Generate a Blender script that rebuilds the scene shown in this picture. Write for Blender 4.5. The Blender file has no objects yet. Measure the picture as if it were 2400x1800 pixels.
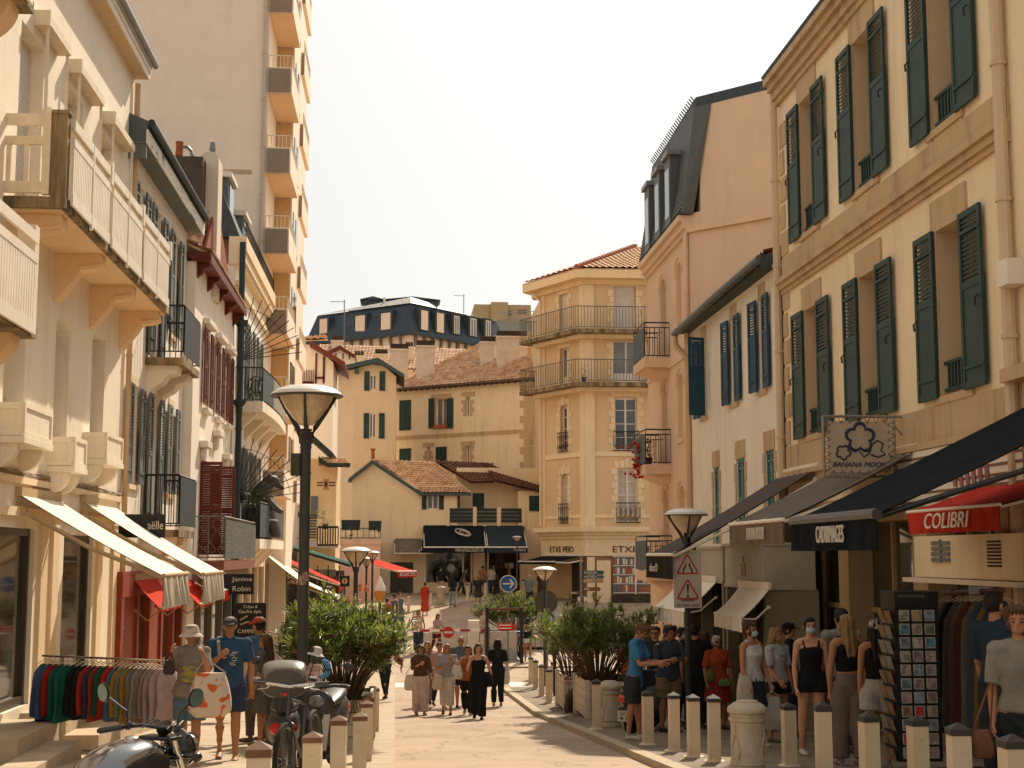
import bpy, math, random
from mathutils import Vector, Matrix, noise
import numpy as np
V = Vector
R = math.radians
random.seed(7)
sc = bpy.context.scene
# ---------------- camera, world, sun, exposure
FPX = 3333.0
TH, PS = math.atan(400/FPX), math.atan(0.078*math.cos(math.atan(400/FPX)))
cam = bpy.data.objects.new("camera", bpy.data.cameras.new("camera"))
sc.collection.objects.link(cam)
cam.rotation_euler = (R(90)+TH, 0, -PS)
cam.data.lens = 50.0; cam.data.sensor_width = 36
cam.data.clip_start = 0.2; cam.data.clip_end = 2500
sc.camera = cam
CM = cam.rotation_euler.to_matrix()
SUNV = V((0.35, 1.05, 1.0)).normalized()
w = bpy.data.worlds.new("World"); sc.world = w; w.use_nodes = True
nt = w.node_tree; bg = nt.nodes["Background"]
sky = nt.nodes.new("ShaderNodeTexSky"); sky.sky_type = 'NISHITA'; sky.sun_disc = False
sky.sun_elevation = math.asin(SUNV.z); sky.sun_rotation = math.atan2(SUNV.x, SUNV.y)
sky.air_density = 1.0; sky.dust_density = 4.0; sky.ozone_density = 1.0
hs = nt.nodes.new("ShaderNodeHueSaturation"); hs.inputs['Saturation'].default_value = 0.22
wm = nt.nodes.new("ShaderNodeMix"); wm.data_type = 'RGBA'; wm.blend_type = 'MULTIPLY'
wm.inputs[0].default_value = 1.0; wm.inputs[7].default_value = (1.0, 0.98, 0.92, 1)
nt.links.new(sky.outputs[0], hs.inputs['Color']); nt.links.new(hs.outputs[0], wm.inputs[6])
hz = nt.nodes.new("ShaderNodeMix"); hz.data_type = 'RGBA'; hz.inputs[0].default_value = 0.72; hz.inputs[7].default_value = (7.3, 7.25, 7.0, 1)
nt.links.new(wm.outputs[2], hz.inputs[6]); nt.links.new(hz.outputs[2], bg.inputs[0]); bg.inputs[1].default_value = 0.09
sl = bpy.data.objects.new("sun", bpy.data.lights.new("sun", 'SUN')); sc.collection.objects.link(sl)
sl.data.energy = 5.0; sl.data.angle = R(0.5); sl.data.color = (1.0, 0.86, 0.68)
sl.rotation_euler = (-SUNV).to_track_quat('-Z', 'Y').to_euler()
sc.view_settings.view_transform = 'Standard'; sc.view_settings.look = 'None'
sc.view_settings.gamma = 1.0; sc.view_settings.exposure = 0.38
sc.render.engine = 'CYCLES'
sc.cycles.max_bounces = 6; sc.cycles.diffuse_bounces = 4; sc.cycles.glossy_bounces = 3
sc.cycles.transparent_max_bounces = 8; sc.cycles.use_denoising = True
sc.cycles.sample_clamp_indirect = 4.0

# ---------------- pixel helpers (photo pixels -> world points on real planes)
def ray(px, py):
    return CM @ V(((px-1200)/FPX, (900-py)/FPX, -1.0))
def atY(px, py, Y):
    d = ray(px, py); return d*(Y/d.y)
def atX(px, py, X):
    d = ray(px, py); return d*(X/d.x)
GP = [(-60, 1.3), (-5, -1.0), (0, -1.33), (33, -3.64), (42, -4.0), (50, -4.1), (54, -4.03), (57, -3.83), (64, -3.4), (72, -2.95), (78, -2.6), (84, -2.3), (110, -1.4), (170, 0.0), (600, 2.0)]
def gz(Y):
    for (a, za), (b, zb) in zip(GP, GP[1:]):
        if Y <= b: return za+(zb-za)*(Y-a)/(b-a)
    return GP[-1][1]
def onG(px, py):
    d = ray(px, py); lo, hi = 5.0, 110.0
    for _ in range(50):
        m = (lo+hi)/2; p = d*(m/d.y)
        if p.z > gz(m): lo = m
        else: hi = m
    p = d*(lo/d.y); return V((p.x, p.y, gz(lo)))
def yx(px, X, py=1200): return atX(px, py, X).y        # Y of a pixel column on a facade plane X
def zx(px, py, X): return atX(px, py, X).z

# ---------------- materials
MC = {}
def mat(name, col, rough=0.8, col2=None, scale=3.0, bump=0.0, bscale=60.0, metal=0.0, spec=0.5, mix=(0.35, 0.7), stretch=None, emit=None, det=6, sheen=0, coat=0):
    if name in MC: return MC[name]
    m = bpy.data.materials.new(name); m.use_nodes = True; MC[name] = m
    n = m.node_tree; b = n.nodes["Principled BSDF"]
    b.inputs['Roughness'].default_value = rough; b.inputs['Metallic'].default_value = metal
    b.inputs['Specular IOR Level'].default_value = spec if (metal or rough < .42) else (.02 if 'canvas' in name or 'valance' in name else min(spec, .22))
    if coat: b.inputs['Coat Weight'].default_value = coat
    g = n.nodes.new("ShaderNodeNewGeometry"); mp = n.nodes.new("ShaderNodeMapping")
    if stretch: mp.inputs['Scale'].default_value = stretch
    n.links.new(g.outputs['Position'], mp.inputs[0])
    if col2 is None: col2 = tuple(c*0.86 for c in col)
    t = n.nodes.new("ShaderNodeTexNoise"); t.inputs['Scale'].default_value = scale; t.inputs['Detail'].default_value = det
    t.inputs['Roughness'].default_value = 0.65
    n.links.new(mp.outputs[0], t.inputs['Vector'])
    mr = n.nodes.new("ShaderNodeMapRange"); mr.inputs[1].default_value, mr.inputs[2].default_value = mix
    n.links.new(t.outputs['Fac'], mr.inputs[0])
    mx = n.nodes.new("ShaderNodeMix"); mx.data_type = 'RGBA'
    mx.inputs[6].default_value = (*col, 1); mx.inputs[7].default_value = (*col2, 1)
    n.links.new(mr.outputs[0], mx.inputs[0]); n.links.new(mx.outputs[2], b.inputs['Base Color'])
    if bump:
        t2 = n.nodes.new("ShaderNodeTexNoise"); t2.inputs['Scale'].default_value = bscale; t2.inputs['Detail'].default_value = 4
        n.links.new(g.outputs['Position'], t2.inputs['Vector'])
        bp = n.nodes.new("ShaderNodeBump"); bp.inputs['Strength'].default_value = bump; bp.inputs['Distance'].default_value = 0.02
        n.links.new(t2.outputs['Fac'], bp.inputs['Height']); n.links.new(bp.outputs[0], b.inputs['Normal'])
    if emit:
        b.inputs['Emission Color'].default_value = (*emit[0], 1); b.inputs['Emission Strength'].default_value = emit[1]
    m['mix'] = mx.name
    return m
def plaster(name, col, dirt=None, amt=0.55, bump=0.25):
    """wall plaster: soft large blotches plus rain streaks and stains with a shape of their own"""
    if name in MC: return MC[name]
    m = mat(name, col, 0.9, tuple(c*0.9 for c in col), 0.9, bump, 35.0, spec=0.2, mix=(0.3, 0.75))
    n = m.node_tree; b = n.nodes["Principled BSDF"]; mx = n.nodes[m['mix']]
    g = n.nodes.new("ShaderNodeNewGeometry"); mp = n.nodes.new("ShaderNodeMapping"); mp.inputs['Scale'].default_value = (2.6, 2.6, 0.32)
    n.links.new(g.outputs['Position'], mp.inputs[0])
    t = n.nodes.new("ShaderNodeTexNoise"); t.inputs['Scale'].default_value = 1.0; t.inputs['Detail'].default_value = 8; t.inputs['Roughness'].default_value = 0.7
    n.links.new(mp.outputs[0], t.inputs['Vector'])
    mr = n.nodes.new("ShaderNodeMapRange"); mr.inputs[1].default_value = 0.5; mr.inputs[2].default_value = 0.78; mr.inputs[4].default_value = amt
    n.links.new(t.outputs['Fac'], mr.inputs[0])
    m2 = n.nodes.new("ShaderNodeMix"); m2.data_type = 'RGBA'
    d = dirt or tuple(c*f for c, f in zip(col, (0.62, 0.56, 0.5)))
    m2.inputs[7].default_value = (*d, 1)
    n.links.new(mx.outputs[2], m2.inputs[6]); n.links.new(mr.outputs[0], m2.inputs[0]); n.links.new(m2.outputs[2], b.inputs['Base Color'])
    return m
def cloth(col, k=None):
    key = "cloth_%02x%02x%02x" % tuple(int(min(c, 1)*255) for c in col)
    return mat(key, col, 0.9, tuple(c*0.72 for c in col), 9.0, 0.3, 90.0, spec=0.15)
def glassclear(name):
    if name in MC: return MC[name]
    m = bpy.data.materials.new(name); m.use_nodes = True; MC[name] = m
    n = m.node_tree; n.nodes.remove(n.nodes["Principled BSDF"]); o = n.nodes["Material Output"]
    tr = n.nodes.new("ShaderNodeBsdfTransparent"); tr.inputs[0].default_value = (0.62, 0.66, 0.6, 1)
    gl = n.nodes.new("ShaderNodeBsdfGlossy"); gl.inputs['Roughness'].default_value = 0.03; gl.inputs[0].default_value = (0.9, 0.9, 0.9, 1)
    f = n.nodes.new("ShaderNodeFresnel"); f.inputs[0].default_value = 1.7
    a = n.nodes.new("ShaderNodeMixShader"); n.links.new(f.outputs[0], a.inputs[0]); n.links.new(tr.outputs[0], a.inputs[1]); n.links.new(gl.outputs[0], a.inputs[2])
    n.links.new(a.outputs[0], o.inputs[0]); return m

# ---------------- object helpers
WL = {}
WARP = None
WZ = 4.0; WD = 24.0
def wf(y, X):    # depth of the point of facade plane X (at height WZ) that the survey formula px = 940+3333*X/y puts in that column
    y0 = np.maximum(y, 6.0); q = (3333*X/y0-260)/3333; c, s, ct, st_ = math.cos(PS), math.sin(PS), math.cos(TH), math.sin(TH)
    return y*((X*c-q*(X*s*ct+WZ*st_))/(s+q*c*ct))/y0
def wz(z):       # the same for heights, surveyed as (1300-py)*y/3333 around 24 m away
    D = WD; return np.where(z > 0.3, D*np.tan(np.arctan(z/D-0.12)+TH)-D*math.tan(math.atan(.3/D-.12)+TH)+.3, z)
def root(name, loc, label, cat, group=None, rz=0.0, kind=None):
    if WARP: loc = V((loc[0], float(wf(loc[1], WARP)), float(wz(np.float64(loc[2])))))
    o = bpy.data.objects.new(name, None); sc.collection.objects.link(o)
    o.location = loc; o.rotation_euler = (0, 0, rz); o.empty_display_size = 0.2
    WL[o.name] = V(loc)
    tag(o, label, cat, group, kind); return o
def tag(o, label=None, cat=None, group=None, kind=None):
    if label: o['label'] = label
    if cat: o['category'] = cat
    if group: o['group'] = group
    if kind: o['kind'] = kind
    return o
class MB:
    def __init__(s): s.v = []; s.f = []; s.m = []
    def add(s, vs, fs, m=0):
        k = len(s.v); s.v += [tuple(v) for v in vs]
        for f in fs: s.f.append(tuple(i+k for i in f)); s.m.append(m)
    def box(s, x0, x1, y0, y1, z0, z1, m=0):
        s.add([(x0,y0,z0),(x1,y0,z0),(x1,y1,z0),(x0,y1,z0),(x0,y0,z1),(x1,y0,z1),(x1,y1,z1),(x0,y1,z1)],
              [(0,3,2,1),(4,5,6,7),(0,1,5,4),(1,2,6,5),(2,3,7,6),(3,0,4,7)], m); return s
    def fb(s, fr, u0, u1, w0, w1, z0, z1, m=0):
        P = [fr(u0,w0,z0),fr(u1,w0,z0),fr(u1,w1,z0),fr(u0,w1,z0),fr(u0,w0,z1),fr(u1,w0,z1),fr(u1,w1,z1),fr(u0,w1,z1)]
        s.add(P, [(0,3,2,1),(4,5,6,7),(0,1,5,4),(1,2,6,5),(2,3,7,6),(3,0,4,7)], m); return s
    def poly(s, pts, m=0): s.add(pts, [tuple(range(len(pts)))], m); return s
    def prism(s, pts, vec, m=0):
        n = len(pts); vec = V(vec); a = [V(p) for p in pts]; b = [p+vec for p in a]
        s.add(a+b, [tuple(range(n))[::-1], tuple(range(n, 2*n))]+[(i, (i+1) % n, n+(i+1) % n, n+i) for i in range(n)], m); return s
    def tube(s, pts, r, n=6, m=0, side=None):
        pts = [V(p) for p in pts]; N = len(pts)
        if not isinstance(r, (list, tuple)): r = [r]*N
        rings = []
        for i, p in enumerate(pts):
            t = (pts[min(i+1, N-1)]-pts[max(i-1, 0)]).normalized()
            ref = side or (V((0,0,1)) if abs(t.z) < 0.95 else V((1,0,0)))
            a = ref.cross(t)
            if a.length < 1e-4: a = V((0,1,0)).cross(t)
            a.normalize(); b = t.cross(a)
            ra = r[i] if isinstance(r[i], (list, tuple)) else (r[i], r[i])
            rings.append([p+a*(ra[0]*math.cos(2*math.pi*k/n))+b*(ra[1]*math.sin(2*math.pi*k/n)) for k in range(n)])
        vs = [q for g in rings for q in g]; fs = []
        for i in range(N-1):
            for k in range(n): fs.append((i*n+k, i*n+(k+1) % n, (i+1)*n+(k+1) % n, (i+1)*n+k))
        fs.append(tuple(range(n))[::-1]); fs.append(tuple((N-1)*n+k for k in range(n)))
        s.add(vs, fs, m); return s
    def lathe(s, c, prof, n=16, m=0, axis=None):
        c = V(c); ax = V(axis or (0,0,1)).normalized(); a = V((1,0,0)) if abs(ax.x) < 0.9 else V((0,1,0))
        a = (a-ax*a.dot(ax)).normalized(); b = ax.cross(a); vs = []; fs = []
        for (r, z) in prof:
            for k in range(n): vs.append(c+ax*z+a*(r*math.cos(2*math.pi*k/n))+b*(r*math.sin(2*math.pi*k/n)))
        for i in range(len(prof)-1):
            for k in range(n): fs.append((i*n+k, i*n+(k+1) % n, (i+1)*n+(k+1) % n, (i+1)*n+k))
        if prof[0][0] > 1e-4: fs.append(tuple(range(n))[::-1])
        if prof[-1][0] > 1e-4: fs.append(tuple((len(prof)-1)*n+k for k in range(n)))
        s.add(vs, fs, m); return s
    def ell(s, c, r, n=12, k=8, m=0, rot=None):
        c = V(c); vs = []; fs = []
        for i in range(k+1):
            ph = math.pi*i/k
            for j in range(n):
                th = 2*math.pi*j/n
                q = V((r[0]*math.sin(ph)*math.cos(th), r[1]*math.sin(ph)*math.sin(th), r[2]*math.cos(ph)))
                if rot: q = rot @ q
                vs.append(c+q)
        for i in range(k):
            for j in range(n): fs.append((i*n+j, (i+1)*n+j, (i+1)*n+(j+1) % n, i*n+(j+1) % n))
        s.add(vs, fs, m); return s
    def build(s, name, mats, parent=None, loc=None, smooth=False, bevel=0.0, label=None, cat=None, group=None, kind=None, local=False):
        me = bpy.data.meshes.new(name)
        o = bpy.data.objects.new(name, me)
        if parent is not None:
            off = V((0,0,0)) if local else WL[parent.name]
            o.parent = parent; WL[o.name] = WL[parent.name]
        else:
            off = V(loc) if loc is not None else V((0,0,0))
            if WARP: off = V((off.x, float(wf(off.y, WARP)), float(wz(np.float64(off.z)))))
            if loc is not None: o.location = off
            WL[o.name] = off
        if local: off = V((0,0,0))
        A = np.array(s.v, dtype=float).reshape(-1, 3)
        if WARP and not local: A[:,1] = wf(A[:,1], WARP); A[:,2] = wz(A[:,2])
        A = A-np.array(off)
        me.from_pydata(A.tolist(), [], s.f)
        if not isinstance(mats, (list, tuple)): mats = [mats]
        for mm in mats: me.materials.append(mm)
        if len(mats) > 1: me.polygons.foreach_set('material_index', s.m)
        if smooth:
            me.polygons.foreach_set('use_smooth', [True]*len(me.polygons))
        me.update()
        sc.collection.objects.link(o)
        if smooth is True or smooth == 'auto':
            try: me.set_sharp_from_angle(angle=R(40))
            except Exception: pass
        if bevel:
            bv = o.modifiers.new('b', 'BEVEL'); bv.width = bevel; bv.segments = 2; bv.limit_method = 'ANGLE'
        tag(o, label, cat, group, kind); return o
def frame(org, u, n):
    org, u, n = V(org), V(u).normalized(), V(n).normalized()
    def fr(a, b, c): return org+u*a+n*b+V((0,0,c))
    fr.u = u; fr.n = n; return fr
FL = lambda X: frame((X,0,0), (0,1,0), (1,0,0))     # left-side facades (u = Y, outwards = +X)
FR = lambda X: frame((X,0,0), (0,1,0), (-1,0,0))    # right-side facades
FC = lambda Y: frame((0,Y,0), (1,0,0), (0,-1,0))    # facades facing the camera

def curve_text(s, font_shear=0.0, extr=0.01, offset=0.0):
    c = bpy.data.curves.new('t', 'FONT'); c.body = s; c.size = 1; c.extrude = extr; c.shear = font_shear; c.offset = offset
    c.resolution_u = 3
    o = bpy.data.objects.new('t', c); me = bpy.data.meshes.new_from_object(o)
    vs = [tuple(v.co) for v in me.vertices]; fs = [tuple(p.vertices) for p in me.polygons]
    bpy.data.objects.remove(o); bpy.data.curves.remove(c); bpy.data.meshes.remove(me)
    return vs, fs
def lettering(parent, s, org, right, up, width, height=None, m=None, shear=0.0, name='lettering', depth=0.012, offset=0.0, local=False):
    """real raised letters fitted to width x height, lower left corner at org"""
    vs, fs = curve_text(s, shear, 0.5, offset)
    A = np.array(vs); x0, x1 = A[:,0].min(), A[:,0].max(); y0, y1 = A[:,1].min(), A[:,1].max()
    sx = width/(x1-x0); sy = sx if height is None else height/(y1-y0)
    r, u = V(right).normalized(), V(up).normalized(); n = r.cross(u); o = V(org)
    mb = MB(); mb.add([o+r*((a-x0)*sx)+u*((b-y0)*sy)+n*(depth*(1.0 if c > 0 else 0.0)) for a, b, c in vs], fs)
    return mb.build(name, m, parent, local=local)

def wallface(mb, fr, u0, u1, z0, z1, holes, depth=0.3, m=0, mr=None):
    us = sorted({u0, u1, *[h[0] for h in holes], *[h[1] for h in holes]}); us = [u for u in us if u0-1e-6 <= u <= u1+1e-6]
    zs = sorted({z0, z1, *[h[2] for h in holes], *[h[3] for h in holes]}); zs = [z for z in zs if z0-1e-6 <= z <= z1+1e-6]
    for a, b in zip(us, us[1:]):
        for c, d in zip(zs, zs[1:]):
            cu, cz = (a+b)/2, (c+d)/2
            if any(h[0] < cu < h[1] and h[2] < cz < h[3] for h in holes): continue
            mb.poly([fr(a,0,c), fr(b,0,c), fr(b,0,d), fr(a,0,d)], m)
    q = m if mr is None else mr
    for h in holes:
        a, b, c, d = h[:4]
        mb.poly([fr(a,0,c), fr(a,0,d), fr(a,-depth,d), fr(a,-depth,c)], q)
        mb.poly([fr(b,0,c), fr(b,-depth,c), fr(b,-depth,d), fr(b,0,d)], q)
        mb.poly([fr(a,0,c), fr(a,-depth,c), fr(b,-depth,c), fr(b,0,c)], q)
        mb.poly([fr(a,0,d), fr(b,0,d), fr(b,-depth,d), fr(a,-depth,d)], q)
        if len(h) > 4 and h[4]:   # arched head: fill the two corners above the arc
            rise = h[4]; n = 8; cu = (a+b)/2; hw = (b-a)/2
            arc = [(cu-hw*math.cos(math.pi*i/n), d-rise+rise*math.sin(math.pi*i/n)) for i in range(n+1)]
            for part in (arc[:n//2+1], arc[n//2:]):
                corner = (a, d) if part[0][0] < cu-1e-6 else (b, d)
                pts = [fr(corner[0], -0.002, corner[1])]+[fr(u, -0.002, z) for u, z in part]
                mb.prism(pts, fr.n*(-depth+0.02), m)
def window(parent, fr, u0, u1, z0, z1, mf, mg, recess=0.18, cols=2, rows=3, t=0.055, arch=0, name='window', blind=None, blindfrac=1.0, curtain=None, panel=0.0):
    mb = MB(); w = -recess; d = 0.05
    mb.fb(fr, u0, u0+t, w-d, w, z0, z1).fb(fr, u1-t, u1, w-d, w, z0, z1)
    mb.fb(fr, u0+t, u1-t, w-d, w-0.002, z0, z0+t*1.4).fb(fr, u0+t, u1-t, w-d, w-0.002, z1-t-arch*0.5, z1)
    for i in range(1, cols):
        c = u0+(u1-u0)*i/cols; mb.fb(fr, c-t*0.7, c+t*0.7, w-d, w+0.006, z0+t, z1-t)
    for j in range(1, rows):
        c = z0+(z1-z0)*j/rows; mb.fb(fr, u0+t, u1-t, w-d*0.8, w-0.008, c-t*0.3, c+t*0.3)
    if panel: mb.fb(fr, u0+t, u1-t, w-d, w-0.004, z0+t, z0+t+panel)
    o = mb.build(name, mf, parent)
    g = MB(); g.poly([fr(u0+t*.5, w-0.035, z0+t*.5), fr(u1-t*.5, w-0.035, z0+t*.5), fr(u1-t*.5, w-0.035, z1-t*.5), fr(u0+t*.5, w-0.035, z1-t*.5)])
    g.build('pane', mg, o)
    if blind:
        b = MB(); zb = z1-(z1-z0)*blindfrac; n = max(3, int((z1-zb)/0.06))
        for i in range(n): b.fb(fr, u0+0.02, u1-0.02, w+0.01, w+0.028, zb+(z1-zb)*i/n+0.004, zb+(z1-zb)*(i+1)/n)
        b.build('roller_blind', blind, o)
    if curtain:
        b = MB(); n = 12
        for i in range(n):
            a0 = u0+t+(u1-u0-2*t)*i/n; a1 = u0+t+(u1-u0-2*t)*(i+1)/n; s0 = 0.012*(i % 2)
            b.poly([fr(a0, w-0.031+s0*.3, z0+t), fr(a1, w-0.031+(0.012-s0)*.3, z0+t), fr(a1, w-0.031+(0.012-s0)*.3, z1-t), fr(a0, w-0.031+s0*.3, z1-t)])
        b.build('curtain', curtain, o)
    return o
def shutter(parent, fr, ua, ub, z0, z1, m, w0=0.05, louver=1.0, lz0=None, ang=0.0, hinge=None, name='shutter', iron=None):
    """leaf lying between ua and ub; louvred over the top part; ang swings it out from the hinge edge"""
    hinge = ua if hinge is None else hinge
    ca, sa = math.cos(ang), math.sin(ang)
    def g(u, ww, z):
        du = u-hinge; return fr(hinge+du*ca, w0+abs(du)*sa+ww*ca, z)
    g.u, g.n = fr.u, fr.n
    mb = MB(); t = min(0.07, (ub-ua)*0.18); th = 0.04
    mb.fb(g, ua, ua+t, 0, th, z0, z1).fb(g, ub-t, ub, 0, th, z0, z1)
    mb.fb(g, ua+t, ub-t, 0.001, th-0.002, z0, z0+0.09).fb(g, ua+t, ub-t, 0.001, th-0.002, z1-0.08, z1)
    zl = z1-(z1-z0)*louver
    if louver < 1:
        mb.fb(g, ua+t, ub-t, 0.001, th-0.002, zl-0.04, zl+0.04); mb.fb(g, ua+t, ub-t, 0.006, th-0.012, z0+0.09, zl-0.04)
        zl += 0.04
    else:
        zm = (z0+z1)/2; mb.fb(g, ua+t, ub-t, 0.001, th-0.002, zm-0.05, zm+0.05); zl = z0+0.09
    n = max(5, int((z1-0.08-zl)/0.055)); st = (z1-0.08-zl)/n
    for i in range(n):
        z = zl+i*st
        mb.add([g(ua+t, 0.034, z), g(ub-t, 0.034, z), g(ub-t, 0.006, z+st*0.8), g(ua+t, 0.006, z+st*0.8),
                g(ua+t, 0.028, z-0.004), g(ub-t, 0.028, z-0.004), g(ub-t, 0.001, z+st*0.75), g(ua+t, 0.001, z+st*0.75)],
               [(0,1,2,3), (7,6,5,4), (0,4,5,1), (3,2,6,7)])
    for z in (z0+(z1-z0)*0.12, z0+(z1-z0)*0.88): mb.fb(g, ua+0.01, ub-0.02, th, th+0.008, z-0.02, z+0.02)
    return mb.build(name, m, parent)
def barrail(mb, a, b, h, sp=0.11, r=0.009, top=0.02, bot=0.08, m=0):
    a, b = V(a), V(b); L = (b-a).length; n = max(1, int(L/sp)); up = V((0,0,1))
    mb.tube([a+up*h, b+up*h], top, 4, m); mb.tube([a+up*bot, b+up*bot], r*1.3, 4, m)
    for i in range(n+1):
        p = a.lerp(b, i/n); mb.tube([p+up*bot, p+up*h], r, 4, m)
def pipe(parent, pts, r, m, name='downpipe', n=8):
    mb = MB(); mb.tube(pts, r, n)
    p0, p1 = V(pts[0]), V(pts[-1]); k = int((p0-p1).length/1.8)
    for i in range(1, k+1):
        q = p0.lerp(p1, i/(k+1)); 
        if len(pts) == 2: mb.lathe(q-V((0,0,.02)), [(r*1.25, 0), (r*1.25, 0.05)], n)
    return mb.build(name, m, parent, smooth=True)
def tileroof(mb, A, B, C, D, tw=0.24, tl=0.36, amp=0.045, m=0, lift=0.0):
    """A,B = eave ends, C,D = ridge ends (D above A): wavy pantiles in overlapping courses"""
    A, B, C, D = V(A), V(B), V(C), V(D); nrm = (B-A).cross(D-A).normalized()
    if nrm.z < 0: nrm = -nrm
    L = ((B-A).length+(C-D).length)/2; S = ((D-A).length+(C-B).length)/2
    nu = max(2, int(L/tw))*4; nr = max(1, int(S/tl)); vs = []; fs = []
    for j in range(nr):
        for e in (0, 1):
            t = (j+e)/nr
            for i in range(nu+1):
                s_ = i/nu; p = A.lerp(B, s_).lerp(D.lerp(C, s_), t)
                hgt = amp*0.5*(1+math.cos(2*math.pi*i/4))+(0.055 if e == 0 else 0.0)+0.008*noise.noise(p*1.7)
                vs.append(p+nrm*(hgt+lift))
        k = j*2*(nu+1)
        for i in range(nu): fs.append((k+i, k+i+1, k+nu+1+i+1, k+nu+1+i))
        if j: 
            for i in range(nu): fs.append((k-nu-1+i, k-nu-1+i+1, k+i+1, k+i))
    for i in range(nu):   # closing lip under the first course
        pass
    mb.add(vs, fs, m)
    a0, b0, c0, d0 = [p-nrm*0.06 for p in (A, B, C, D)]
    mb.add([A, B, C, D, a0, b0, c0, d0], [(4,7,6,5), (0,4,5,1), (1,5,6,2), (2,6,7,3), (3,7,4,0)], m)
# ---------------- palette
cream = plaster('cream_plaster', (0.88,0.70,0.46)); cream2 = plaster('pale_plaster', (0.88,0.77,0.61)); pinkw = plaster('pink_plaster', (0.86,0.66,0.49), amt=0.3)
whitew = plaster('white_plaster', (0.88,0.79,0.66), amt=0.35); ochre = plaster('ochre_plaster', (0.84,0.63,0.36)); towerw = plaster('tower_plaster', (0.90,0.73,0.56), amt=0.22)
stone = plaster('sandstone', (0.58,0.40,0.23), (0.20,0.14,0.08), amt=0.85, bump=0.5); stonel = plaster('light_stone', (0.84,0.66,0.43), amt=0.5)
trimw = mat('white_paint', (0.82,0.74,0.62), 0.5, (0.74,0.65,0.52), 2.0); woodw = mat('cream_wood', (0.78,0.66,0.5), 0.6, (0.66,0.54,0.38), 5.0)
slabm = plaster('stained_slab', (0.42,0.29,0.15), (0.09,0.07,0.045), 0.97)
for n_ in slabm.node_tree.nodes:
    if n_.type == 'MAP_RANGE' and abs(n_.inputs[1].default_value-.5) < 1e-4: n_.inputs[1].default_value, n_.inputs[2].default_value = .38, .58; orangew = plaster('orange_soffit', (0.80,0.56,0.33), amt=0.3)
shG = mat('green_shutter_paint', (0.028,0.062,0.052), 0.55, (0.02,0.045,0.038), 4); shB = mat('blue_shutter_paint', (0.02,0.07,0.11), 0.55, (0.015,0.05,0.085), 4)
shT = mat('teal_shutter_paint', (0.07,0.2,0.2), 0.5, (0.05,0.15,0.16), 5); shGr = mat('grey_blue_paint', (0.16,0.18,0.17), 0.5, (0.11,0.13,0.125), 4)
shR = mat('oxblood_paint', (0.16,0.035,0.022), 0.5, (0.12,0.025,0.016), 4); tile = mat('clay_tile', (0.46,0.25,0.14), 0.85, (0.66,0.46,0.30), 2.2, 0.2, 30, mix=(0.4, 0.62), det=10)
tiled = mat('dark_and_shaded_tile', (0.20,0.085,0.05), 0.85, (0.12,0.055,0.04), 2.5, mix=(0.4, 0.62), det=10)  # dark tile, also the shaded copy of the clay tile on the far lean-to roof
slate = mat('slate', (0.045,0.055,0.065), 0.55, (0.075,0.085,0.09), 6.0); zinc = mat('zinc', (0.22,0.23,0.22), 0.45, (0.15,0.16,0.155), 2.0, metal=0.3)
iron = mat('dark_iron', (0.025,0.027,0.025), 0.5); ironG = mat('green_iron', (0.03,0.05,0.05), 0.5); greyi = mat('grey_iron', (0.2,0.19,0.17), 0.5)
gdark = mat('window_glass', (0.045,0.047,0.04), 0.06, (0.08,0.078,0.06), 0.8, spec=0.9, det=2); gshop = mat('shop_glass', (0.028,0.027,0.02), 0.04, (0.075,0.065,0.04), 0.5, spec=0.9, det=3)
gblue = mat('bluish_glass', (0.12,0.13,0.13), 0.08, (0.2,0.2,0.18), 0.6, spec=0.8, det=2)
blindm = mat('blind_slat', (0.68,0.62,0.54), 0.6); curt = mat('net_curtain', (0.6,0.54,0.45), 0.9, (0.42,0.38,0.32), 8, stretch=(4,4,0.3))
darkin = mat('dark_interior', (0.05,0.04,0.028), 0.9); redp = mat('red_shop_paint', (0.30,0.055,0.022), 0.5, (0.22,0.04,0.018), 3)
whitecan = mat('cream_canvas', (0.85,0.78,0.65), 0.85, (0.78,0.7,0.56), 3, 0.1); greycan = mat('dirty_valance', (0.45,0.40,0.33), 0.9, (0.68,0.6,0.48), 12, 0.2, stretch=(1,6,0.4))
redcan = mat('red_canvas', (0.54,0.05,0.03), 0.8, (0.44,0.04,0.025), 4); blackcan = mat('navy_canvas', (0.012,0.015,0.018), 0.95, (0.018,0.022,0.026), 3, 0.1)
browncan = mat('brown_canvas', (0.20,0.15,0.11), 0.85, (0.15,0.11,0.08), 3, 0.1, stretch=(1,7,1)); tealcan = mat('turquoise_canvas', (0.2,0.5,0.46), 0.8)
goldm = mat('gold_arm', (0.35,0.2,0.07), 0.4, metal=0.4); chrome = mat('chrome', (0.6,0.58,0.54), 0.18, metal=1.0); blackp = mat('black_plastic', (0.02,0.02,0.02), 0.4, (0.03,0.03,0.03))
signk = mat('black_sign', (0.012,0.013,0.012), 0.5, (0.016,0.017,0.016)); letw = mat('white_lettering', (0.62,0.56,0.46), 0.6); letb = mat('pale_white_lettering', (0.85,0.78,0.68), 0.6)
soil = mat('soil', (0.06,0.04,0.025), 0.95)
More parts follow.
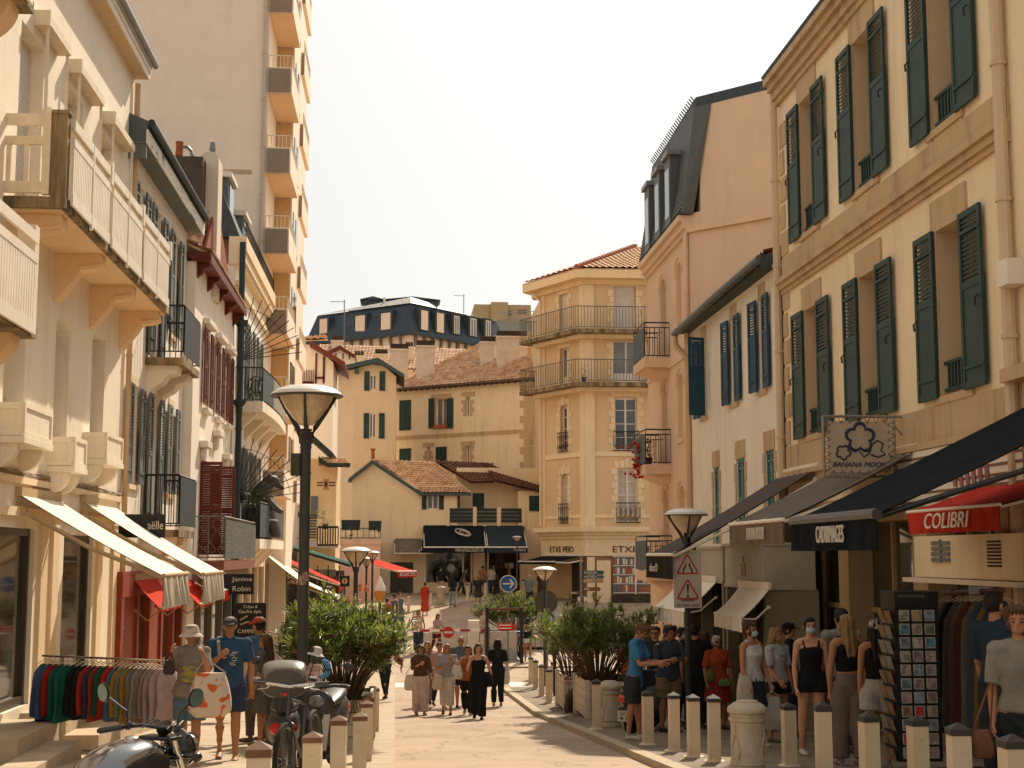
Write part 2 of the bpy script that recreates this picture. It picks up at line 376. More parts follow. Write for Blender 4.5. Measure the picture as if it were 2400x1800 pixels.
# ---------------- ground
asph = mat('street_surface', (0.43,0.325,0.24), 0.9, (0.34,0.255,0.185), 0.55, 0.5, 45, mix=(0.38, 0.62), det=9, spec=0.2)
n_ = asph.node_tree; b_ = n_.nodes["Principled BSDF"]; mx_ = n_.nodes[asph['mix']]
for (sc_, lo, hi, am, dc) in ((2.3, 0.6, 0.74, 0.5, (0.26,0.17,0.11)), (90.0, 0.5, 0.75, 0.45, (0.22,0.17,0.12))):
    g_ = n_.nodes.new("ShaderNodeNewGeometry"); t_ = n_.nodes.new("ShaderNodeTexNoise"); t_.inputs['Scale'].default_value = sc_; t_.inputs['Detail'].default_value = 8
    mp_ = n_.nodes.new("ShaderNodeMapping"); mp_.inputs['Scale'].default_value = (1, 0.35 if sc_ < 10 else 1, 1)
    r_ = n_.nodes.new("ShaderNodeMapRange"); r_.inputs[1].default_value, r_.inputs[2].default_value, r_.inputs[4].default_value = lo, hi, am
    x_ = n_.nodes.new("ShaderNodeMix"); x_.data_type = 'RGBA'; x_.inputs[7].default_value = (*dc, 1)
    n_.links.new(g_.outputs['Position'], mp_.inputs[0]); n_.links.new(mp_.outputs[0], t_.inputs['Vector']); n_.links.new(t_.outputs['Fac'], r_.inputs[0]); n_.links.new(r_.outputs[0], x_.inputs[0])
    n_.links.new(mx_.outputs[2], x_.inputs[6]); n_.links.new(x_.outputs[2], b_.inputs['Base Color']); mx_ = x_
vo_ = n_.nodes.new('ShaderNodeTexVoronoi'); vo_.feature = 'DISTANCE_TO_EDGE'; vo_.inputs['Scale'].default_value = .55; g_ = n_.nodes.new("ShaderNodeNewGeometry"); wn_ = n_.nodes.new('ShaderNodeTexNoise'); wn_.inputs['Scale'].default_value = 2.0; wn_.inputs['Detail'].default_value = 6
va_ = n_.nodes.new('ShaderNodeVectorMath'); va_.operation = 'ADD'; n_.links.new(g_.outputs['Position'], va_.inputs[0]); n_.links.new(g_.outputs['Position'], wn_.inputs['Vector']); n_.links.new(wn_.outputs['Color'], va_.inputs[1]); n_.links.new(va_.outputs[0], vo_.inputs['Vector'])
r_ = n_.nodes.new("ShaderNodeMapRange"); r_.inputs[1].default_value, r_.inputs[2].default_value, r_.inputs[3].default_value, r_.inputs[4].default_value = 0.004, 0.02, .55, 0
x_ = n_.nodes.new("ShaderNodeMix"); x_.data_type = 'RGBA'; x_.inputs[7].default_value = (.14,.10,.07,1); n_.links.new(vo_.outputs['Distance'], r_.inputs[0]); n_.links.new(r_.outputs[0], x_.inputs[0]); n_.links.new(mx_.outputs[2], x_.inputs[6]); n_.links.new(x_.outputs[2], b_.inputs['Base Color'])
pave = mat('pavement_surface', (0.47,0.375,0.265), 0.9, (0.38,0.30,0.21), 0.9, 0.4, 50, mix=(0.35, 0.65), det=9, spec=0.2)
kerbm = mat('kerb_stone', (0.44,0.355,0.25), 0.85, (0.35,0.275,0.19), 2.5, 0.3, 30)
YS = sorted({p[0] for p in GP if -60 <= p[0] <= 600} | {5, 10, 15, 20, 25, 45, 75, 90, 100})
def strip(x0, x1, ys, dz, mb=None, sides=True, th=0.3):
    mb = mb or MB()
    xa = x0 if callable(x0) else (lambda y: x0); xb = x1 if callable(x1) else (lambda y: x1)
    for a, b in zip(ys, ys[1:]):
        za, zb = gz(a)+dz, gz(b)+dz
        P = [(xa(a),a,za),(xb(a),a,za),(xb(b),b,zb),(xa(b),b,zb)]; mb.poly(P)
        if sides:
            mb.poly([P[1],(P[1][0],a,za-th),(P[2][0],b,zb-th),P[2]]); mb.poly([P[0],P[3],(P[3][0],b,zb-th),(P[0][0],a,za-th)])
    if sides:
        for y in (ys[0], ys[-1]):
            z = gz(y)+dz; mb.poly([(xa(y),y,z),(xb(y),y,z),(xb(y),y,z-th),(xa(y),y,z-th)])
    return mb
strip(-300, 300, YS, -0.0, sides=False).build('street', asph, loc=(0,0,0), kind='structure')
ysl = [y for y in YS if y < 50]+[49]
lx = lambda y: -0.27-0.004*y
strip(-5.2, lx, ysl, 0.10).build('pavement_left', pave, loc=(0,0,0), kind='structure')
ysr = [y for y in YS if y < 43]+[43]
strip(3.25, 7.4, ysr, 0.09).build('pavement_right', mat('shaded_paving', (0.25,0.20,0.145), 0.9, (0.17,0.135,0.10), 0.9, 0.4, 50, mix=(0.35, 0.65), det=9, spec=0.2), loc=(0,0,0), kind='structure')  # darker copy of the left paving: street shade put into the colour
for nm, xa, xb, dz, ye in (('kerb_left', lx, lambda y: 0.02-0.004*y, 0.102, 49), ('kerb_right', 3.05, 3.248, 0.094, 43)):
    mb = MB(); y = -2.0
    fa = xa if callable(xa) else (lambda q, c=xa: c); fb2 = xb if callable(xb) else (lambda q, c=xb: c)
    while y < ye:
        y2 = min(y+1.0, ye); strip(lambda q: fa(q)+0.002, fb2, [y, y2-0.012], dz, mb); y = y2
    mb.build(nm, kerbm, loc=(0,0,0), kind='structure')
mb = MB(); strip(-9, lambda y: -0.9-0.05*(y-49), [49.02, 54, 57, 64, 72, 78, 84], 0.05, mb); mb.build('pavement_far_left', pave, loc=(0,0,0), kind='structure')
# upper pavement round the shops at the end of the street, and the traffic island
far = [(-3.6,64),(-2.0,68),(0.4,72.5),(2.4,76.5),(4.4,79.5),(7,81),(12,81.5),(12,95),(-8,95),(-8,64)]
mb = MB(); mb.poly([(x, y, gz(y)+0.09) for x, y in far])
for (a, b) in zip(far, far[1:6]): mb.poly([(a[0],a[1],gz(a[1])+0.09),(b[0],b[1],gz(b[1])+0.09),(b[0],b[1],gz(b[1])-0.1),(a[0],a[1],gz(a[1])-0.1)])
mb = MB()
for (a, b) in ((-3.6,-3.6),): pass
ys = [64,66,68,70,72,74,76,78,80,82,84,90]
def fx_(y):
    pts = [(64,-3.6),(68,-2.2),(72.5,0.4),(76.5,2.6),(79.5,4.8),(81,8),(90,9)]
    for (a, b), (c, d) in zip(pts, pts[1:]):
        if y <= c: return b+(d-b)*(y-a)/(c-a)
    return pts[-1][1]
strip(-12, fx_, ys, 0.09, mb).build('pavement_far', pave, loc=(0,0,0), kind='structure')
mb = MB(); isl = []
def ix0(y): return 2.3+0.05*(y-50)+ (0.9*((y-62)/6)**2 if y > 62 else 0)
strip(ix0, lambda y: 6.4-0.02*(y-50), [52,54,57,60,62,64,66,68], 0.06, mb).build('traffic_island_paving', kerbm, loc=(0,0,0), kind='structure')
zm = mat('road_paint', (0.78,0.72,0.6), 0.8, (0.6,0.52,0.4), 5)
mb = MB()
for xa, xb in ((-0.15,0.45),(1.0,1.5),(2.25,2.75),(3.4,3.9)):
    mb.poly([(xa,44.4,gz(44.4)+.004),(xb,44.4,gz(44.4)+.004),(xb,46.2,gz(46.2)+.004),(xa,46.2,gz(46.2)+.004)])
tag(mb.build('road_marking', zm, loc=(0,0,0)), kind='structure')

# ================ LEFT SIDE =================
WARP = -5.0; WZ = 4.0
# ---- L1 house with the white balcony
X1 = -5.0; fr = FL(X1)
L1 = root('balcony_house', (-6, 20, gz(20)), 'cream plastered house with a long white picket balcony and two cream shop awnings', 'building')
mb = MB()
h3 = [(15.6,16.8,4.4,6.8),(18.3,19.5,4.4,6.8),(20.8,21.9,4.4,6.8),(23.3,24.3,4.4,6.8)]
h2 = [(18.15,19.15,1.87,3.9),(20.75,21.6,1.67,3.45,0.2),(23.15,24.15,1.95,3.58)]
h1 = [(13.0,16.6,-2.0,0.3),(17.9,20.0,-2.0,0.35),(21.7,23.7,-2.0,0.3)]
wallface(mb, fr, 8, 25.9, -3.2, 8.5, h3+h2+h1, 0.32)
mb.fb(fr, 8, 25.9, -7, -0.325, -3.2, 8.5)
mb.poly([fr(25.9,-0.33,-3.2), fr(25.9,0,-3.2), fr(25.9,0,8.5), fr(25.9,-0.33,8.5)])
mb.build('wall', cream2, L1)
for h in h3:
    window(L1, fr, h[0], h[1], h[2], h[3], woodw, gdark, 0.22, 2, 1, blind=blindm, blindfrac=0.97)
brsh = mat('brown_grey_door', (0.15,0.13,0.10), 0.6)
for h in h2:
    c = h[0]+(h[1]-h[0])*0.55
    o = window(L1, fr, h[0], h[1], h[2], h[3], woodw, gdark, 0.27, 2, 3)
    shutter(L1, fr, h[0]+0.02, c, h[2]+0.02, h[3]-0.03, brsh, w0=-0.22, louver=0.02)
for i, h in enumerate(h1):
    mb = MB(); mb.fb(fr, h[0], h[1], -0.13, -0.06, h[2], h[2]+0.12).fb(fr, h[0], h[0]+0.09, -0.13, -0.062, h[2]+.12, h[3]).fb(fr, h[1]-0.09, h[1], -0.13, -0.062, h[2]+.12, h[3]).fb(fr, h[0]+.09, h[1]-.09, -0.13, -0.062, h[3]-0.1, h[3])
    o = mb.build('shop_window', mat('dark_bronze_frame', (0.05,0.04,0.025), 0.4), L1)
    g = MB(); g.poly([fr(h[0]+.05,-0.12,h[2]+.05), fr(h[1]-.05,-0.12,h[2]+.05), fr(h[1]-.05,-0.12,h[3]-.05), fr(h[0]+.05,-0.12,h[3]-.05)]); g.build('pane', gshop, o)
mb = MB()   # string course, pilaster strips beside the shop windows, plinth
mb.fb(fr, 8, 25.85, 0.0, 0.05, 0.93, 1.02)
for u in (17.3, 20.25, 20.9, 23.95, 25.2): mb.fb(fr, u, u+0.35, -0.01, 0.045, -2.4, 0.5)
mb.fb(fr, 17.2, 25.6, -0.01, 0.07, 0.5, 0.62)
mb.build('shopfront_trim', stonel, L1)
# second-floor balcony
XO = -4.23
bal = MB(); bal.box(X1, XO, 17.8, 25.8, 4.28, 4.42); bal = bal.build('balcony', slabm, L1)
mb = MB(); mb.box(X1+.001, XO-0.06, 17.86, 25.74, 4.262, 4.279); mb.build('soffit', orangew, bal)
for yb in (18.2, 20.6, 23.0, 25.4):
    m2 = MB()
    prof = [(0,4.26),(0.66,4.26),(0.68,4.12),(0.62,4.06),(0.36,4.02),(0.3,3.92),(0.26,3.86),(0.05,3.6),(0,3.6)]
    m2.prism([(X1+a, yb-0.14, z) for a, z in prof], (0,0.28,0)); m2.prism([(X1+a*1.03, yb-0.17, z-0.005) for a, z in ((0.34,4.05),(0.64,4.09),(0.66,4.12),(0.34,4.08))], (0,0.34,0))
    m2.prism([(X1+a, yb-0.10, z) for a, z in ((0,3.62),(.05,3.62),(.24,3.84),(.24,3.9),(0,3.9))], (0,0.2,0)); m2.build('bracket', orangew, bal)
for yp in (17.8, 20.28, 22.8, 25.5):
    m2 = MB(); m2.box(XO-0.2, XO-0.01, yp, yp+0.16, 4.42, 5.46); m2.box(XO-0.22, XO+0.01, yp-0.015, yp+0.175, 5.46, 5.5); m2.build('pier', slabm if yp < 18 else woodw, bal)
for ya, yb in ((17.98,20.26),(20.46,22.78),(22.98,25.48)):
    m2 = MB(); x = XO+0.01; ym = (ya+yb)/2
    m2.box(x, x+0.035, ya, yb, 5.31, 5.43).box(x, x+0.035, ya, yb, 5.1, 5.2).box(x, x+0.035, ya, yb, 4.36, 4.5)
    m2.box(x+0.002, x+0.04, ym-.03, ym+.03, 4.3, 5.42).box(x-0.09, x-0.01, ya, yb, 5.3, 5.34)
    y = ya
    while y < yb-0.06: m2.box(x+.004, x+0.028, y, y+0.068, 4.5, 5.1); y += 0.098
    m2.box(x-0.02, x+0.05, yb-0.04, yb+0.08, 5.2, 5.52)
    m2.build('railing', trimw, bal)
m2 = MB()
m2.box(X1-0.5, XO-0.22, 17.78, 17.83, 5.3, 5.44).box(X1-0.5, XO-0.22, 17.78, 17.83, 5.06, 5.16).box(X1-0.5, XO-0.22, 17.78, 17.83, 4.46, 4.6)
for x in (-5.2,-4.98,-4.76,-4.54): m2.box(x, x+0.06, 17.785, 17.825, 4.6, 5.06)
m2.box(XO-0.3, XO-0.21, 17.76, 17.84, 4.44, 5.52); m2.build('railing', woodw, bal)
# lower near balcony and upper near balcony (both cut by the photo edge)
for (yE, zb, zr, xo) in ((16.15,2.4,1.1,-4.1),(15.55,5.86,1.1,-4.12)):
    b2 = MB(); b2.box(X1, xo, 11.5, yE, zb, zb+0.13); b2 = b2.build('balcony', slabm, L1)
    m2 = MB(); m2.prism([(X1, yE-0.5, zb), *[(X1+0.75*math.cos(t), yE-0.5, zb-0.45*math.sin(t)) for t in [i*math.pi/16 for i in range(9)]]], (0,0.4,0)); m2.build('bracket', orangew, b2)
    m2 = MB(); m2.box(xo-0.2, xo-0.005, yE-0.2, yE-0.02, zb+.13, zb+1.25); m2.build('pier', woodw, b2)
    m2 = MB(); x = xo+.01; m2.box(x, x+.035, 11.6, yE-.22, zb+1.02, zb+1.14).box(x, x+.035, 11.6, yE-.22, zb+.8, zb+.9).box(x, x+.035, 11.6, yE-.22, zb+.02, zb+.16)
    y = 11.7
    while y < yE-.3: m2.box(x+.004, x+.028, y, y+.068, zb+.16, zb+.8); y += 0.098
    m2.build('railing', trimw, b2)
# stone planter boxes under the first-floor windows
for (ya, yb, zt) in ((17.8,19.2,1.87),(20.55,21.3,1.67),(22.7,24.0,1.92)):
    m2 = MB(); xo = -4.64
    m2.box(X1, xo, ya, yb, zt-0.42, zt).box(X1, xo+0.03, ya-0.03, yb+0.03, zt-0.5, zt-0.42)
    for a, b in ((ya, yb),): m2.box(xo, xo+0.02, a, b, zt-0.06, zt).box(xo, xo+0.02, a, b, zt-0.42, zt-0.36).box(xo, xo+0.02, a, a+.06, zt-.36, zt-.06).box(xo, xo+.02, b-.06, b, zt-.36, zt-.06)
    m2.box(X1, xo-.02, ya-0.015, ya, zt-0.08, zt-0.001).box(X1, xo-.02, ya-0.015, ya, zt-.41, zt-.34).box(xo-.08, xo-.001, ya-.015, ya, zt-.34, zt-.08).box(X1, X1+.07, ya-.015, ya, zt-.34, zt-.08)
    m2.prism([(X1, ya+.02, zt-.5), *[(X1+0.3*math.cos(t), ya+.02, zt-.5-0.3*math.sin(t)) for t in [i*math.pi/12 for i in range(7)]]], (0,0.16,0))
    m2.prism([(X1, yb-.18, zt-.5), *[(X1+0.3*math.cos(t), yb-.18, zt-.5-0.3*math.sin(t)) for t in [i*math.pi/12 for i in range(7)]]], (0,0.16,0))
    m2.build('planter_box', cream2, L1)
# roof edge
m2 = MB(); m2.fb(fr, 8, 25.92, -0.3, 0.25, 8.5, 8.52); m2.build('soffit', mat('soffit_boards', (0.66,0.5,0.3), 0.8, (0.55,0.4,0.23), 2, stretch=(1,30,1)), L1)
m2 = MB(); m2.fb(fr, 8, 25.93, 0.25, 0.275, 8.49, 8.68).fb(fr, 8, 25.93, 0.275, 0.30, 8.6, 8.74); m2.build('fascia', trimw, L1)
rf = MB(); rf.prism([fr(8,0.3,8.72), fr(8,-3.4,9.9), fr(8,-7.2,8.7), fr(8,-7.2,8.53), fr(8,0.24,8.53)], (0,17.9,0)); rf = rf.build('roof', zinc, L1)
m2 = MB(); m2.tube([fr(8,0.36,8.76), fr(25.97,0.36,8.76)], 0.06, 8); m2.build('gutter', zinc, rf, smooth=True)
pipe(L1, [(-4.93,25.86,8.4), (-4.93,25.86,-2.9)], 0.05, plaster('pipe_paint', (0.62,0.42,0.24)))
# retractable awning cassettes over second-floor windows
for (ya, yb) in ((18.9,20.2),(20.8,22.5),(23.3,25.1)):
    m2 = MB(); m2.fb(fr, ya, yb, 0.0, 0.2, 6.98, 7.1).fb(fr, ya-.03, ya+.05, 0.0, 0.22, 6.94, 7.14)
    for y in (ya+.08, yb-.08): m2.tube([fr(y, .16, 6.97), fr(y, .17, 5.9), fr(y,.1,5.6)], 0.025, 5)
    m2.build('blind_cassette', woodw, L1)
# cables
m2 = MB()
for k in range(7):
    pts = [fr(15.5+i*0.55, 0.03+0.015*random.random(), 1.06-0.05*(k/7)+0.03*math.sin(i*0.9+k*1.3)+0.02*random.random()+0.0) for i in range(20)]
    m2.tube(pts, 0.008, 4)
m2.tube([fr(18.05,.06,1.95), fr(17.9,.07,1.6), fr(17.6,.05,1.1)], .01, 4)
m2.build('cable_bundle', mat('old_cable', (0.25,0.17,0.09), 0.7), L1)
# steps before the shop
def steps(nm, boxes, label):
    m2 = MB()
    for b in boxes: m2.box(*b)
    o = m2.build(nm, mat('step_stone', (0.55,0.44,0.31), 0.85, (0.42,0.33,0.22), 2, 0.3), loc=(boxes[0][0], boxes[0][2], boxes[0][4])); tag(o, label, 'steps', 'stone steps before the left shops'); return o
g19 = gz(19)+0.1
steps('stone_steps', [(-5.0,-4.35,17.0,19.1,-2.75,-2.1),(-4.35,-3.95,16.2,18.5,-2.75,-2.3)], 'pale stone steps under the nearest shop window, cut by the photo edge')
steps('stone_steps', [(-5.0,-4.4,19.6,22.4,-2.9,-2.08),(-4.4,-3.95,19.5,21.0,-2.9,-2.36)], 'shaded stone steps behind the rail of hanging clothes')
steps('stone_steps', [(-5.0,-4.3,22.5,25.9,-3.1,-2.12)], 'sunlit raised stone landing between the shop and the red shopfront')
# ---- awnings (generic)
def awning(name, label, fr, ya, yb, w0, z0, w1, z1, mc, mv=None, val=0.3, group='shop awnings along the street', bar=0.03, armm=None, scall=0, ribs=0, text=None, tm=None, ra=0.6, box=True, valflip=False, casc=0.02):
    global WZ; wz0 = WZ; WZ = 0.5
    o = root(name, fr((ya+yb)/2, w0, z0), label, 'awning', group)
    mb = MB(); n = max(6, int((yb-ya)/0.18)); k = 5
    vs = []; 
    for j in range(k+1):
        t = j/k
        for i in range(n+1):
            u = ya+(yb-ya)*i/n; sag = -0.05*math.sin(math.pi*t)*(0.6+0.4*math.sin(i*0.7)) + (0.012*math.cos(math.pi*i) if ribs else 0)
            vs.append(fr(u, w0+(w1-w0)*t, z0+(z1-z0)*t+sag))
    vs2 = [v-V((0,0,0.012)) for v in vs]
    N = len(vs); fs = []
    for j in range(k):
        for i in range(n):
            a = j*(n+1)+i; fs.append((a, a+1, a+n+2, a+n+1)); fs.append((N+a, N+a+n+1, N+a+n+2, N+a+1))
    mb.add(vs+vs2, fs); mb.build('canopy', mc, o)
    if val:
        mb = MB(); nn = n*2; zb = []
        for i in range(nn+1):
            u = ya+(yb-ya)*i/nn; d = casc*math.sin(i*1.3)+casc*0.5*math.sin(i*2.9)
            dz = val-(0.03*abs(math.sin(i*math.pi/4)) if scall else 0)
            zb.append((fr(u, w1+0.01+d*0.2, z1-0.01), fr(u, w1+0.01+d*1.5, z1-dz)))
        for a, b in zip(zb, zb[1:]): mb.poly([a[0], b[0], b[1], a[1]]); mb.poly([p+fr.n*(-0.008) for p in (a[1], b[1], b[0], a[0])])
        v = mb.build('valance', mv or mc, o)
        if text:
            # read left to right when seen from the street side
            s = text[0]; ua, ub = text[1], text[2]
            rgt = fr.u if fr.u.cross(V((0,0,1))).dot(fr.n) > 0 else -fr.u
            lo = ua if rgt.dot(fr.u) > 0 else ub
            lettering(v, s, fr(lo, w1+0.045, z1-val+text[3]), rgt, (0,0,1), ub-ua, text[4], tm, shear=text[5] if len(text) > 5 else 0)
    mb = MB(); mb.tube([fr(ya,w1,z1), fr(yb,w1,z1)], bar, 8); mb.build('front_bar', armm or trimw, o, smooth=True)
    for u in (ya+0.04, yb-0.04):
        mb = MB(); mb.tube([fr(u, w0+0.02, z0-ra*0.35), fr(u, (w0+w1)/2, (z0+z1)/2-ra*0.3), fr(u, w1-0.02, z1-0.02)], 0.032 if w1-w0 > 1.3 else .018, 6)
        mb.lathe(fr(u, w0+0.02, z0-ra*0.35)-fr.u*0.04, [(0.07,0),(0.07,0.08)] if w1-w0 > 1.3 else [(.03,0),(.03,.06)], 10, axis=fr.u); mb.build('arm', armm or trimw, o)
    if box:
        mb = MB(); mb.fb(fr, ya-.03, yb+.03, 0.0 if w0 > 0.02 else -0.0, w0+0.03, z0-0.02, z0+0.1); mb.build('cassette', armm or trimw, o)
    WZ = wz0
    return o
fr = FL(X1)
ivory = mat('ivory_awning_frame', (0.5,0.36,0.2), 0.5)
awning('shop_awning', 'nearer cream canvas awning with a stained grey valance above the clothes rail', fr, 18.4, 20.5, 0.06, 0.78, 1.92, -0.27, whitecan, greycan, 0.42, armm=ivory, casc=0.04)
awning('shop_awning', 'cream canvas awning with a stained grey valance, beside the dark hanging sign', fr, 22.1, 24.5, 0.06, 0.82, 1.92, -0.3, whitecan, greycan, 0.45, armm=ivory, casc=0.04)

WD = 30.0; WZ = 7.0
# ---- L2 blue-shuttered house with red shop
X2 = -5.012; fr = FL(X2)
L2 = root('blue_eaves_house', (-6, 30, gz(30)), 'pale house with blue-grey eaves, grey louvred shutters and two small iron balconies', 'building')
mb = MB()
hs2 = [(26.95,27.65,4.7,6.85),(28.9,29.7,3.86,6.85),(31.2,31.9,4.7,6.85),(27.0,27.7,1.3,3.15),(29.1,29.9,0.5,3.2),(31.4,32.0,1.3,3.2)]
wallface(mb, fr, 25.4, 33.3, -3.4, 7.34, hs2, 0.3); mb.fb(fr, 25.4, 33.3, -8, -0.305, -3.4, 7.34); mb.build('wall', whitew, L2)
for h in hs2:
    window(L2, fr, h[0], h[1], h[2], h[3], woodw, gdark, 0.2, 2, 4)
    for a, b in ((h[0]-0.5, h[0]-0.02), (h[1]+0.02, h[1]+0.5)): shutter(L2, fr, a, b, h[2]+.02, h[3]-.02, shGr, louver=0.45 if h[3]-h[2] > 2 else 0.5)
m2 = MB()
for h in hs2: m2.fb(fr, h[0]-.05, h[1]+.05, -.02, 0.05, h[2]-0.09, h[2]); m2.fb(fr, h[0]-.08, h[1]+.08, 0.0, 0.02, h[3], h[3]+.16)
m2.build('window_trim', stonel, L2)
rf = MB(); rf.prism([fr(26.0,0.36,7.7), fr(26.0,-3.6,9.3), fr(26.0,-7.6,7.7), fr(26.0,-7.6,7.35), fr(26.0,0.33,7.35)], (0,7.5,0)); rf = rf.build('roof', mat('blue_grey_zinc', (0.10,0.125,0.13), .5, (0.07,0.09,0.095), 2), L2)
m2 = MB(); m2.fb(fr, 26.0, 33.5, -0.2, 0.33, 7.3, 7.345).fb(fr, 26.02, 26.1, 0.0, 0.33, 7.05, 7.3); m2.build('soffit', shGr, rf)
m2 = MB(); m2.fb(fr, 25.99, 33.52, 0.331, 0.36, 7.3, 7.55); m2.build('fascia', mat('flaking_white_paint', (0.76,0.70,0.60), 0.8, (0.22,0.23,0.22), 3, mix=(0.55,0.6), stretch=(1,0.3,1.5)), rf)
m2 = MB(); m2.tube([fr(25.98,0.42,7.66), fr(33.54,0.42,7.66)], 0.07, 8); m2.build('gutter', ironG, rf, smooth=True)
for (zb, zr) in ((3.84,4.83),(0.5,1.54)):
    b2 = MB(); b2.fb(fr, 28.4, 30.6, 0, 0.74, zb-0.16, zb-0.02)
    b2 = b2.build('balcony', slabm, L2)
    m2 = MB(); 
    for ya in (28.55, 29.9):
        m2.prism([fr(ya, 0, zb-.16), fr(ya, 0.62, zb-.16), fr(ya,0.6,zb-.3), fr(ya,0.4,zb-.36), fr(ya,0.3,zb-.5), fr(ya,0.12,zb-.6), fr(ya,0.0,zb-.85)], (0,0.5,0))
    m2.build('bracket', cream2, b2)
    m2 = MB(); barrail(m2, fr(28.42,0.0,zb), fr(28.42,0.72,zb), zr-zb, 0.085, 0.01, 0.022, 0.1); barrail(m2, fr(28.42,0.72,zb), fr(30.58,0.72,zb), zr-zb, 0.11, 0.01, 0.022, 0.1); barrail(m2, fr(30.58,0.0,zb), fr(30.58,0.72,zb), zr-zb, 0.11, 0.01, 0.022, 0.1)
    m2.build('railing', iron, b2)
    m2 = MB(); m2.fb(fr, 28.44, 30.56, 0.735, 0.75, zb+.06, zr-.03); m2.build('screen', mat('dark_privacy_screen', (0.03,0.04,0.042), 0.7), b2)
# red shopfront
m2 = MB(); m2.fb(fr, 26.05, 33.2, 0.0, 0.16, -0.75, -0.3)
for u in (26.05, 27.6, 28.9, 30.3, 31.8, 33.0): m2.fb(fr, u, u+0.2, 0.0, 0.15, -3.3, -0.75)
m2.fb(fr, 26.25, 27.6, 0.0, 0.1, -3.3, -0.75).fb(fr, 28.9+.2, 30.3, 0, 0.1, -3.3, -0.75)
m2.build('shopfront', redp, L2)
m2 = MB(); m2.fb(fr, 27.8, 28.9, 0.0, 0.04, -3.3, -0.75).fb(fr, 30.5, 33.0, 0, 0.04, -3.3, -0.75); m2.build('shop_glass', gshop, L2)
steps('red_stone_step', [(-5,-4.5,26.3,29.5,-3.3,-2.75)], 'low reddish step in front of the red shopfront')
steps('planter_trough', [(-4.55,-4.2,30.2,31.2,-3.2,-2.75)], 'dark red trough on the pavement beside the red shopfront')
awning('shop_awning', 'small red awning with gold arms, nearest above the red shopfront', fr, 26.0, 28.3, 0.16, -0.45, 0.66, -0.98, redcan, redcan, 0.06, armm=goldm, ra=1.6)
awning('shop_awning', 'small red awning with gold arms, at the far end of the red shopfront', fr, 30.9, 33.2, 0.16, -0.5, 0.66, -1.08, redcan, redcan, 0.06, armm=goldm, ra=1.6)
WD = 36.0
# ---- L3 red eaves house
X3 = -4.8; fr = FL(X3)
L3 = root('red_eaves_house', (-6, 37, gz(37)), 'white Basque house with oxblood eaves and shutters behind the pale blue-eaved house', 'building')
mb = MB(); hs3 = [(35.1,35.75,3.6,5.4),(37.4,38.05,3.6,5.4),(39.5,40.1,3.6,5.4),(35.0,36.7,0.0,2.3)]
wallface(mb, fr, 33.32, 40.8, -3.6, 6.7, hs3, 0.3); mb.fb(fr, 33.32, 40.8, -6, -0.305, -3.6, 6.7)
mb.poly([fr(33.32,0,-3.6), fr(33.32,-0.31,-3.6), fr(33.32,-0.31,6.7), fr(33.32,0,6.7)]); mb.build('wall', whitew, L3)
for h in hs3: window(L3, fr, h[0], h[1], h[2], h[3], trimw, gdark, 0.2, 2, 3)
for h in hs3[:3]:
    shutter(L3, fr, h[0]-.45, h[0]-.01, h[2], h[3], shR); shutter(L3, fr, h[1]+.01, h[1]+.45, h[2], h[3], shR)
    m2 = MB(); m2.fb(fr, h[0]-.35, h[1]+.4, 0, .16, h[3]+.1, h[3]+.26).fb(fr, h[0]-.1, h[1]+.1, 0, .14, h[2]-.2, h[2]-.06); m2.build('lintel', trimw, L3, bevel=0.03)
for (ya, z) in ((34.6,2.55),(36.9,3.0),(39.0,2.55)):
    m2 = MB(); m2.fb(fr, ya, ya+.9, 0, .2, z, z+.16); m2.lathe(fr(ya+.45, 0, z-.12), [(0.0,-.001),(.22,0),(.2,.1),(0.0,.101)], 14, axis=fr.n); m2.build('shelf_stone', trimw, L3, bevel=0.02)
for (hy, ln) in ((34.95,0.52),(36.75,0.62)):
    f2 = frame((X3, hy, 0), (1,0,0), (0,-1,0)); shutter(L3, f2, 0.0, ln, 0.0, 2.22, shR, w0=0.0)
m2 = MB(); y = 33.6
rf = MB(); tileroof(rf, fr(33.25,0.36,6.86), fr(40.85,0.34,6.82), fr(40.85,-3,8.4), fr(33.25,-3,8.4), 0.2, 0.34, 0.06); rf = rf.build('roof', tile, L3)
m2 = MB(); m2.fb(fr, 33.24, 40.86, -0.1, 0.33, 6.7, 6.76).fb(fr, 33.24, 40.86, 0.33, 0.36, 6.66, 6.84).fb(fr, 33.23, 33.3, -3, .33, 6.76, 6.9); m2.build('eaves_boards', shR, rf)
for i in range(5):
    y = 33.5+i*1.75; m2 = MB(); m2.prism([fr(y,0,6.7), fr(y,0.28,6.7), fr(y,0.26,6.6), fr(y,0.16,6.56), fr(y,0.13,6.46), fr(y,0.0,6.36)], (0,0.14,0)); m2.build('rafter_end', shR, rf)
b2 = MB(); b2.fb(fr, 34.0, 41.0, 0, .72, -.36, -.14); b2 = b2.build('balcony', mat('red_brown_slab', (0.22,0.08,0.05), 0.8), L3)
m2 = MB(); m2.fb(fr, 34.02, 34.6, .0, .7, -.62, -.36).fb(fr, 34.6, 40.9, .0, .55, -.7, -.36); m2.build('soffit_beam', mat('aged_stone_beam', (0.33,0.22,0.14), 0.9, (0.2,0.13,0.09), 3), b2)
m2 = MB()
barrail(m2, fr(34.05,0,-.14), fr(34.05,.7,-.14), 1.03, 0.24, .012, .018)
for s_ in (0.12, 0.42):
    for sg in (-1, 1):
        pts = [fr(34.04, s_+.12+sg*r_, -.08+z_) for r_, z_ in ((0.0,.95),(.1,.85),(.1,.75),(.02,.64),(.1,.5),(.14,.36),(.02,.2),(.1,.1),(.13,.16))]
        m2.tube(pts, .008, 4)
barrail(m2, fr(34.05,.7,-.14), fr(40.95,.7,-.14), 1.03, 0.24, .012, .018); m2.build('railing', greyi, b2)
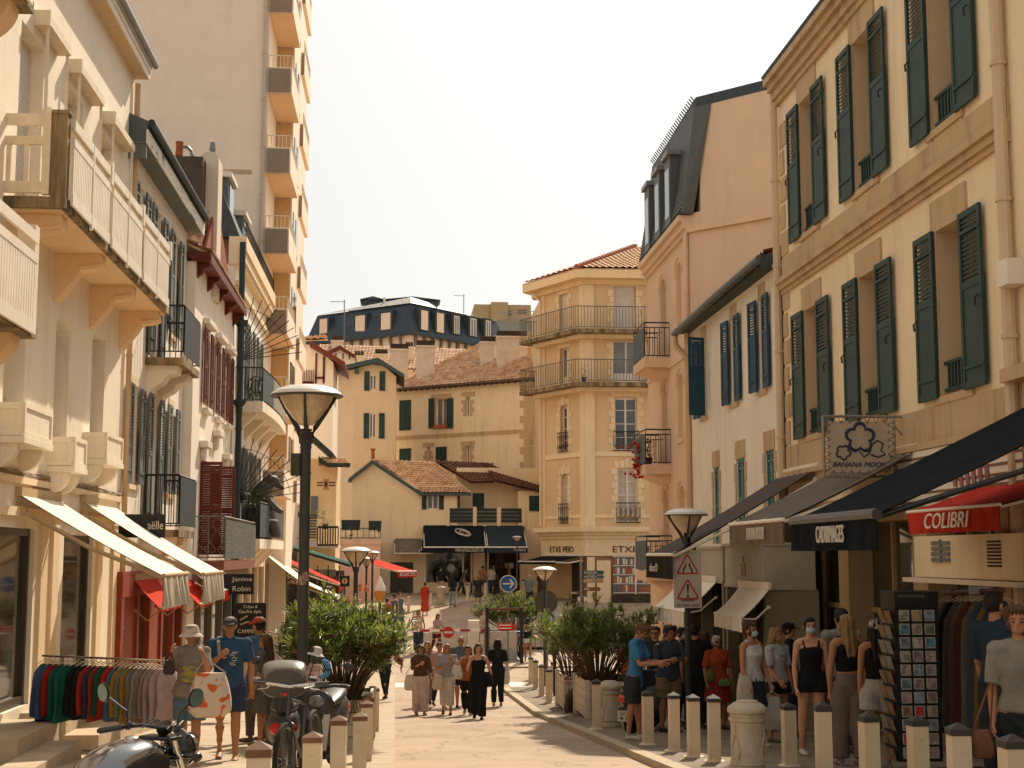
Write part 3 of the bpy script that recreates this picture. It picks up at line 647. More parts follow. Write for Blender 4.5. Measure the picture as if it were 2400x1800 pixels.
m2 = MB(); m2.fb(fr, 34.07, 40.93, .72, .735, -.1, .82); m2.build('reed_screen', mat('green_grey_mesh', (0.07,0.075,0.062), 0.8, (0.13,0.13,0.11), 26, mix=(0.5,0.6), stretch=(1,0.05,2.4)), b2)
WARP = None
# chimney stack group rising behind L2 / L3
ch = root('chimney_stack', (-6.2, 36, 6.5), 'dark chimney block with a red pot and hooped pipe in front of the tall tower', 'chimney')
m2 = MB(); x0, x1 = atY(379,400,35).x, atY(475,400,35).x; zt, zb = atY(430,366,35).z, atY(430,456,35).z; m2.box(x0, x1, 35, 36.2, 6.6, zt); m2.build('stack', mat('sooty_render', (0.075,0.055,0.04), 0.9, (0.11,0.08,0.06), 3, .4), ch)
m2 = MB(); c = atY(420,366,35.5); m2.lathe(c, [(.1,0),(.085,.3),(.1,.33),(.1,.37),(.07,.37)], 10); m2.build('chimney_pot', mat('terracotta', (0.42,0.12,0.04), .8), ch, smooth=True)
m2 = MB(); m2.tube([c+V((.1,0,.25)), c+V((.2,0,.24)), c+V((.3,0,.14)), c+V((.33,0,0))], .045, 8); m2.build('hoop_pipe', zinc, ch, smooth=True)
ch2 = root('round_chimney', (-4.9, 36, 7), 'pale round-topped chimney with a steel cowl beside the dark chimney block', 'chimney')
xa, xb = atY(475,400,36).x, atY(517,400,36).x; zt = atY(496,365,36).z; cx, rx_ = (xa+xb)/2, (xb-xa)/2
m2 = MB(); P = [(xa,35.6,6.4),(xb,35.6,6.4),(xb,35.6,zt-rx_)]+[(cx+rx_*math.cos(t), 35.6, zt-rx_+rx_*math.sin(t)) for t in [math.pi*i/10 for i in range(1,10)]]+[(xa,35.6,zt-rx_)]; m2.prism(P, (0,0.8,0)); m2.build('stack', plaster('stained_chimney', (0.72,0.6,0.46)), ch2)
m2 = MB(); c = atY(498,366,36); m2.lathe(c+V((0,0,-.1)), [(.07,0),(.07,.25),(.09,.26),(.06,.46),(.03,.46)], 10); m2.build('cowl', zinc, ch2, smooth=True)
# tiled roof slope + rusty party wall of the house next door
pw = root('party_wall_roof', (-5.2, 40, 6.6), 'rust-stained party wall with a red verge and wavy clay tiles behind the blue eaves', 'roof')
m2 = MB(); xa, xb = atY(425,480,34.6).x, atY(477,480,34.6).x; tileroof(m2, (xa,34.2,6.95), (xb,34.2,6.95), (xb,36.0,8.9), (xa,36.0,8.9), .3, .36, .09); m2.build('tile_slope', tile, pw)
m2 = MB(); m2.prism([(-4.86,33.9,6.9),(-4.86,36.2,9.0),(-4.86,40.7,6.9)], (.06,0,0)); m2.build('verge_board', redp, pw)
m2 = MB(); xa, xb = atY(489,560,41).x, atY(542,560,41).x; m2.box(xa, xb, 40.9, 41.2, 7.0, atY(515,515,41).z+.1); m2.build('wall', plaster('rusty_render', (0.34,0.2,0.12), (0.1,0.06,0.04), 0.9), pw)
m2 = MB()
a, b = V((xa,40.85,atY(489,512,41).z+.1)), V((xb,40.85,atY(542,537,41).z+.1)); m2.tube([a,b], .02, 4); m2.tube([a-V((0,0,.5)), b-V((0,0,.4))], .015, 4)
for i in range(5):
    q = a.lerp(b, (i+.5)/5)-V((0,0,.25)); m2.tube([q+V((.09*math.cos(t),0,.19*math.sin(t))) for t in [k*math.pi/5 for k in range(11)]], .012, 4)
m2.build('scroll_railing', iron, pw)
WARP = -5.0; WD = 45.0
# ---- L4 white house with curved balcony
X4 = -4.8; fr = FL(X4)
L4 = root('cornice_house', (-6, 45, gz(45)), 'white house with a moulded cornice and a curved balcony before the tower block', 'building')
mb = MB(); hs4 = [(42.3,43.3,4.4,7.0),(44.6,45.6,4.4,7.0),(47.2,48.2,4.4,7.0),(42.3,43.3,0.5,3.2),(44.6,45.6,0.5,3.2),(47.2,48.2,0.5,3.2)]
wallface(mb, fr, 41.0, 50.3, -4.3, 8.2, hs4, .28); mb.fb(fr, 41.0, 50.3, -7, -.285, -4.3, 8.2); mb.poly([fr(41,0,-4), fr(41,-.3,-4), fr(41,-.3,8.2), fr(41,0,8.2)]); mb.build('wall', whitew, L4)
for h in hs4:
    window(L4, fr, h[0], h[1], h[2], h[3], trimw, gdark, .18, 2, 4)
    shutter(L4, fr, h[0]-.5, h[0]-.01, h[2], h[3], shGr); shutter(L4, fr, h[1]+.01, h[1]+.5, h[2], h[3], shGr)
m2 = MB()
for (w_, za, zb) in ((.1,7.6,7.75),(.16,8.2,8.35),(.24,8.35,8.6),(.3,8.6,8.98)): m2.fb(fr, 40.95, 50.35, 0 if za < 8 else -.2, w_, za, zb)
m2.build('cornice', stonel, L4)
rf = MB(); rf.prism([fr(41,0.1,8.98), fr(41,-.7,10.9), fr(41,-3.5,11.4), fr(41,-6.8,8.98)], (0,9.3,0)); rf = rf.build('roof', slate, L4)
for (pa, pb, pt, pbm, Y) in ((517,543,426,535,41.4),(543,578,513,565,44.5)):
    xa, xb = atY(pa,480,Y).x, atY(pb,480,Y).x; zt, zb = atY(pb,pt,Y).z, atY(pb,pbm,Y).z
    m2 = MB(); m2.box(xa, xb-.05, Y, Y+1.3, min(zb, 8.9), zt-.15); d = m2.build('dormer', shGr, rf)
    m2 = MB(); m2.prism([(xa-.1,Y-.1,zt-.15),(xb+.06,Y-.1,zt-.15),(xb+.06,Y-.1,zt-.02),(xa-.1,Y-.1,zt+.06)], (0,1.5,0)); m2.build('dormer_hood', trimw, d)
    m2 = MB(); m2.box(xb-.049, xb-.02, Y+.15, Y+1.1, zb+.3, zt-.25); m2.build('dormer_window', gdark, d)
m2 = MB(); barrail(m2, fr(41.2,.25,8.98), fr(50.2,.25,8.98), .45, .3, .012, .02, .05); m2.build('roof_railing', iron, rf)
for (zs, zt) in ((4.38,5.35),(.45,1.5)):
    def out(t): return 0.8-0.02+0.12*math.sin(math.pi*t)
    b2 = MB(); P = [fr(41.5,0,zs-.28), fr(41.5,.8,zs-.28)]+[fr(41.5+8.2*i/8, out(i/8)+.02, zs-.28) for i in range(1,9)]+[fr(49.7,0,zs-.28)]
    b2.prism(P, (0,0,.28)); b2 = b2.build('balcony', cream2, L4)
    m2 = MB()
    for q in (42.0, 44.2, 46.4, 48.6): m2.prism([fr(q,0,zs-.28), fr(q,.6,zs-.28), fr(q,.4,zs-.5), fr(q,0,zs-.9)], (0,.35,0))
    m2.build('bracket', cream2, b2)
    m2 = MB(); barrail(m2, fr(41.52,0,zs), fr(41.52,.78,zs), zt-zs, .09, .01, .02, .06)
    for i in range(8): barrail(m2, fr(41.5+8.2*i/8, out(i/8), zs), fr(41.5+8.2*(i+1)/8, out((i+1)/8), zs), zt-zs, .12, .009, .02, .06)
    for k in range(4):
        q = .12+k*.2
        m2.tube([fr(41.51, q+.06*math.cos(t), zs+.5+.22*math.sin(t)) for t in [j*math.pi/4 for j in range(9)]], .008, 4)
    m2.build('railing', ironG, b2)
    m2 = MB()
    for i in range(8): m2.poly([fr(41.5+8.2*i/8, out(i/8)+.02, zs+.06), fr(41.5+8.2*(i+1)/8, out((i+1)/8)+.02, zs+.06), fr(41.5+8.2*(i+1)/8, out((i+1)/8)+.02, zt-.05), fr(41.5+8.2*i/8, out(i/8)+.02, zt-.05)])
    m2.build('screen', mat('blue_grey_screen', (0.06,0.08,0.085), .7, (0.3,0.27,0.2), .35, mix=(.5,.56), det=1), b2)
pipe(L4, [(-4.6,40.9,8.8), (-4.6,40.9,-3.5)], .085, ironG)
m2 = MB()
for z in (6.2, 3.95): m2.lathe((-4.6,40.9,z), [(.09,0),(.1,.2),(.2,.34),(.2,.4),(.05,.4)], 4)
m2.build('rain_hopper', ironG, L4)
# anti-climb spike fans between the houses
for (py, n0) in ((850,11),(1175,11)):
    c = atY(560,py,41.2); sf = MB()
    for i in range(n0):
        a = R(84-i*7.6); L = 1.85 if i > 0 else 1.6
        sf.tube([c, c+V((math.cos(a)*L, .0, math.sin(a)*L))], .012, 4)
    sf.tube([c+V((math.cos(R(a))*1.5, 0, math.sin(R(a))*1.5)) for a in range(10, 86, 8)], .008, 4)
    sf.build('spike_fan', iron, L4)
WD = 52.0
# ---- tower block
TW = root('tower_block', (-8, 54, gz(54)), 'tall pink-beige apartment tower with a blank gable and stacked balconies', 'building')
mb = MB(); mb.box(-17, -4.8, 50.5, 53.99, -4.3, 27); mb.box(-17, -4.15, 54, 57, -4.3, 27).box(-17, -4.8, 57, 70, -4.3, 27); mb.build('wall', towerw, TW)
zf = [18.9, 16.1, 13.3, 10.5, 7.68, 4.87, 2.05, 21.7]
for i, z in enumerate(zf):
    bb = MB(); bb.box(-4.8, -3.95, 50.45, 54.0, z, z+.9); bb = bb.build('balcony', plaster('grey_render', (0.5,0.36,0.26), amt=.25) if False else towerw, TW)
    m2 = MB(); m2.box(-4.79, -4.0, 50.39, 50.45, z+.02, z+.84); m2.build('shaded_front', mat('shaded_parapet', (0.30,0.215,0.155), .85, (0.25,0.18,0.13), 2), bb)  # parapet side turned from the sun: its shade put into the brown colour
    m2 = MB(); barrail(m2, (-4.78,50.5,z+.86), (-3.98,50.5,z+.86), .46, .13, .012, .02, .04); barrail(m2, (-3.98,50.5,z+.86), (-3.98,53.9,z+.86), .46, .13, .012, .02, .04); m2.build('railing', woodw, bb)
    m2 = MB(); m2.box(-4.78, -3.96, 50.5, 54, z-.02, z-.001); m2.build('soffit', orangew, bb)
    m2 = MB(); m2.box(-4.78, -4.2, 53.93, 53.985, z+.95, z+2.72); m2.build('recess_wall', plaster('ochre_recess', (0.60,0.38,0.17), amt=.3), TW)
    b3 = MB(); b3.box(-4.15, -4.0, 57.2, 60.9, z, z+.9); b3 = b3.build('balcony', towerw, TW)
    m2 = MB(); m2.box(-4.14, -4.02, 57.14, 57.2, z+.02, z+.84); m2.build('shaded_front', MC['shaded_parapet'], b3)  # same painted shade on the second column of parapets
    m2 = MB(); barrail(m2, (-4.02,57.2,z+.86), (-4.02,60.8,z+.86), .46, .2, .012, .02, .04); m2.build('railing', woodw, b3)
    m2 = MB(); m2.box(-4.149, -4.12, 54.5, 55.4, z+1.0, z+2.4).box(-4.149, -4.12, 55.8, 56.7, z+1.0, z+2.4); m2.build('window', gdark, TW)
mb = MB(); mb.box(-17,-3.5,53.0,57.0,25,25.3); mb.build('roof_slab', towerw, TW)
pipe(TW, [(-4.93,50.4,24), (-4.93,50.4,6)], .07, mat('pale_pipe', (0.55,0.46,0.36), .6))
m2 = MB(); m2.box(atY(515,425,50.4).x, atY(600,425,50.4).x, 50.485, 50.5, atY(560,430,50.5).z, atY(560,420,50.5).z); m2.build('string_stain', mat('rust_stain', (0.42,0.3,0.15), .9, (0.6,0.45,0.3), 3, stretch=(1,1,4)), TW)
TW.location.x -= .12
WZ = 4.0
# ================ RIGHT SIDE =================
WARP = 7.2; WZ = 5.0; WD = 24.0
XR = 7.2; fr = FR(XR)
R1 = root('shuttered_townhouse', (8, 22, gz(22)), 'cream stone-trimmed townhouse with tall dark green shutters and a stained mid cornice', 'building')
cols3 = [(24.55,25.35),(21.5,22.35),(18.3,19.15)]
hsr = [(a,b,5.65,7.95) for a,b in cols3]+[(a,b,2.1,4.3) for a,b in cols3]
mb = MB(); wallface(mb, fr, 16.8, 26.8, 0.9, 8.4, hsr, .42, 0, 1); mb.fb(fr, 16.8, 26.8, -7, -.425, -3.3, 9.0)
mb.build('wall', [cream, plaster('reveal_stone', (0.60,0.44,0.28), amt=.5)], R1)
st = MB(); si = MB()
for (a, b, c, d) in hsr:
    window(R1, fr, a, b, c, d, woodw, gdark, .34, 2, 3)
    shutter(R1, fr, a-.70, a-.03, c-.02, d+.02, shG, louver=.42); shutter(R1, fr, b+.03, b+.70, c-.02, d+.02, shG, louver=.42)
    st.fb(fr, a-.17, b+.17, 0, .035, d+.0, d+.42); st.fb(fr, a-.15, a, 0, .03, c, d).fb(fr, b, b+.15, 0, .03, c, d)
    st.fb(fr, a-.2, b+.2, 0, .05, c-.1, c); st.fb(fr, a-.02, b-.0, .0, .02, c-.44, c-.4) if c > 4 else None
    for u in (a-.15, b+.02): st.fb(fr, u, u+.13, 0, .026, c-.5 if c > 4 else c-.11, c-.1)
    g = MB(); g.fb(fr, a, b, -.06, -.02, c+.42, c+.46).fb(fr, a, b, -.06, -.02, c+.06, c+.1)
    u = a+.05
    while u < b-.04: g.fb(fr, u, u+.03, -.055, -.025, c+.1, c+.42); u += .11
    g.build('window_guard', shG, R1)
    for s_, u in ((1, a-.62), (-1, b+.6)): si.tube([fr(u, .1, (c+d)/2), fr(u, .15, (c+d)/2-.05), fr(u,.14,(c+d)/2-.14)], .015, 4)
for z0_, z1_, wd in ((5.12,5.5,.033),(1.52,2.0,.033)): st.fb(fr, 16.8, 26.75, 0, wd, z0_, z1_)
for z0_, z1_, wd in ((5.02,5.12,.16),(4.92,5.02,.1),(4.84,4.92,.05),(1.43,1.52,.14),(1.3,1.43,.07)): st.fb(fr, 16.8, 26.78, 0, wd, z0_, z1_)
for i in range(12):
    z = 2.05+i*.5 
    if 4.6 < z < 5.4: continue
    st.fb(fr, 26.35 if i % 2 else 26.5, 26.78, 0, .025, z, z+.42)
st.build('stone_trim', stone, R1)
si.build('shutter_catch', iron, R1)
m2 = MB()
for z0_, z1_, wd in ((8.36,8.46,.08),(8.46,8.6,.14),(8.6,8.72,.22),(8.72,8.84,.3)): m2.fb(fr, 16.8, 26.84, -.2, wd, z0_, z1_)
m2.build('cornice', stone, R1)
rf = MB(); rf.prism([fr(16.8,.3,8.845), fr(16.8,.33,8.9), fr(16.8,-3.4,11.4), fr(16.8,-7,8.9)], (0,10.05,0)); rf = rf.build('roof', slate, R1)
m2 = MB(); m2.fb(fr, 26.0, 27.2, -.55, -.25, 8.9, 9.5); m2.build('roof_cap', zinc, rf)
pp = plaster('pipe_paint', (0.62,0.42,0.24)); pp2 = plaster('pipe_paint_pale', (0.66,0.5,0.33))
pipe(R1, [(7.12,26.9,8.6),(7.12,26.9,.6)], .075, pp2); pipe(R1, [(7.1,16.85,9),(7.1,16.85,-2.3)], .08, pp2)
WZ = 0.0
# ground-floor shops under R1 and R0
m2 = MB()
for (a, b) in ((16.6,17.0),(19.2,19.75),(22.6,23.1),(26.3,26.8)): m2.fb(fr, a, b, -.4, .1, -3.3, .9)
m2.fb(fr, 16.6, 26.8, -.4, .04, .5, .9); m2.build('shop_pillar', plaster('brown_pillar', (0.46,0.32,0.17), amt=.5), R1)
m2 = MB(); m2.fb(fr, 16.8, 26.5, -.38, -.3, -3.3, .5); m2.build('shop_glass', gshop, R1)
m2 = MB()
for u in (17.9, 18.6, 20.6, 21.5, 24.0, 25.1): m2.fb(fr, u, u+.07, -.3, -.24, -3.3, .5)
m2.fb(fr, 17.0, 26.3, -.3, -.25, -.9, -.82); m2.build('shop_mullion', mat('ochre_joinery', (0.42,0.28,0.13), .6), R1)
# projecting shop fascia boxes
for (ya, yb, zt, zb, lab) in ((24.4,27.3,.16,-.55,'putty coloured projecting shop fascia with a small dark bottle emblem'),(27.5,31.4,.12,-.5,'plain putty coloured projecting shop fascia behind the one with the emblem')):
    f6 = FR(6.2); o = root('shop_fascia', f6(ya, 0, zb), lab, 'shop fascia', 'projecting shop fascias on the right')
    m2 = MB(); m2.fb(f6, ya, yb, -.9, 0, zb, zt).fb(f6, ya-.03, yb+.03, -.9, .04, zt, zt+.05).fb(f6, ya-.02, yb+.02, -.9, .025, zb-.05, zb); m2.build('fascia_box', mat('putty_paint', (0.45,0.41,0.31), .6, (0.38,0.35,0.27), 2), o)
    for q_ in (ya, (ya+yb)/2, yb-.12): m2 = MB(); m2.fb(f6, q_, q_+.12, -.95, 0.0, gz(yb), zb-.05); m2.build('shopfront_post', mat('putty_post', (0.3,0.25,0.17), .6), o)
    m2 = MB(); m2.fb(f6, ya+.12, yb-.12, -.25, -.22, gz(yb), zb-.05); m2.build('shop_glass', gshop, o)
    if lab.startswith('putty'):
        m2 = MB(); u = (ya+yb)/2; m2.fb(f6, u-.16, u+.16, 0, .01, zb+.16, zb+.40); m2.lathe(f6(u, .0, zb+.47), [(.055,0),(.055,.012)], 10, axis=f6.n); m2.build('emblem', blackp, o)
# R0 next house (mostly outside the frame)
R0 = root('corner_shop_house', (8, 12, gz(12)), 'cream house end at the photo edge above the red and navy awnings', 'building')
mb = MB(); mb.fb(fr, 5, 16.9, -7, -.004, 1.9, 9.2).fb(fr, 5, 16.75, -7, -.5, -2.5, 1.9).fb(fr, 13.5, 14.1, -.5, 0, -2.5, 1.9).fb(fr, 16.3, 16.7, -.5, 0, -2.5, 1.9); mb.build('wall', cream, R0)
WZ = 2.0; m2 = MB(); m2.fb(fr, 8, 16.6, 0, .22, 2.0, 2.16); m2.build('string_course', stone, R0)
m2 = MB(); m2.fb(fr, 16.3, 20.4, .05, .12, .66, 1.42); o = m2.build('fascia', trimw, R0)
m2 = MB()
for i in range(6): m2.fb(fr, 16.3, 20.4, .12, .126, .7+i*.12, .735+i*.12)
m2.build('fascia_band', mat('brown_stripe', (0.2,0.12,0.07), .7), R0)
m2 = MB()
for i, u in enumerate((17.2,17.4,17.6,17.8,18.0,18.2)): m2.prism([fr(u,.13,.84+.03*(i%2)), fr(u+.1,.13,.87), fr(u+.13,.13,1.08), fr(u+.03,.13,1.1)], fr.n*.01)
m2.build('fascia_lettering', mat('mauve_letter', (0.3,0.13,0.12), .7), R0)
m2 = MB(); m2.fb(fr, 15.9, 19.2, .0, .35, -.29, .24); m2.build('shop_front_box', stonel, R0)
m2 = MB()
for i in range(4): m2.fb(fr, 17.95, 18.55, .351, .37, -.09+i*.07, -.04+i*.07)
m2.fb(fr, 18.22, 18.27, .352, .375, -.1, .19); m2.build('louvre_vent', zinc, R0)
m2 = MB()
for i in range(8): m2.fb(fr, 16.45, 16.8, .351, .372, -.14+i*.04, -.12+i*.04)
m2.build('slatted_vent', darkin, R0)
m2 = MB(); m2.fb(fr, 15.7, 19.4, .2, .45, -.36, -.30); m2.build('canopy_lip', woodw, R0)
m2 = MB(); m2.tube([(7.05,13.0,3.0),(7.05,13.0,-2.1)], .05, 6); m2.build('downpipe', greyi, R0)
m2 = MB(); m2.box(6.95,7.15,16.2,16.5,3.1,3.4); m2.build('junction_box', trimw, R0)
# R0 shop interior rail side
# awnings right
fr0 = FR(XR)
awning('shop_awning', 'large navy canvas awning with a white name on its hanging valance', fr0, 13.2, 16.0, .05, 1.72, 2.86, .37, blackcan, blackcan, .33, bar=.055, armm=mat('dark_awning_metal', (0.04,0.04,0.04), .35, metal=.5), text=('CADRIMAGES', 14.05, 14.95, .08, .17), tm=letw, ra=.9)
awning('shop_awning', 'red awning with hand-drawn white letters tucked under the navy canvas', fr0, 14.8, 17.5, .05, .86, 1.0, .52, redcan, redcan, .27, bar=.02, text=('COLIBRI', 15.5, 16.8, .05, .18, .25), tm=letb, ra=.3)
awning('shop_awning', 'brown-grey ribbed awning with a brown lettered valance beside the flower emblem sign', fr0, 19.6, 22.8, .05, 1.45, 1.97, .48, mat('taupe_canvas', (0.20,0.17,0.14), .85, (0.13,0.11,0.09), 3, .1, stretch=(1,7,1)), browncan, .33, ribs=1, text=('BANANA MOON', 20.5, 21.5, .07, .18, .2), tm=letw)
awning('shop_awning', 'long grey awning half in sun above the white warning sign', fr0, 24.3, 26.8, .05, 1.49, 2.6, 0.0, mat('grey_canvas', (0.13,0.105,0.09), .85, (0.10,0.085,0.075), 3, .1, stretch=(1,7,1)), mat('dark_valance', (0.035,0.033,0.03), .8), .42, ribs=1, text=('clara D', 25.5, 26.3, .12, .14), tm=letw)
f6 = FR(6.2)
awning('shop_awning', 'white drop awning just right of the warning sign post', f6, 24.0, 26.1, .02, -.56, .5, -1.05, whitecan, whitecan, .24, bar=.02, ra=.9)
awning('shop_awning', 'white drop awning farther off, left of the warning sign post', f6, 28.0, 31.2, .02, -.52, .68, -1.12, whitecan, whitecan, .28, bar=.02, ra=.9)
WZ = 3.5; WD = 31.0
# ---- R2 low house with blue shutters
R2 = root('blue_shutter_house', (8, 31, gz(31)), 'low cream house with blue shutters under a sagging dark gutter', 'building')
fr = FR(XR); hs2 = [(28.02,28.5,3.27,5.1),(30.4,30.95,3.27,5.1),(33.45,34.0,3.27,5.1),(27.55,28.25,.35,2.05),(29.9,30.65,.3,2.05),(32.3,32.9,.25,2.0)]
mb = MB(); wallface(mb, fr, 26.95, 35.45, -.2, 5.55, hs2, .26); mb.fb(fr, 26.95, 35.45, -6, -.265, -3.8, 5.55); mb.build('wall', cream2, R2)
for i, h in enumerate(hs2):
    if i < 3:
        window(R2, fr, *h, woodw, gdark, .18, 2, 3)
        shutter(R2, fr, h[0]-.44, h[0]-.01, h[2], h[3], shB, louver=.4, hinge=h[0]-.01, ang=0.0 if i < 2 else 1.25)
        shutter(R2, fr, h[1]+.01, h[1]+.44, h[2], h[3], shB, louver=.4, hinge=h[1]+.01, ang=.12)
    else:
        c = (h[0]+h[1])/2
        shutter(R2, fr, h[0]+.01, c-.004, h[2], h[3], shT, w0=-.07, louver=1); shutter(R2, fr, c+.004, h[1]-.01, h[2], h[3], shT, w0=-.07, louver=1)
m2 = MB()
for h in hs2[3:]:
    m2.fb(fr, h[0]-.06, h[1]+.06, 0, .02, h[3], h[3]+.38)
    for k in range(4): m2.fb(fr, h[0]-(.16 if k % 2 else .1), h[0], 0, .02, h[2]+k*.42, h[2]+k*.42+.4).fb(fr, h[1], h[1]+(.16 if k % 2 else .1), 0, .02, h[2]+k*.42, h[2]+k*.42+.4)
for h in hs2[:3]: m2.fb(fr, h[0]-.08, h[1]+.08, 0, .03, h[2]-.1, h[2]).fb(fr, h[0]-.03, h[1]+.03, 0, .012, h[3], h[3]+.3)
m2.build('window_trim', stone, R2)
rf = MB(); tileroof(rf, (6.95,26.98,5.7), (6.95,35.5,5.6), (10.5,35.5,7.0), (10.5,26.98,7.0), .22, .35, .05); rf = rf.build('roof', tiled, R2)
m2 = MB(); m2.fb(fr, 26.96, 35.5, -.1, .28, 5.5, 5.56).fb(fr, 26.95, 26.99, -.4, .34, 5.45, 5.7); m2.build('soffit', mat('dark_green_boards', (0.06,0.075,0.065), .7), rf)
m2 = MB(); m2.tube([fr(26.97,.36,5.62), fr(31,.37,5.58), fr(35.5,.36,5.5)], .085, 8)
u = 27.3
while u < 35.4: m2.tube([fr(u,.44,5.56), fr(u,.4,5.5), fr(u,.28,5.5)], .012, 4); u += .55
m2.build('gutter', mat('green_zinc', (0.10,0.115,0.095), .5, (0.07,0.08,0.07), 4), rf, smooth=True)
m2 = MB(); m2.tube([fr(35.4,.36,5.45), fr(35.4,.34,5.2), fr(35.3,.1,4.9), fr(35.3,.07,4.6), fr(35.3,.07,-1)], .07, 8); m2.build('downpipe', pp, R2, smooth=True)
WZ = 6.0; WD = 37.0
# ---- R3 mansard house
R3 = root('mansard_house', (9, 38, gz(38)), 'peach house with a steep slate mansard, arched niches and three small balconies', 'building')
hs3 = [(36.4,37.15,5.85,7.55,.35),(38.6,39.4,5.29,7.55,.35),(36.4,37.15,3.0,4.7,.35),(38.6,39.4,2.43,4.7,.35),(36.4,37.15,.1,1.8,.35),(38.6,39.4,-.42,1.8,.35)]
peach = plaster('peach_plaster', (0.80,0.56,0.37), amt=.3)
mb = MB(); wallface(mb, fr, 35.5, 41.5, -4, 8.1, hs3, .3); mb.fb(fr, 35.8, 41.5, -6, -.305, -4, 8.1)
mb.prism([(7.21,35.5,-4),(10.2,32.5,-4),(13.2,35.5,-4),(13.2,41.5,-4),(7.6,41.5,-4)], (0,0,12.5)); mb.prism([(7.47,35.24,8.5),(10.2,32.5,8.5),(13.2,35.5,8.5),(13.2,41.5,8.5),(7.62,41.5,8.5)], (0,0,2.6)); mb.build('wall', peach, R3)
for h in hs3: window(R3, fr, h[0], h[1], h[2], h[3], mat('grey_blind', (0.5,0.42,0.35), .8), curt, .22, 1, 1, arch=.3)
m2 = MB()
for h in hs3:
    cu, hw = (h[0]+h[1])/2, (h[1]-h[0])/2+.12
    m2.tube([fr(cu-hw*math.cos(math.pi*i/8), .01, h[3]-.35+.47*math.sin(math.pi*i/8)) for i in range(9)], .035, 4)
    m2.fb(fr, h[0]-.06, h[1]+.06, 0, .05, h[2]-.12, h[2])
m2.fb(fr, 35.5, 41.5, 0, .05, 4.98, 5.05); m2.build('arch_moulding', peach, R3)
m2 = MB()
for w_, a, b in ((.08,8.0,8.12),(.16,8.12,8.3),(.26,8.3,8.45)): m2.fb(fr, 35.45, 41.55, -.1, w_, a, b)
nrm = V((-1,-1,0)).normalized()
m2.prism([(7.2,35.5,8.02),(10.2,32.5,8.02),(10.2,32.5,8.12),(7.2,35.5,8.12)], nrm*.08)
m2.build('cornice', peach, R3)
rf = MB(); rf.poly([fr(35.4,.22,8.46), fr(41.6,.22,8.46), fr(41.6,-.25,11.3), fr(35.4,-.25,11.3)])
rf.prism([(7.0,35.42,8.46),(7.28,35.42,8.46),(7.62,35.42,11.0),(7.62,35.42,11.3),(7.4,35.42,11.3)], (0,6.1,0))
rf.prism([(7.4,35.3,11.1),(10.3,32.4,11.1),(13.4,35.5,11.1),(13.4,41.6,11.1),(7.45,41.6,11.1)], (0,0,.25))
rf = rf.build('roof', slate, R3)
m2 = MB(); m2.prism([(6.99,35.36,8.46),(7.3,35.36,8.46),(7.72,35.0,11.1),(7.36,35.36,11.1)], (0,-.05,0)); m2.build('verge', mat('lead_grey', (0.11,0.115,0.105), .5), rf)
m2 = MB()
for i in range(26): m2.fb(fr, 35.5+i*.235, 35.6+i*.235, .2-.018*0, .235, 8.5, 8.56)
for i in range(22):
    z = 8.6+i*.125; w_ = .22-.47*(z-8.46)/2.84
    m2.fb(fr, 35.42, 41.6, w_-.02, w_+.012, z, z+.012)
m2.build('slate_course', mat('slate_edge', (0.025,0.03,0.033), .6), rf)
for yd in (36.7,38.2,39.8):
    m2 = MB(); m2.fb(fr, yd, yd+.75, -.6, .22, 8.5, 10.3); d = m2.build('dormer', mat('lead_grey', (0.11,0.115,0.105), .5), rf)
    m2 = MB(); m2.fb(fr, yd+.1, yd+.65, .221, .23, 8.75, 10.0); m2.build('dormer_window', gdark, d)
    m2 = MB(); m2.fb(fr, yd-.08, yd+.83, -.6, .3, 10.3, 10.42); m2.build('dormer_hood', zinc, d)
m2 = MB(); 
for i in range(30): m2.tube([fr(35.5+i*.2,-.2,11.32), fr(35.55+i*.2,-.12,11.44)], .02, 3)
m2.build('ridge_tooth', slate, rf)
pipe(R3, [(7.12,35.52,8.0),(7.12,35.52,5.0)], .06, peach)
for i, zs in enumerate((5.28,2.42,-.43)):
    b2 = MB(); b2.fb(fr, 38.15, 39.95, 0, .7, zs-.26, zs); b2.prism([fr(38.3,0,zs-.26),fr(38.3,.6,zs-.26),fr(38.3,0,zs-.5)], (0,1.5,0)); b2 = b2.build('balcony', peach, R3)
    m2 = MB(); r_ = .014
    for (p, q) in ((fr(38.17,0,zs), fr(38.17,.68,zs)), (fr(38.17,.68,zs), fr(39.93,.68,zs)), (fr(39.93,0,zs), fr(39.93,.68,zs))):
        m2.tube([p+V((0,0,.93)), q+V((0,0,.93))], .02, 4); m2.tube([p+V((0,0,.8)), q+V((0,0,.8))], r_, 4); m2.tube([p+V((0,0,.05)), q+V((0,0,.05))], r_, 4)
        n = max(4, int((q-p).length/.13))
        for k in range(n+1):
            s_ = p.lerp(q, k/n); m2.tube([s_+V((0,0,.05)), s_+V((0,0,.8 if 0 < k < n else .93))], r_*.8, 4)
    m2.tube([fr(38.17,.2,zs+.66), fr(38.17,.52,zs+.66)], .01, 4); m2.build('railing', ironG, b2)
    m2 = MB(); m2.fb(fr, 38.2, 39.9, .685, .7, zs+.05, zs+.8); m2.build('privacy_panel', mat('blue_grey_panel', (0.10,0.125,0.13), .7), b2)
WARP = None
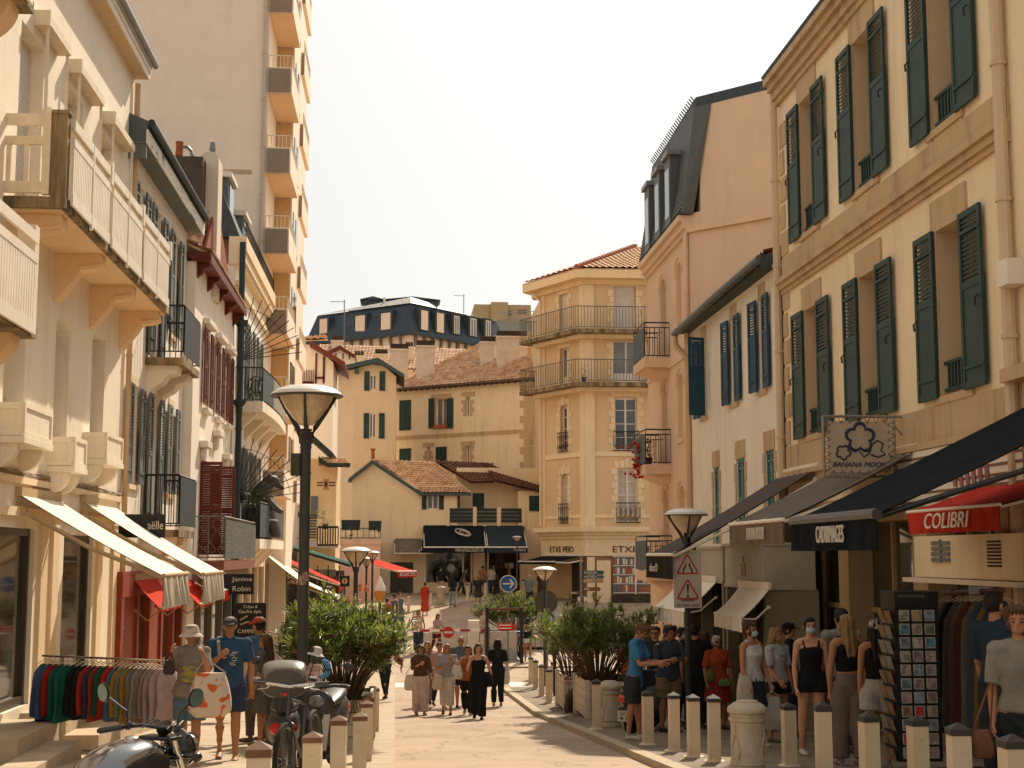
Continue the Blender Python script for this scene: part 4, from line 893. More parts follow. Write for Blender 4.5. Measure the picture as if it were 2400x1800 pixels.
# ---- ETXE PEIO corner building
ET = root('corner_bookshop_building', (9, 63, gz(63)), 'ochre corner building with quoined windows, two wraparound balconies and a ground-floor shop', 'building')
A0 = V((8.05,62,0)); A1 = V((6.45,65.1,0)); fc = frame(A0, (1,0,0), (0,-1,0)); dl = (A0-A1); fl = frame(A1, dl, V((dl.y,-dl.x,0))); LL = dl.length
if fl.n.y > 0: fl = frame(A1, dl, V((-dl.y,dl.x,0)))
Z0, ZT = -4.0, 12.55
X0 = 8.05
hc = [(1.3,2.3,9.95,11.9),(1.25,2.45,7.6,9.45),(1.3,2.3,4.55,6.95,.2),(1.4,2.3,1.4,3.8,.2)]
hl = [(1.45,2.15,9.95,11.8),(1.5,2.2,7.6,9.3),(1.5,2.15,4.6,6.7,.2),(1.55,2.15,1.4,3.6,.2)]
mb = MB(); wallface(mb, fc, 0, 9, 1.2, ZT, hc, .25); wallface(mb, fl, 0, LL, 1.2, ZT, hl, .25)
mb.prism([A0+V((.25,.25,Z0)), A1+V((.3,.25,Z0)), A1+V((.3,9,Z0)), A0+V((9,9,Z0)), A0+V((9,.25,Z0))], (0,0,ZT-Z0))
mb.build('wall', plaster('bookshop_ochre', (0.72,0.52,0.30), amt=.35), ET)
cb = [(10.0,.9),(7.6,.9)]
m2 = MB(); qm = MB()
for f_, hh, ext in ((fc, hc, 9), (fl, hl, LL)):
    m2.fb(f_, 0, ext, 0, .05, 4.3, 4.5).fb(f_, 0, ext, 0, .05, 1.6, 1.75).fb(f_, 0, ext, 0, .05, 6.9+.2, 7.2)
    for h in hh:
        for k in range(int((h[3]-h[2])/.3)):
            e = .28 if k % 2 else .17
            qm.fb(f_, h[0]-e, h[0], 0, .035, h[2]+k*.3+.01, h[2]+k*.3+.285).fb(f_, h[1], h[1]+e, 0, .035, h[2]+k*.3+.01, h[2]+k*.3+.285)
        n = 5; W = (h[1]-h[0]+.3)/n
        for k in range(n): qm.fb(f_, h[0]-.15+k*W+.008, h[0]-.15+(k+1)*W-.008, 0, .045+(.02 if k == n//2 else 0), h[3], h[3]+.28+(.12 if k == n//2 else .06*(1-abs(k-2)/2)))
m2.fb(fc, -.05, .4, 0, .07, 1.2, ZT-.4).fb(fl, LL-.35, LL-.0, 0, .07, 1.2, ZT-.4).fb(fl, 0, .3, 0, .07, 1.2, ZT-.4)
m2.build('pilaster', stonel, ET); qm.build('quoin_blocks', stonel, ET)
pw_ = mat('grey_white_joinery', (0.82,0.75,0.66), .5)
for f_, hh in ((fc, hc), (fl, hl)):
    for i, h in enumerate(hh):
        window(ET, f_, *h[:4], pw_, gblue if i < 2 else (gdark if i == 2 else curt), .16, 2, 4 if i > 1 else 1, arch=.15 if i > 1 else 0, blind=blindm if i == 0 else None, panel=.35 if i == 1 else 0)
        if i > 1:
            g = MB(); a, b, zb = h[0]-.08, h[1]+.08, h[2]
            g.tube([f_(a,.1,zb+.85), f_(b,.1,zb+.85)], .02, 4); g.tube([f_(a,.1,zb), f_(b,.1,zb)], .02, 4)
            n = 5
            for k in range(n+1): g.tube([f_(a+(b-a)*k/n,.1,zb), f_(a+(b-a)*k/n,.1,zb+.85)], .01, 4)
            for k in range(n):
                cu = a+(b-a)*(k+.5)/n
                g.tube([f_(cu+.08*math.cos(t), .1, zb+.42+.3*math.sin(t)) for t in [j*math.pi/4 for j in range(9)]], .009, 4)
                g.tube([f_(cu+.07*math.cos(t*1.5), .1, zb+.2+.1*math.sin(t*2)) for t in [j*math.pi/4 for j in range(7)]], .008, 4)
            g.build('scroll_guard', iron, ET)
def offs(d): # outline of the two facets pushed outwards
    n1, n2 = fl.n, fc.n; P1 = A1+n1*d; k = (n1+n2); k = k/(k.dot(n2)); P2 = A0+k*d; P3 = A0+V((9,0,0))+n2*d
    return P1, P2, P3
for zs, dd in ((9.85,.95),(7.5,.95)):
    P1, P2, P3 = offs(dd); b2 = MB(); b2.prism([P1-fl.u*.5+V((0,0,zs-.2)), P2+V((0,0,zs-.2)), P3+V((0,0,zs-.2)), A0+V((9,0,zs-.2)), A0+V((0,0,zs-.2)), A1-fl.u*.5+V((0,0,zs-.2))], (0,0,.18)); b2 = b2.build('balcony', slabm, ET)
    b3 = MB(); q1, q2, q3 = offs(dd*.55); b3.prism([q1+V((0,0,zs-.38)), q2+V((0,0,zs-.38)), q3+V((0,0,zs-.38)), A0+V((9,0,zs-.38)), A0+V((0,0,zs-.38)), A1+V((0,0,zs-.38))], (0,0,.178)); b3.build('corbel_course', ochre, b2)
    m2 = MB(); P1, P2, P3 = offs(dd-.05); barrail(m2, P1-fl.u*.5+V((0,0,zs)), P2+V((0,0,zs)), .98, .14, .012, .02, .06); barrail(m2, P2+V((0,0,zs)), P3+V((0,0,zs)), .98, .14, .012, .02, .06); barrail(m2, P1-fl.u*.5+V((0,0,zs)), A1-fl.u*.5+V((0,0,zs)), .98, .14, .012, .02, .06); m2.build('railing', mat('weathered_iron', (0.16,0.14,0.11), .7), b2)
m2 = MB()
for d_, a, b in ((.2,11.95,12.15),(.7,12.15,12.55)):
    P1, P2, P3 = offs(d_); m2.prism([P1-fl.u*.6+V((0,0,a)), P2+V((0,0,a)), P3+V((0,0,a)), A0+V((9,0,a)), A1+V((-.3,1,a))], (0,0,b-a))
m2.build('eaves_cornice', ochre, ET)
m2 = MB()
for d_, a, b in ((.25,.85,1.0),(.45,1.0,1.22),(.15,.7,.85)):
    P1, P2, P3 = offs(d_); m2.prism([P1-fl.u*.1+V((0,0,a)), P2+V((0,0,a)), P3+V((0,0,a)), A0+V((9,0,a)), A1+V((-.0,1,a))], (0,0,b-a))
P1, P2, P3 = offs(.08); m2.prism([P1+V((0,0,-.05)), P2+V((0,0,-.05)), P3+V((0,0,-.05)), A0+V((9,0,-.05)), A1+V((0,1,-.05))], (0,0,.75))
m2.build('shop_cornice', stonel, ET)
rf = MB(); P1, P2, P3 = offs(.72); tp = A0+V((3.2,4.2,0))
tileroof(rf, P2+V((0,0,12.56)), P3+V((0,0,12.56)), A0+V((9,4.5,14.6)), tp+V((-.2,0,14.6)), .24, .36, .06)
tileroof(rf, P1-fl.u*.6+V((0,0,12.56)), P2+V((0,0,12.56)), tp+V((-.2,0,14.6)), tp+V((-.4,.6,14.6)), .24, .36, .06); rf = rf.build('roof', tile, ET)
m2 = MB(); a, b = P2+V((0,0,12.62)), tp+V((-.2,0,14.7))
for k in range(22): m2.tube([a.lerp(b, k/22), a.lerp(b, (k+1.15)/22)], [.13,.1], 8)
m2.build('hip_tile', mat('hip_terracotta', (0.36,0.13,0.07), .8), rf)
m2 = MB(); m2.tube([A1+V((-.5,-.1,12.1)), A1+V((-.3,-.1,11.9)), A1+V((-.12,-.15,11.7)), A1+V((-.12,-.15,1.3))], .05, 6); m2.build('downpipe', stonel, ET)
# shop at ground level
sg = mat('bookshop_stock', (0.28,0.17,0.10), .8, (0.62,0.52,0.4), 9.0, mix=(.45,.55), det=2)
m2 = MB(); m2.fb(fc, 1.15, 3.6, .085, .1, -1.7, -.1); o = m2.build('shop_window', gshop, ET)
m2 = MB(); random.seed(5)
for r_ in range(4):
    u = 1.2
    while u < 3.5:
        w_ = random.uniform(.06,.12); m2.fb(fc, u, u+w_, .101, .13, -1.6+r_*.39, -1.6+r_*.39+random.uniform(.2,.3), random.randrange(3)); u += w_+.03
m2.build('book', [mat('red_book', (0.45,0.12,0.07), .7), mat('cream_book', (0.7,0.62,0.5), .7), mat('blue_book', (0.12,0.16,0.2), .7)], o)
m2 = MB()
for r_ in range(5): m2.fb(fc, 1.15, 3.55, .1, .16, -1.66+r_*.39, -1.63+r_*.39)
m2.fb(fc, 2.1, 2.16, .1, .17, -1.7, -.1); m2.build('shelf', pw_, o)
m2 = MB(); m2.fb(fc, 1.1, 3.65, .09, .35, -2.2, -1.75); m2.build('planter_trough', darkin, ET)
m2 = MB(); m2.fb(fc, .45, 1.05, .081, .12, -3.2, -.25).fb(fc, .55, .95, .12, .135, -3.0, -.4).fb(fc, .02, .35, .08, .11, -3.2, -.1); m2.build('panelled_pilaster', stonel, ET)
m2 = MB(); m2.fb(fl, 2.5, 3.1, .081, .1, -3.6, -.3); m2.build('doorway', darkin, ET)
lk = mat('dark_brown_lettering', (0.05,0.032,0.022), .6)
lettering(ET, 'ETXE PEIO', fl(.75,.1,.1)+fl.n*.0, fl.u, (0,0,1), 1.9, .27, lk); lettering(ET, 'ETXE PEIO', fc(1.15,.1,.1), fc.u, (0,0,1), 2.25, .27, lk)
fl2 = frame(A1, fl.u, fl.n)
ETA = awning('shop_awning', 'flat black awning with a pale front strip at the corner bookshop door', fl2, .2, 3.3, .1, -.05, 1.5, -.3, blackcan, blackcan, .12, bar=.025)
for o_ in (ET, ETA): o_.location = V(o_.location)*1.26; o_.scale = (1.26,)*3   # true storey height of 2.9 m
# hanging sign with flower emblem
HS = root('hanging_sign', atY(2010,1045,19.9), 'square fabric sign with a dark blue flower emblem laced to a metal frame', 'sign')
Y = 19.9; m2 = MB(); xa, xb, za, zb = atY(1930,1040,Y).x, atY(2096,1040,Y).x, atY(2000,1117,Y).z, atY(2000,976,Y).z
gm = mat('galvanised_tube', (0.26,0.25,0.21), .5, metal=.3)
for (p, q) in (((xa,Y,za),(xa,Y,zb)),((xb,Y,za),(xb,Y,zb)),((xa,Y,za),(xb,Y,za)),((xa,Y,zb),(7.2,Y,zb))): m2.tube([p,q], .022, 6)
m2.tube([(xb,Y,zb-.12),(7.2,Y,zb-.3)], .015, 5); m2.build('sign_frame', gm, HS)
m2 = MB(); m2.box(xa+.07, xb-.07, Y-.012, Y+.012, za+.06, zb-.07); m2.build('sign_panel', mat('greyish_canvas', (0.46,0.38,0.28), .85, (0.38,0.31,0.22), 4), HS)
m2 = MB(); n = 7
for i in range(n):
    u = xa+.07+(xb-xa-.14)*(i+.5)/n; z = za+.06+(zb-za-.13)*(i+.5)/n; d = .05
    for s_ in (-1, 1):
        m2.tube([(u,Y-.014,zb-.1),(u+s_*d,Y-.02,zb)], .006, 3); m2.tube([(u,Y-.014,za+.09),(u+s_*d,Y-.02,za)], .006, 3)
        m2.tube([(xa+.1,Y-.014,z),(xa,Y-.02,z+s_*d)], .006, 3); m2.tube([(xb-.1,Y-.014,z),(xb,Y-.02,z+s_*d)], .006, 3)
m2.build('lacing', mat('rust_brown_rope', (0.16,0.09,0.05), .8), HS)
def flower(mb, c, R_, th=.05, n=5, a0=0, y=Y-.02):
    for k in range(n):
        a = a0+2*math.pi*k/n; cc = V((c[0]+R_*.62*math.cos(a), y, c[1]+R_*.62*math.sin(a))); r = R_*.42
        pts = [cc+V((r*math.cos(a+t), 0, r*math.sin(a+t))) for t in [(-1.9+3.8*j/10) for j in range(11)]]
        mb.tube(pts, [th*.3+th*.7*math.sin(math.pi*j/10)**.7 for j in range(11)], 4, side=V((0,1,0)))
m2 = MB(); W_ = xb-xa; Hh = zb-za; cx, cz = xa+W_*.56, za+Hh*.6
flower(m2, (cx-.05, cz+.04), .20, .026, 5, R(90)); flower(m2, (xa+W_*.27, za+Hh*.40), .10, .015, 5, R(60))
m2.tube([(cx-.06,Y-.02,cz-.16),(cx+.0,Y-.02,cz-.24),(cx+.08,Y-.02,cz-.18),(cx+.12,Y-.02,cz-.06),(cx+.2,Y-.02,cz),(cx+.29,Y-.02,cz-.05),(cx+.25,Y-.02,cz-.14),(cx+.31,Y-.02,cz-.2),(cx+.2,Y-.02,cz-.24),(cx+.1,Y-.02,cz-.2)], .012, 4)
m2.build('flower_emblem', mat('emblem_blue', (0.035,0.05,0.09), .6), HS)
lettering(HS, 'BANANA MOON', (xa+.12,Y-.014,za+.14), (1,0,0), (0,0,1), W_-.24, .07, mat('emblem_blue', (0.035,0.05,0.09)), shear=.3)

# ================ FAR END OF THE STREET =================
# helper for features of far fronts facing the camera: fX(px, Y), fZ(px, py, Y)
def fX(px, Y, py=1150): return atY(px, py, Y).x
def fZ(px, py, Y): return atY(px, py, Y).z
# low house with pantile roofs over the shops
LH = root('low_tiled_house', (2, 85, gz(84)), 'low cream house with pantiled roofs and dark balcony panels above the shops', 'building')
Y = 84.0; fc = FC(Y)
xa, xr = fX(825,Y), fX(990,Y); ax = fX(873,Y); zr = fZ(873,1078,Y); zl = fZ(825,1120,Y); ze = fZ(990,1150,Y)
mb = MB(); mb.prism([(xa,Y,-2.8),(xr,Y,-2.8),(xr,Y,ze),(ax,Y,zr-.1),(xa,Y,zl-.05)], (0,7,0))
x2, x3 = fX(1073,Y), fX(1215,Y); x4 = fX(1272,Y)
h_ = [(fX(1001,Y), fX(1028,Y), fZ(1010,1194,Y), fZ(1010,1156,Y))]
wallface(mb, fc, xr, x2, .6, ze-.02, h_, .2); mb.box(xr, x2, Y+1.7, Y+7, -2.8, ze+.3); mb.box(xr, x2, Y+.21, Y+1.7, .6, ze+.3)
mb.box(x2, x4, Y+1.6, Y+7, -2.8, 5.2); mb.box(fX(1215,Y), x4, Y, Y+1.6, 1.6, fZ(1250,1150,Y)); mb.box(x2, x4, Y+.001, Y+1.6, .6, 1.75); mb.build('wall', cream, LH)
window(LH, fc, h_[0][0], h_[0][1], h_[0][2], h_[0][3], trimw, gdark, .12, 2, 1)
shutter(LH, fc, fX(989,Y), fX(1000,Y), h_[0][2], h_[0][3]+.05, shG, w0=.02); shutter(LH, fc, fX(1029,Y), fX(1040,Y), h_[0][2], h_[0][3]+.05, shG, w0=.02)
shutter(LH, fc, fX(1240,Y), fX(1265,Y), fZ(1250,1198,Y), fZ(1250,1162,Y), shG, w0=.02)
m2 = MB(); m2.box(fX(1111,Y), fX(1138,Y), Y+1.55, Y+1.6, fZ(1120,1190,Y), fZ(1120,1153,Y)); m2.build('door', shG, LH)
rf = MB(); zr2 = zr
tileroof(rf, (xr-.1,Y-.3,ze-.15), (fX(1103,Y),Y-.3,ze-.15), (fX(1016,Y)+.1,Y+3.2,zr+.1), (ax,Y+3.2,zr+.22), .24, .3, .07)
# left slope (seen edge-on) and verge
rf.prism([(ax,Y-.3,zr-.06),(ax,Y-.3,zr+.08),(xa-.2,Y-.3,zl-.02),(xa-.2,Y-.3,zl-.16)], (0,3.6,0))
rf = rf.build('roof', tile, LH)
m2 = MB(); m2.prism([(ax,Y-.36,zr-.02),(xr+.05,Y-.36,ze-.2),(xr+.05,Y-.36,ze-.42),(ax,Y-.36,zr-.27)], (0,.06,0)); m2.prism([(ax,Y-.36,zr-.02),(xa-.22,Y-.36,zl-.1),(xa-.22,Y-.36,zl-.34),(ax,Y-.36,zr-.27)], (0,.06,0)); m2.box(xr, fX(1103,Y), Y-.34, Y-.28, ze-.3, ze-.14); m2.build('verge_board', mat('blue_green_board', (0.06,0.09,0.09), .6), rf)
m2 = MB(); m2.lathe((ax,Y+.0,zr+.05), [(.12,0),(.1,.5),(.16,.55),(.16,.62)], 8); m2.build('flue', mat('terracotta', (0.42,0.12,0.04), .8), rf)
r2 = MB(); tileroof(r2, (fX(1104,Y),Y+.2,fZ(1156,1131,Y)), (fX(1158,Y),Y+.2,fZ(1156,1130,Y)), (fX(1145,Y)+.5,Y+3.4,zr+.05), (fX(1016,Y),Y+3.4,zr+.2), .24, .3, .06)
tileroof(r2, (fX(1158,Y),Y-.2,fZ(1156,1128,Y)), (x4+.1,Y-.5,fZ(1284,1157,Y)), (x4+.1,Y+3.2,fZ(1284,1143,Y)+.5), (fX(1139,Y),Y+3.2,zr+.1), .24, .3, .06); r2.build('lean_to_roof', tiled, rf)  # slope in shadow: the shade is put into the dark tile colour
for a, b in ((1054,1108),(1118,1164),(1175,1222)):
    m2 = MB(); za, zb = fZ(1100,1225,Y), fZ(1100,1191,Y)
    for k in range(4): m2.box(fX(a,Y), fX(b,Y), Y-.06+.01*(k % 2), Y-.03, za+(zb-za)*k/4+.01, za+(zb-za)*(k+1)/4-.01)
    m2.build('balcony_panel', mat('dark_green_panel', (0.03,0.045,0.045), .6), LH)
m2 = MB()
for a in (1046,1109,1165,1223): m2.box(fX(a,Y), fX(a+8,Y), Y-.08, Y+.1, .6, fZ(1100,1188,Y))
m2.build('balcony_pier', stonel, LH)
m2 = MB(); m2.tube([(fX(1075,Y),Y-.1,fZ(1075,1190,Y)),(fX(1075,Y),Y-.1,fZ(1075,1150,Y))], .08, 6); m2.build('post', iron, LH)
# shops below
m2 = MB(); zt = fZ(1100,1292,Y); zg = gz(Y)
for a, b in ((890,1000),(1110,1137),(1222,1290)): m2.box(fX(a,Y), fX(b,Y), Y-.02, Y+.4, zg-.3, .6)
m2.box(fX(1000,Y), fX(1290,Y), Y-.01, Y+.39, zt+.2, .6).box(fX(1000,Y), fX(1110,Y), Y, Y+.3, zg-.3, fZ(1050,1365,Y)); m2.build('shopfront_wall', cream, LH)
m2 = MB(); m2.box(fX(995,Y), fX(1290,Y), Y+1.5, Y+1.59, zg-.3, .6); m2.box(fX(995,Y), fX(1000,Y)+.1, Y+.4, Y+1.5, zg-.3, .6); m2.build('shop_interior', mat('shop_interior_wall', (0.07,0.052,0.036), .9, (0.2,0.14,0.09), 1.6, mix=(.52,.6)), LH)
m2 = MB(); m2.box(fX(1000,Y), fX(1110,Y), Y+.05, Y+.07, fZ(1050,1365,Y), zt+.2); m2.build('shop_glass', glassclear('clear_glass'), LH)
m2 = MB()
for a in (1084,1104,1142,1218): m2.box(fX(a,Y), fX(a,Y)+.1, Y+.0, Y+.05, zg, zt+.2)
m2.build('shop_mullion', stonel, LH)
m2 = MB(); random.seed(3)
for i in range(26):
    x = random.uniform(fX(1003,Y), fX(1215,Y)); z = zg+random.choice([.2,.9,1.5]); w_ = random.uniform(.1,.3); hh = random.uniform(.3,.8)
    m2.box(x, x+w_, Y+random.uniform(.5,1.2), Y+1.3, z, z+hh, random.randrange(4))
m2.build('display_goods', [cloth((0.5,0.2,0.14)), cloth((0.6,0.52,0.42)), cloth((0.12,0.13,0.15)), cloth((0.35,0.28,0.2))], LH)
m2 = MB(); m2.box(fX(917,Y), fX(970,Y), Y-.06, Y-.021, zg, fZ(940,1318,Y)); m2.build('door', mat('dark_olive_door', (0.075,0.07,0.05), .5), LH)
fc = FC(Y)
def zz(py): return fZ(1100,py,Y)
o = awning('shop_awning', 'wide black awning with a leaf emblem and web address at the end of the street', fc, fX(992,Y), fX(1135,Y), .0, zz(1231), 2.6, zz(1231)-1.0-.3, blackcan, blackcan, .32, bar=.04, text=('WWW.LAFFAGE-CONCEPT.COM', fX(1067,81.4), fX(1134,81.4), .06, .2), tm=letw, box=False, ra=.2)
m2 = MB(); c = atY(1085,1250,82.7); ax_ = V((1,0,0)); up_ = V((0,-2.6,-1.3)).normalized()*-1
for (rx, ry, off, mt) in ((.62,.3,0,0),(.4,.16,.08,1)):
    pts = [c+V((0,-.07,.05))+(ax_*.7-up_*.7).normalized()*(rx*math.cos(t)*.9+off)+(ax_*.5+up_*.7).normalized()*(ry*math.sin(t)) for t in [k*math.pi/8 for k in range(17)]]
    m2.tube(pts, .035, 4, mt)
m2.build('leaf_emblem', [letw, mat('pink_gold', (0.5,0.36,0.22), .7)], o)
awning('shop_awning', 'dark teal-black awning right of the one with the web address', fc, fX(1136,Y), fX(1228,Y), .0, zz(1231), 2.6, zz(1231)-1.3, mat('dark_teal_canvas', (0.035,0.05,0.055), .8), mat('dark_teal_canvas', (0.035,0.05,0.055)), .32, bar=.04, text=('Tentation', fX(1203,81.4), fX(1232,81.4), .1, .18), tm=letw, box=False, ra=.2)
awning('shop_awning', 'faded grey awning over the dark door left of the web address awning', fc, fX(925,Y), fX(962,Y)+.7, .0, fZ(940,1262,Y), 1.6, fZ(940,1297,Y), mat('faded_grey_canvas', (0.2,0.17,0.13), .9, (0.12,0.1,0.08), 3), None, .0, box=False, ra=.2)
awning('shop_awning', 'small black awning squeezed between the faded grey awning and the wide black one', fc, fX(966,Y)+.4, fX(990,Y)+.6, .0, fZ(940,1266,Y), 1.7, fZ(940,1297,Y), blackcan, None, .0, box=False, ra=.2)
# blank gable house in front on the left + terrace
TG = root('terrace_building', (-2, 80, gz(80)), 'low pink building carrying a roof terrace with pallets and parasol bases', 'building')
Y = 79.0; mb = MB(); mb.box(fX(780,Y), fX(893,Y), Y, Y+4.9, -3, fZ(840,1266,Y)); mb.box(fX(780,Y), fX(893,Y)+.05, Y-.05, Y, fZ(840,1272,Y)-.1, fZ(840,1266,Y)+.05); mb.build('wall', plaster('rose_plaster', (0.72,0.47,0.36)), TG)
m2 = MB(); zt_ = fZ(840,1264,Y)
for i in range(11):
    x = fX(798,Y)+i*.19
    if i % 4 == 3: continue
    m2.box(x, x+.15, Y+.1, Y+.14, zt_, zt_+.5)
m2.box(fX(798,Y), fX(880,Y), Y+.14, Y+.17, zt_+.1, zt_+.16).box(fX(798,Y), fX(880,Y), Y+.14, Y+.17, zt_+.38, zt_+.44); m2.build('pallet_screen', woodw, TG)
m2 = MB(); barrail(m2, (fX(798,Y),Y+.03,zt_), (fX(893,Y),Y+.03,zt_), .6, .3, .015, .02); m2.build('railing', iron, TG)
for (a, b, t, bb) in ((801,845,1218,1242),(865,895,1220,1246)):
    m2 = MB(); m2.prism([(fX(a,82),82.5,fZ(a,bb,82)),(fX(b,82)-.05,82.5,fZ(a,bb,82)),(fX(b,82),82.5,fZ(a,t,82)),(fX(a,82)-.02,82.5,fZ(a,t,82))], (0,.3,0)); m2.build('terrace_screen', mat('dark_green_panel', (0.03,0.045,0.045), .6), TG)
# cream block behind
CB = root('cream_apartment_house', (4, 96, 0), 'large cream house with stone string course, dark teal shutters and four broad chimneys', 'building')
P0, P1 = V((fX(925,98),98,0)), V((fX(1290,90.4),90.4,0)); d = (P1-P0); fb_ = frame(P0, d, V((d.y,-d.x,0)))
if fb_.n.y > 0: fb_ = frame(P0, d, V((-d.y,d.x,0)))
LB = d.length
def uz(px, py):   # point on that facade under a pixel
    r = ray(px, py); t = (P0.dot(fb_.n))/(r.dot(fb_.n)); p = r*t; return (p-P0).dot(fb_.u), p.z
H = []
for (a, b, t, bt) in ((1021,1048,935,1005),(1091,1102,930,975),(1001,1008,1048,1085),(1091,1102,1045,1085)):
    u0, z1_ = uz(a, t); u1, z0_ = uz(b, bt); H.append((u0, u1, z0_, z1_))
mb = MB(); wallface(mb, fb_, 0, LB, -1.5, 11.4, H, .3); mb.fb(fb_, 0, LB, -9, -.31, -1.5, 11.4); mb.build('wall', cream, CB)
for h in H: window(CB, fb_, *h, trimw, gblue, .2, 2, 1)
for (a, b, t, bt) in ((937,963,939,1008),(937,963,1052,1080),(1022,1047,1048,1085)):
    (u0, z1_), (u1, z0_) = uz(a, t), uz(b, bt); c = (u0+u1)/2
    for q in ((u0, c-.01), (c+.01, u1)): shutter(CB, fb_, q[0], q[1], z0_, z1_, shG, w0=.01, louver=.05)
for (a, b) in ((1006,1019),(1049,1063)):
    (u0, z1_), (u1, z0_) = uz(a, 934), uz(b, 1004); shutter(CB, fb_, u0, u1, z0_, z1_, shG, w0=.05, louver=.05)
m2 = MB(); u0, za = uz(930,1031); _, zb = uz(930,1023); m2.fb(fb_, 0, LB, 0, .05, za, zb)
for i in range(24): 
    z = -1+i*.5; m2.fb(fb_, LB-(1.1 if i % 2 else .8)-1.2, LB-.6, 0, .04, z, z+.45)
for h in H:
    for k in range(int((h[3]-h[2])/.28)): e = .3 if k % 2 else .18; m2.fb(fb_, h[0]-e, h[0], 0, .03, h[2]+k*.28, h[2]+k*.28+.26).fb(fb_, h[1], h[1]+e, 0, .03, h[2]+k*.28, h[2]+k*.28+.26)
    m2.fb(fb_, h[0]-.35, h[1]+.35, 0, .04, h[3], h[3]+.3)
m2.build('stone_trim', stone, CB)
(u0, zf_) = uz(1040, 1003); fl_ = MB(); fl_.fb(fb_, u0-.7, u0+.35, 0, .25, zf_, zf_+.2); fl_.build('window_box', mat('terracotta', (0.42,0.12,0.04), .8), CB)
rf = MB(); tileroof(rf, fb_(-.3,.45,11.3), fb_(LB,.45,11.3), fb_(LB,-5,15.3), fb_(5.0,-5,15.3), .25, .36, .07); rf = rf.build('roof', tile, CB)
m2 = MB(); m2.fb(fb_, -.3, LB, -.1, .44, 11.2, 11.28)
for i in range(26): m2.fb(fb_, .1+i*.47, .25+i*.47, .3, .52, 11.1, 11.22)
m2.build('rafter_end', mat('dark_rafter', (0.07,0.05,0.035), .8), rf)
m2 = MB(); m2.fb(fb_, 7.3, 8.3, -2.9, -2.7, 13.55, 13.75); m2.prism([fb_(5.6,-1.6,12.86), fb_(7.0,-1.9,13.1), fb_(7.1,-2.7,13.68), fb_(5.9,-2.5,13.5)], (0,0,.1)); m2.build('skylight', gdark, rf)
def chimney(par, x0, x1, Y, za, zb, dp=1.2, pots=True):
    c = MB(); c.box(x0, x1, Y, Y+dp, za, zb).box(x0-.06, x1+.06, Y-.06, Y+dp+.06, zb-.15, zb); o = c.build('chimney', mat('chimney_render', (0.74,0.60,0.45), .9, (0.6,0.47,0.34), 2), par)
    c = MB(); n = max(3, int((x1-x0)/.17))
    for i in range(n):
        x = x0+(x1-x0)*(i+.5)/n
        for j in range(3):
            yy = Y+dp*(j+.5)/3; c.prism([(x-.1,yy,zb),(x,yy,zb+.16),(x+.1,yy,zb),], (0,.1,0)); c.prism([(x-.1,yy,zb+.18),(x,yy,zb+.33),(x+.1,yy,zb+.18)], (0,.1,0))
        c.box(x-.09, x+.09, Y+.05, Y+dp-.05, zb+.0, zb+.36)
    c.build('tile_cap', mat('sooty_tile', (0.035,0.028,0.022), .9, (0.09,0.05,0.035), 12), o); return o
for (a, b, t, bt, Yc) in ((915,957,817,904,98.6),(976,1019,809,896,97.3),(1126,1163,800,872,95.3),(1166,1236,787,884,94.0)):
    chimney(rf, fX(a,Yc,850), fX(b,Yc,850), Yc, fZ(a,bt,Yc)-.4, fZ(a,t,Yc))
# blue-gabled house
BG = root('blue_gabled_house', (-3, 90, 0), 'narrow cream house with a blue-green gable board and two shuttered windows, behind the lamp', 'building')
Y = 90.0; fc = FC(Y); apx = fX(886,Y,850)
xa, xm, xb = fX(778,Y), fX(825,Y), fX(926,Y)
H = [(fX(864,Y), fX(879,Y), fZ(870,914,Y), fZ(870,872,Y)), (fX(864,Y), fX(879,Y), fZ(870,1026,Y), fZ(870,970,Y))]
mb = MB(); wallface(mb, fc, xm, xb, 0, fZ(900,882,Y), H, .2); mb.prism([(xm,Y+.0,fZ(900,882,Y)),(xb,Y,fZ(900,882,Y)),(apx,Y,fZ(886,846,Y)),(xm,Y,fZ(830,866,Y))], (0,5,0)); mb.box(xm, xb, Y+.21, Y+6, -2, fZ(900,882,Y))
mb.prism([(xm,Y,-2),(xa,Y+1.6,-2),(xa,Y+6,-2),(xm,Y+6,-2)], (0,0,fZ(830,866,Y)+2)); mb.build('wall', plaster('olive_cream', (0.74,0.56,0.36), amt=.3), BG)
for h in H:
    window(BG, fc, *h, trimw, gdark, .12, 2, 1)
    shutter(BG, fc, h[0]-.36, h[0]-.02, h[2]-.05, h[3]+.05, shG, w0=.02, louver=.1); shutter(BG, fc, h[1]+.2, h[1]+.56, h[2]-.05, h[3]+.05, shG, w0=.02, louver=.1)
rf = MB(); az = fZ(886,841,Y); 
rf.prism([(apx,Y-.6,az),(fX(948,Y,880),Y-.6,fZ(947,880,Y)),(fX(948,Y,880),Y-.6,fZ(947,887,Y)),(apx,Y-.6,az-.3)], (0,6,0)); rf.prism([(apx,Y-.6,az),(fX(776,Y,870),Y-.6,fZ(776,866,Y)),(fX(776,Y,870),Y-.6,fZ(776,874,Y)),(apx,Y-.6,az-.3)], (0,6,0))
rf.box(fX(828,Y),fX(838,Y),Y-.55,Y,fZ(830,876,Y),fZ(830,866,Y)).box(fX(875,Y),fX(897,Y),Y-.55,Y,fZ(886,856,Y),fZ(886,848,Y))
rf.build('roof', mat('blue_green_board', (0.06,0.09,0.09), .6), BG)
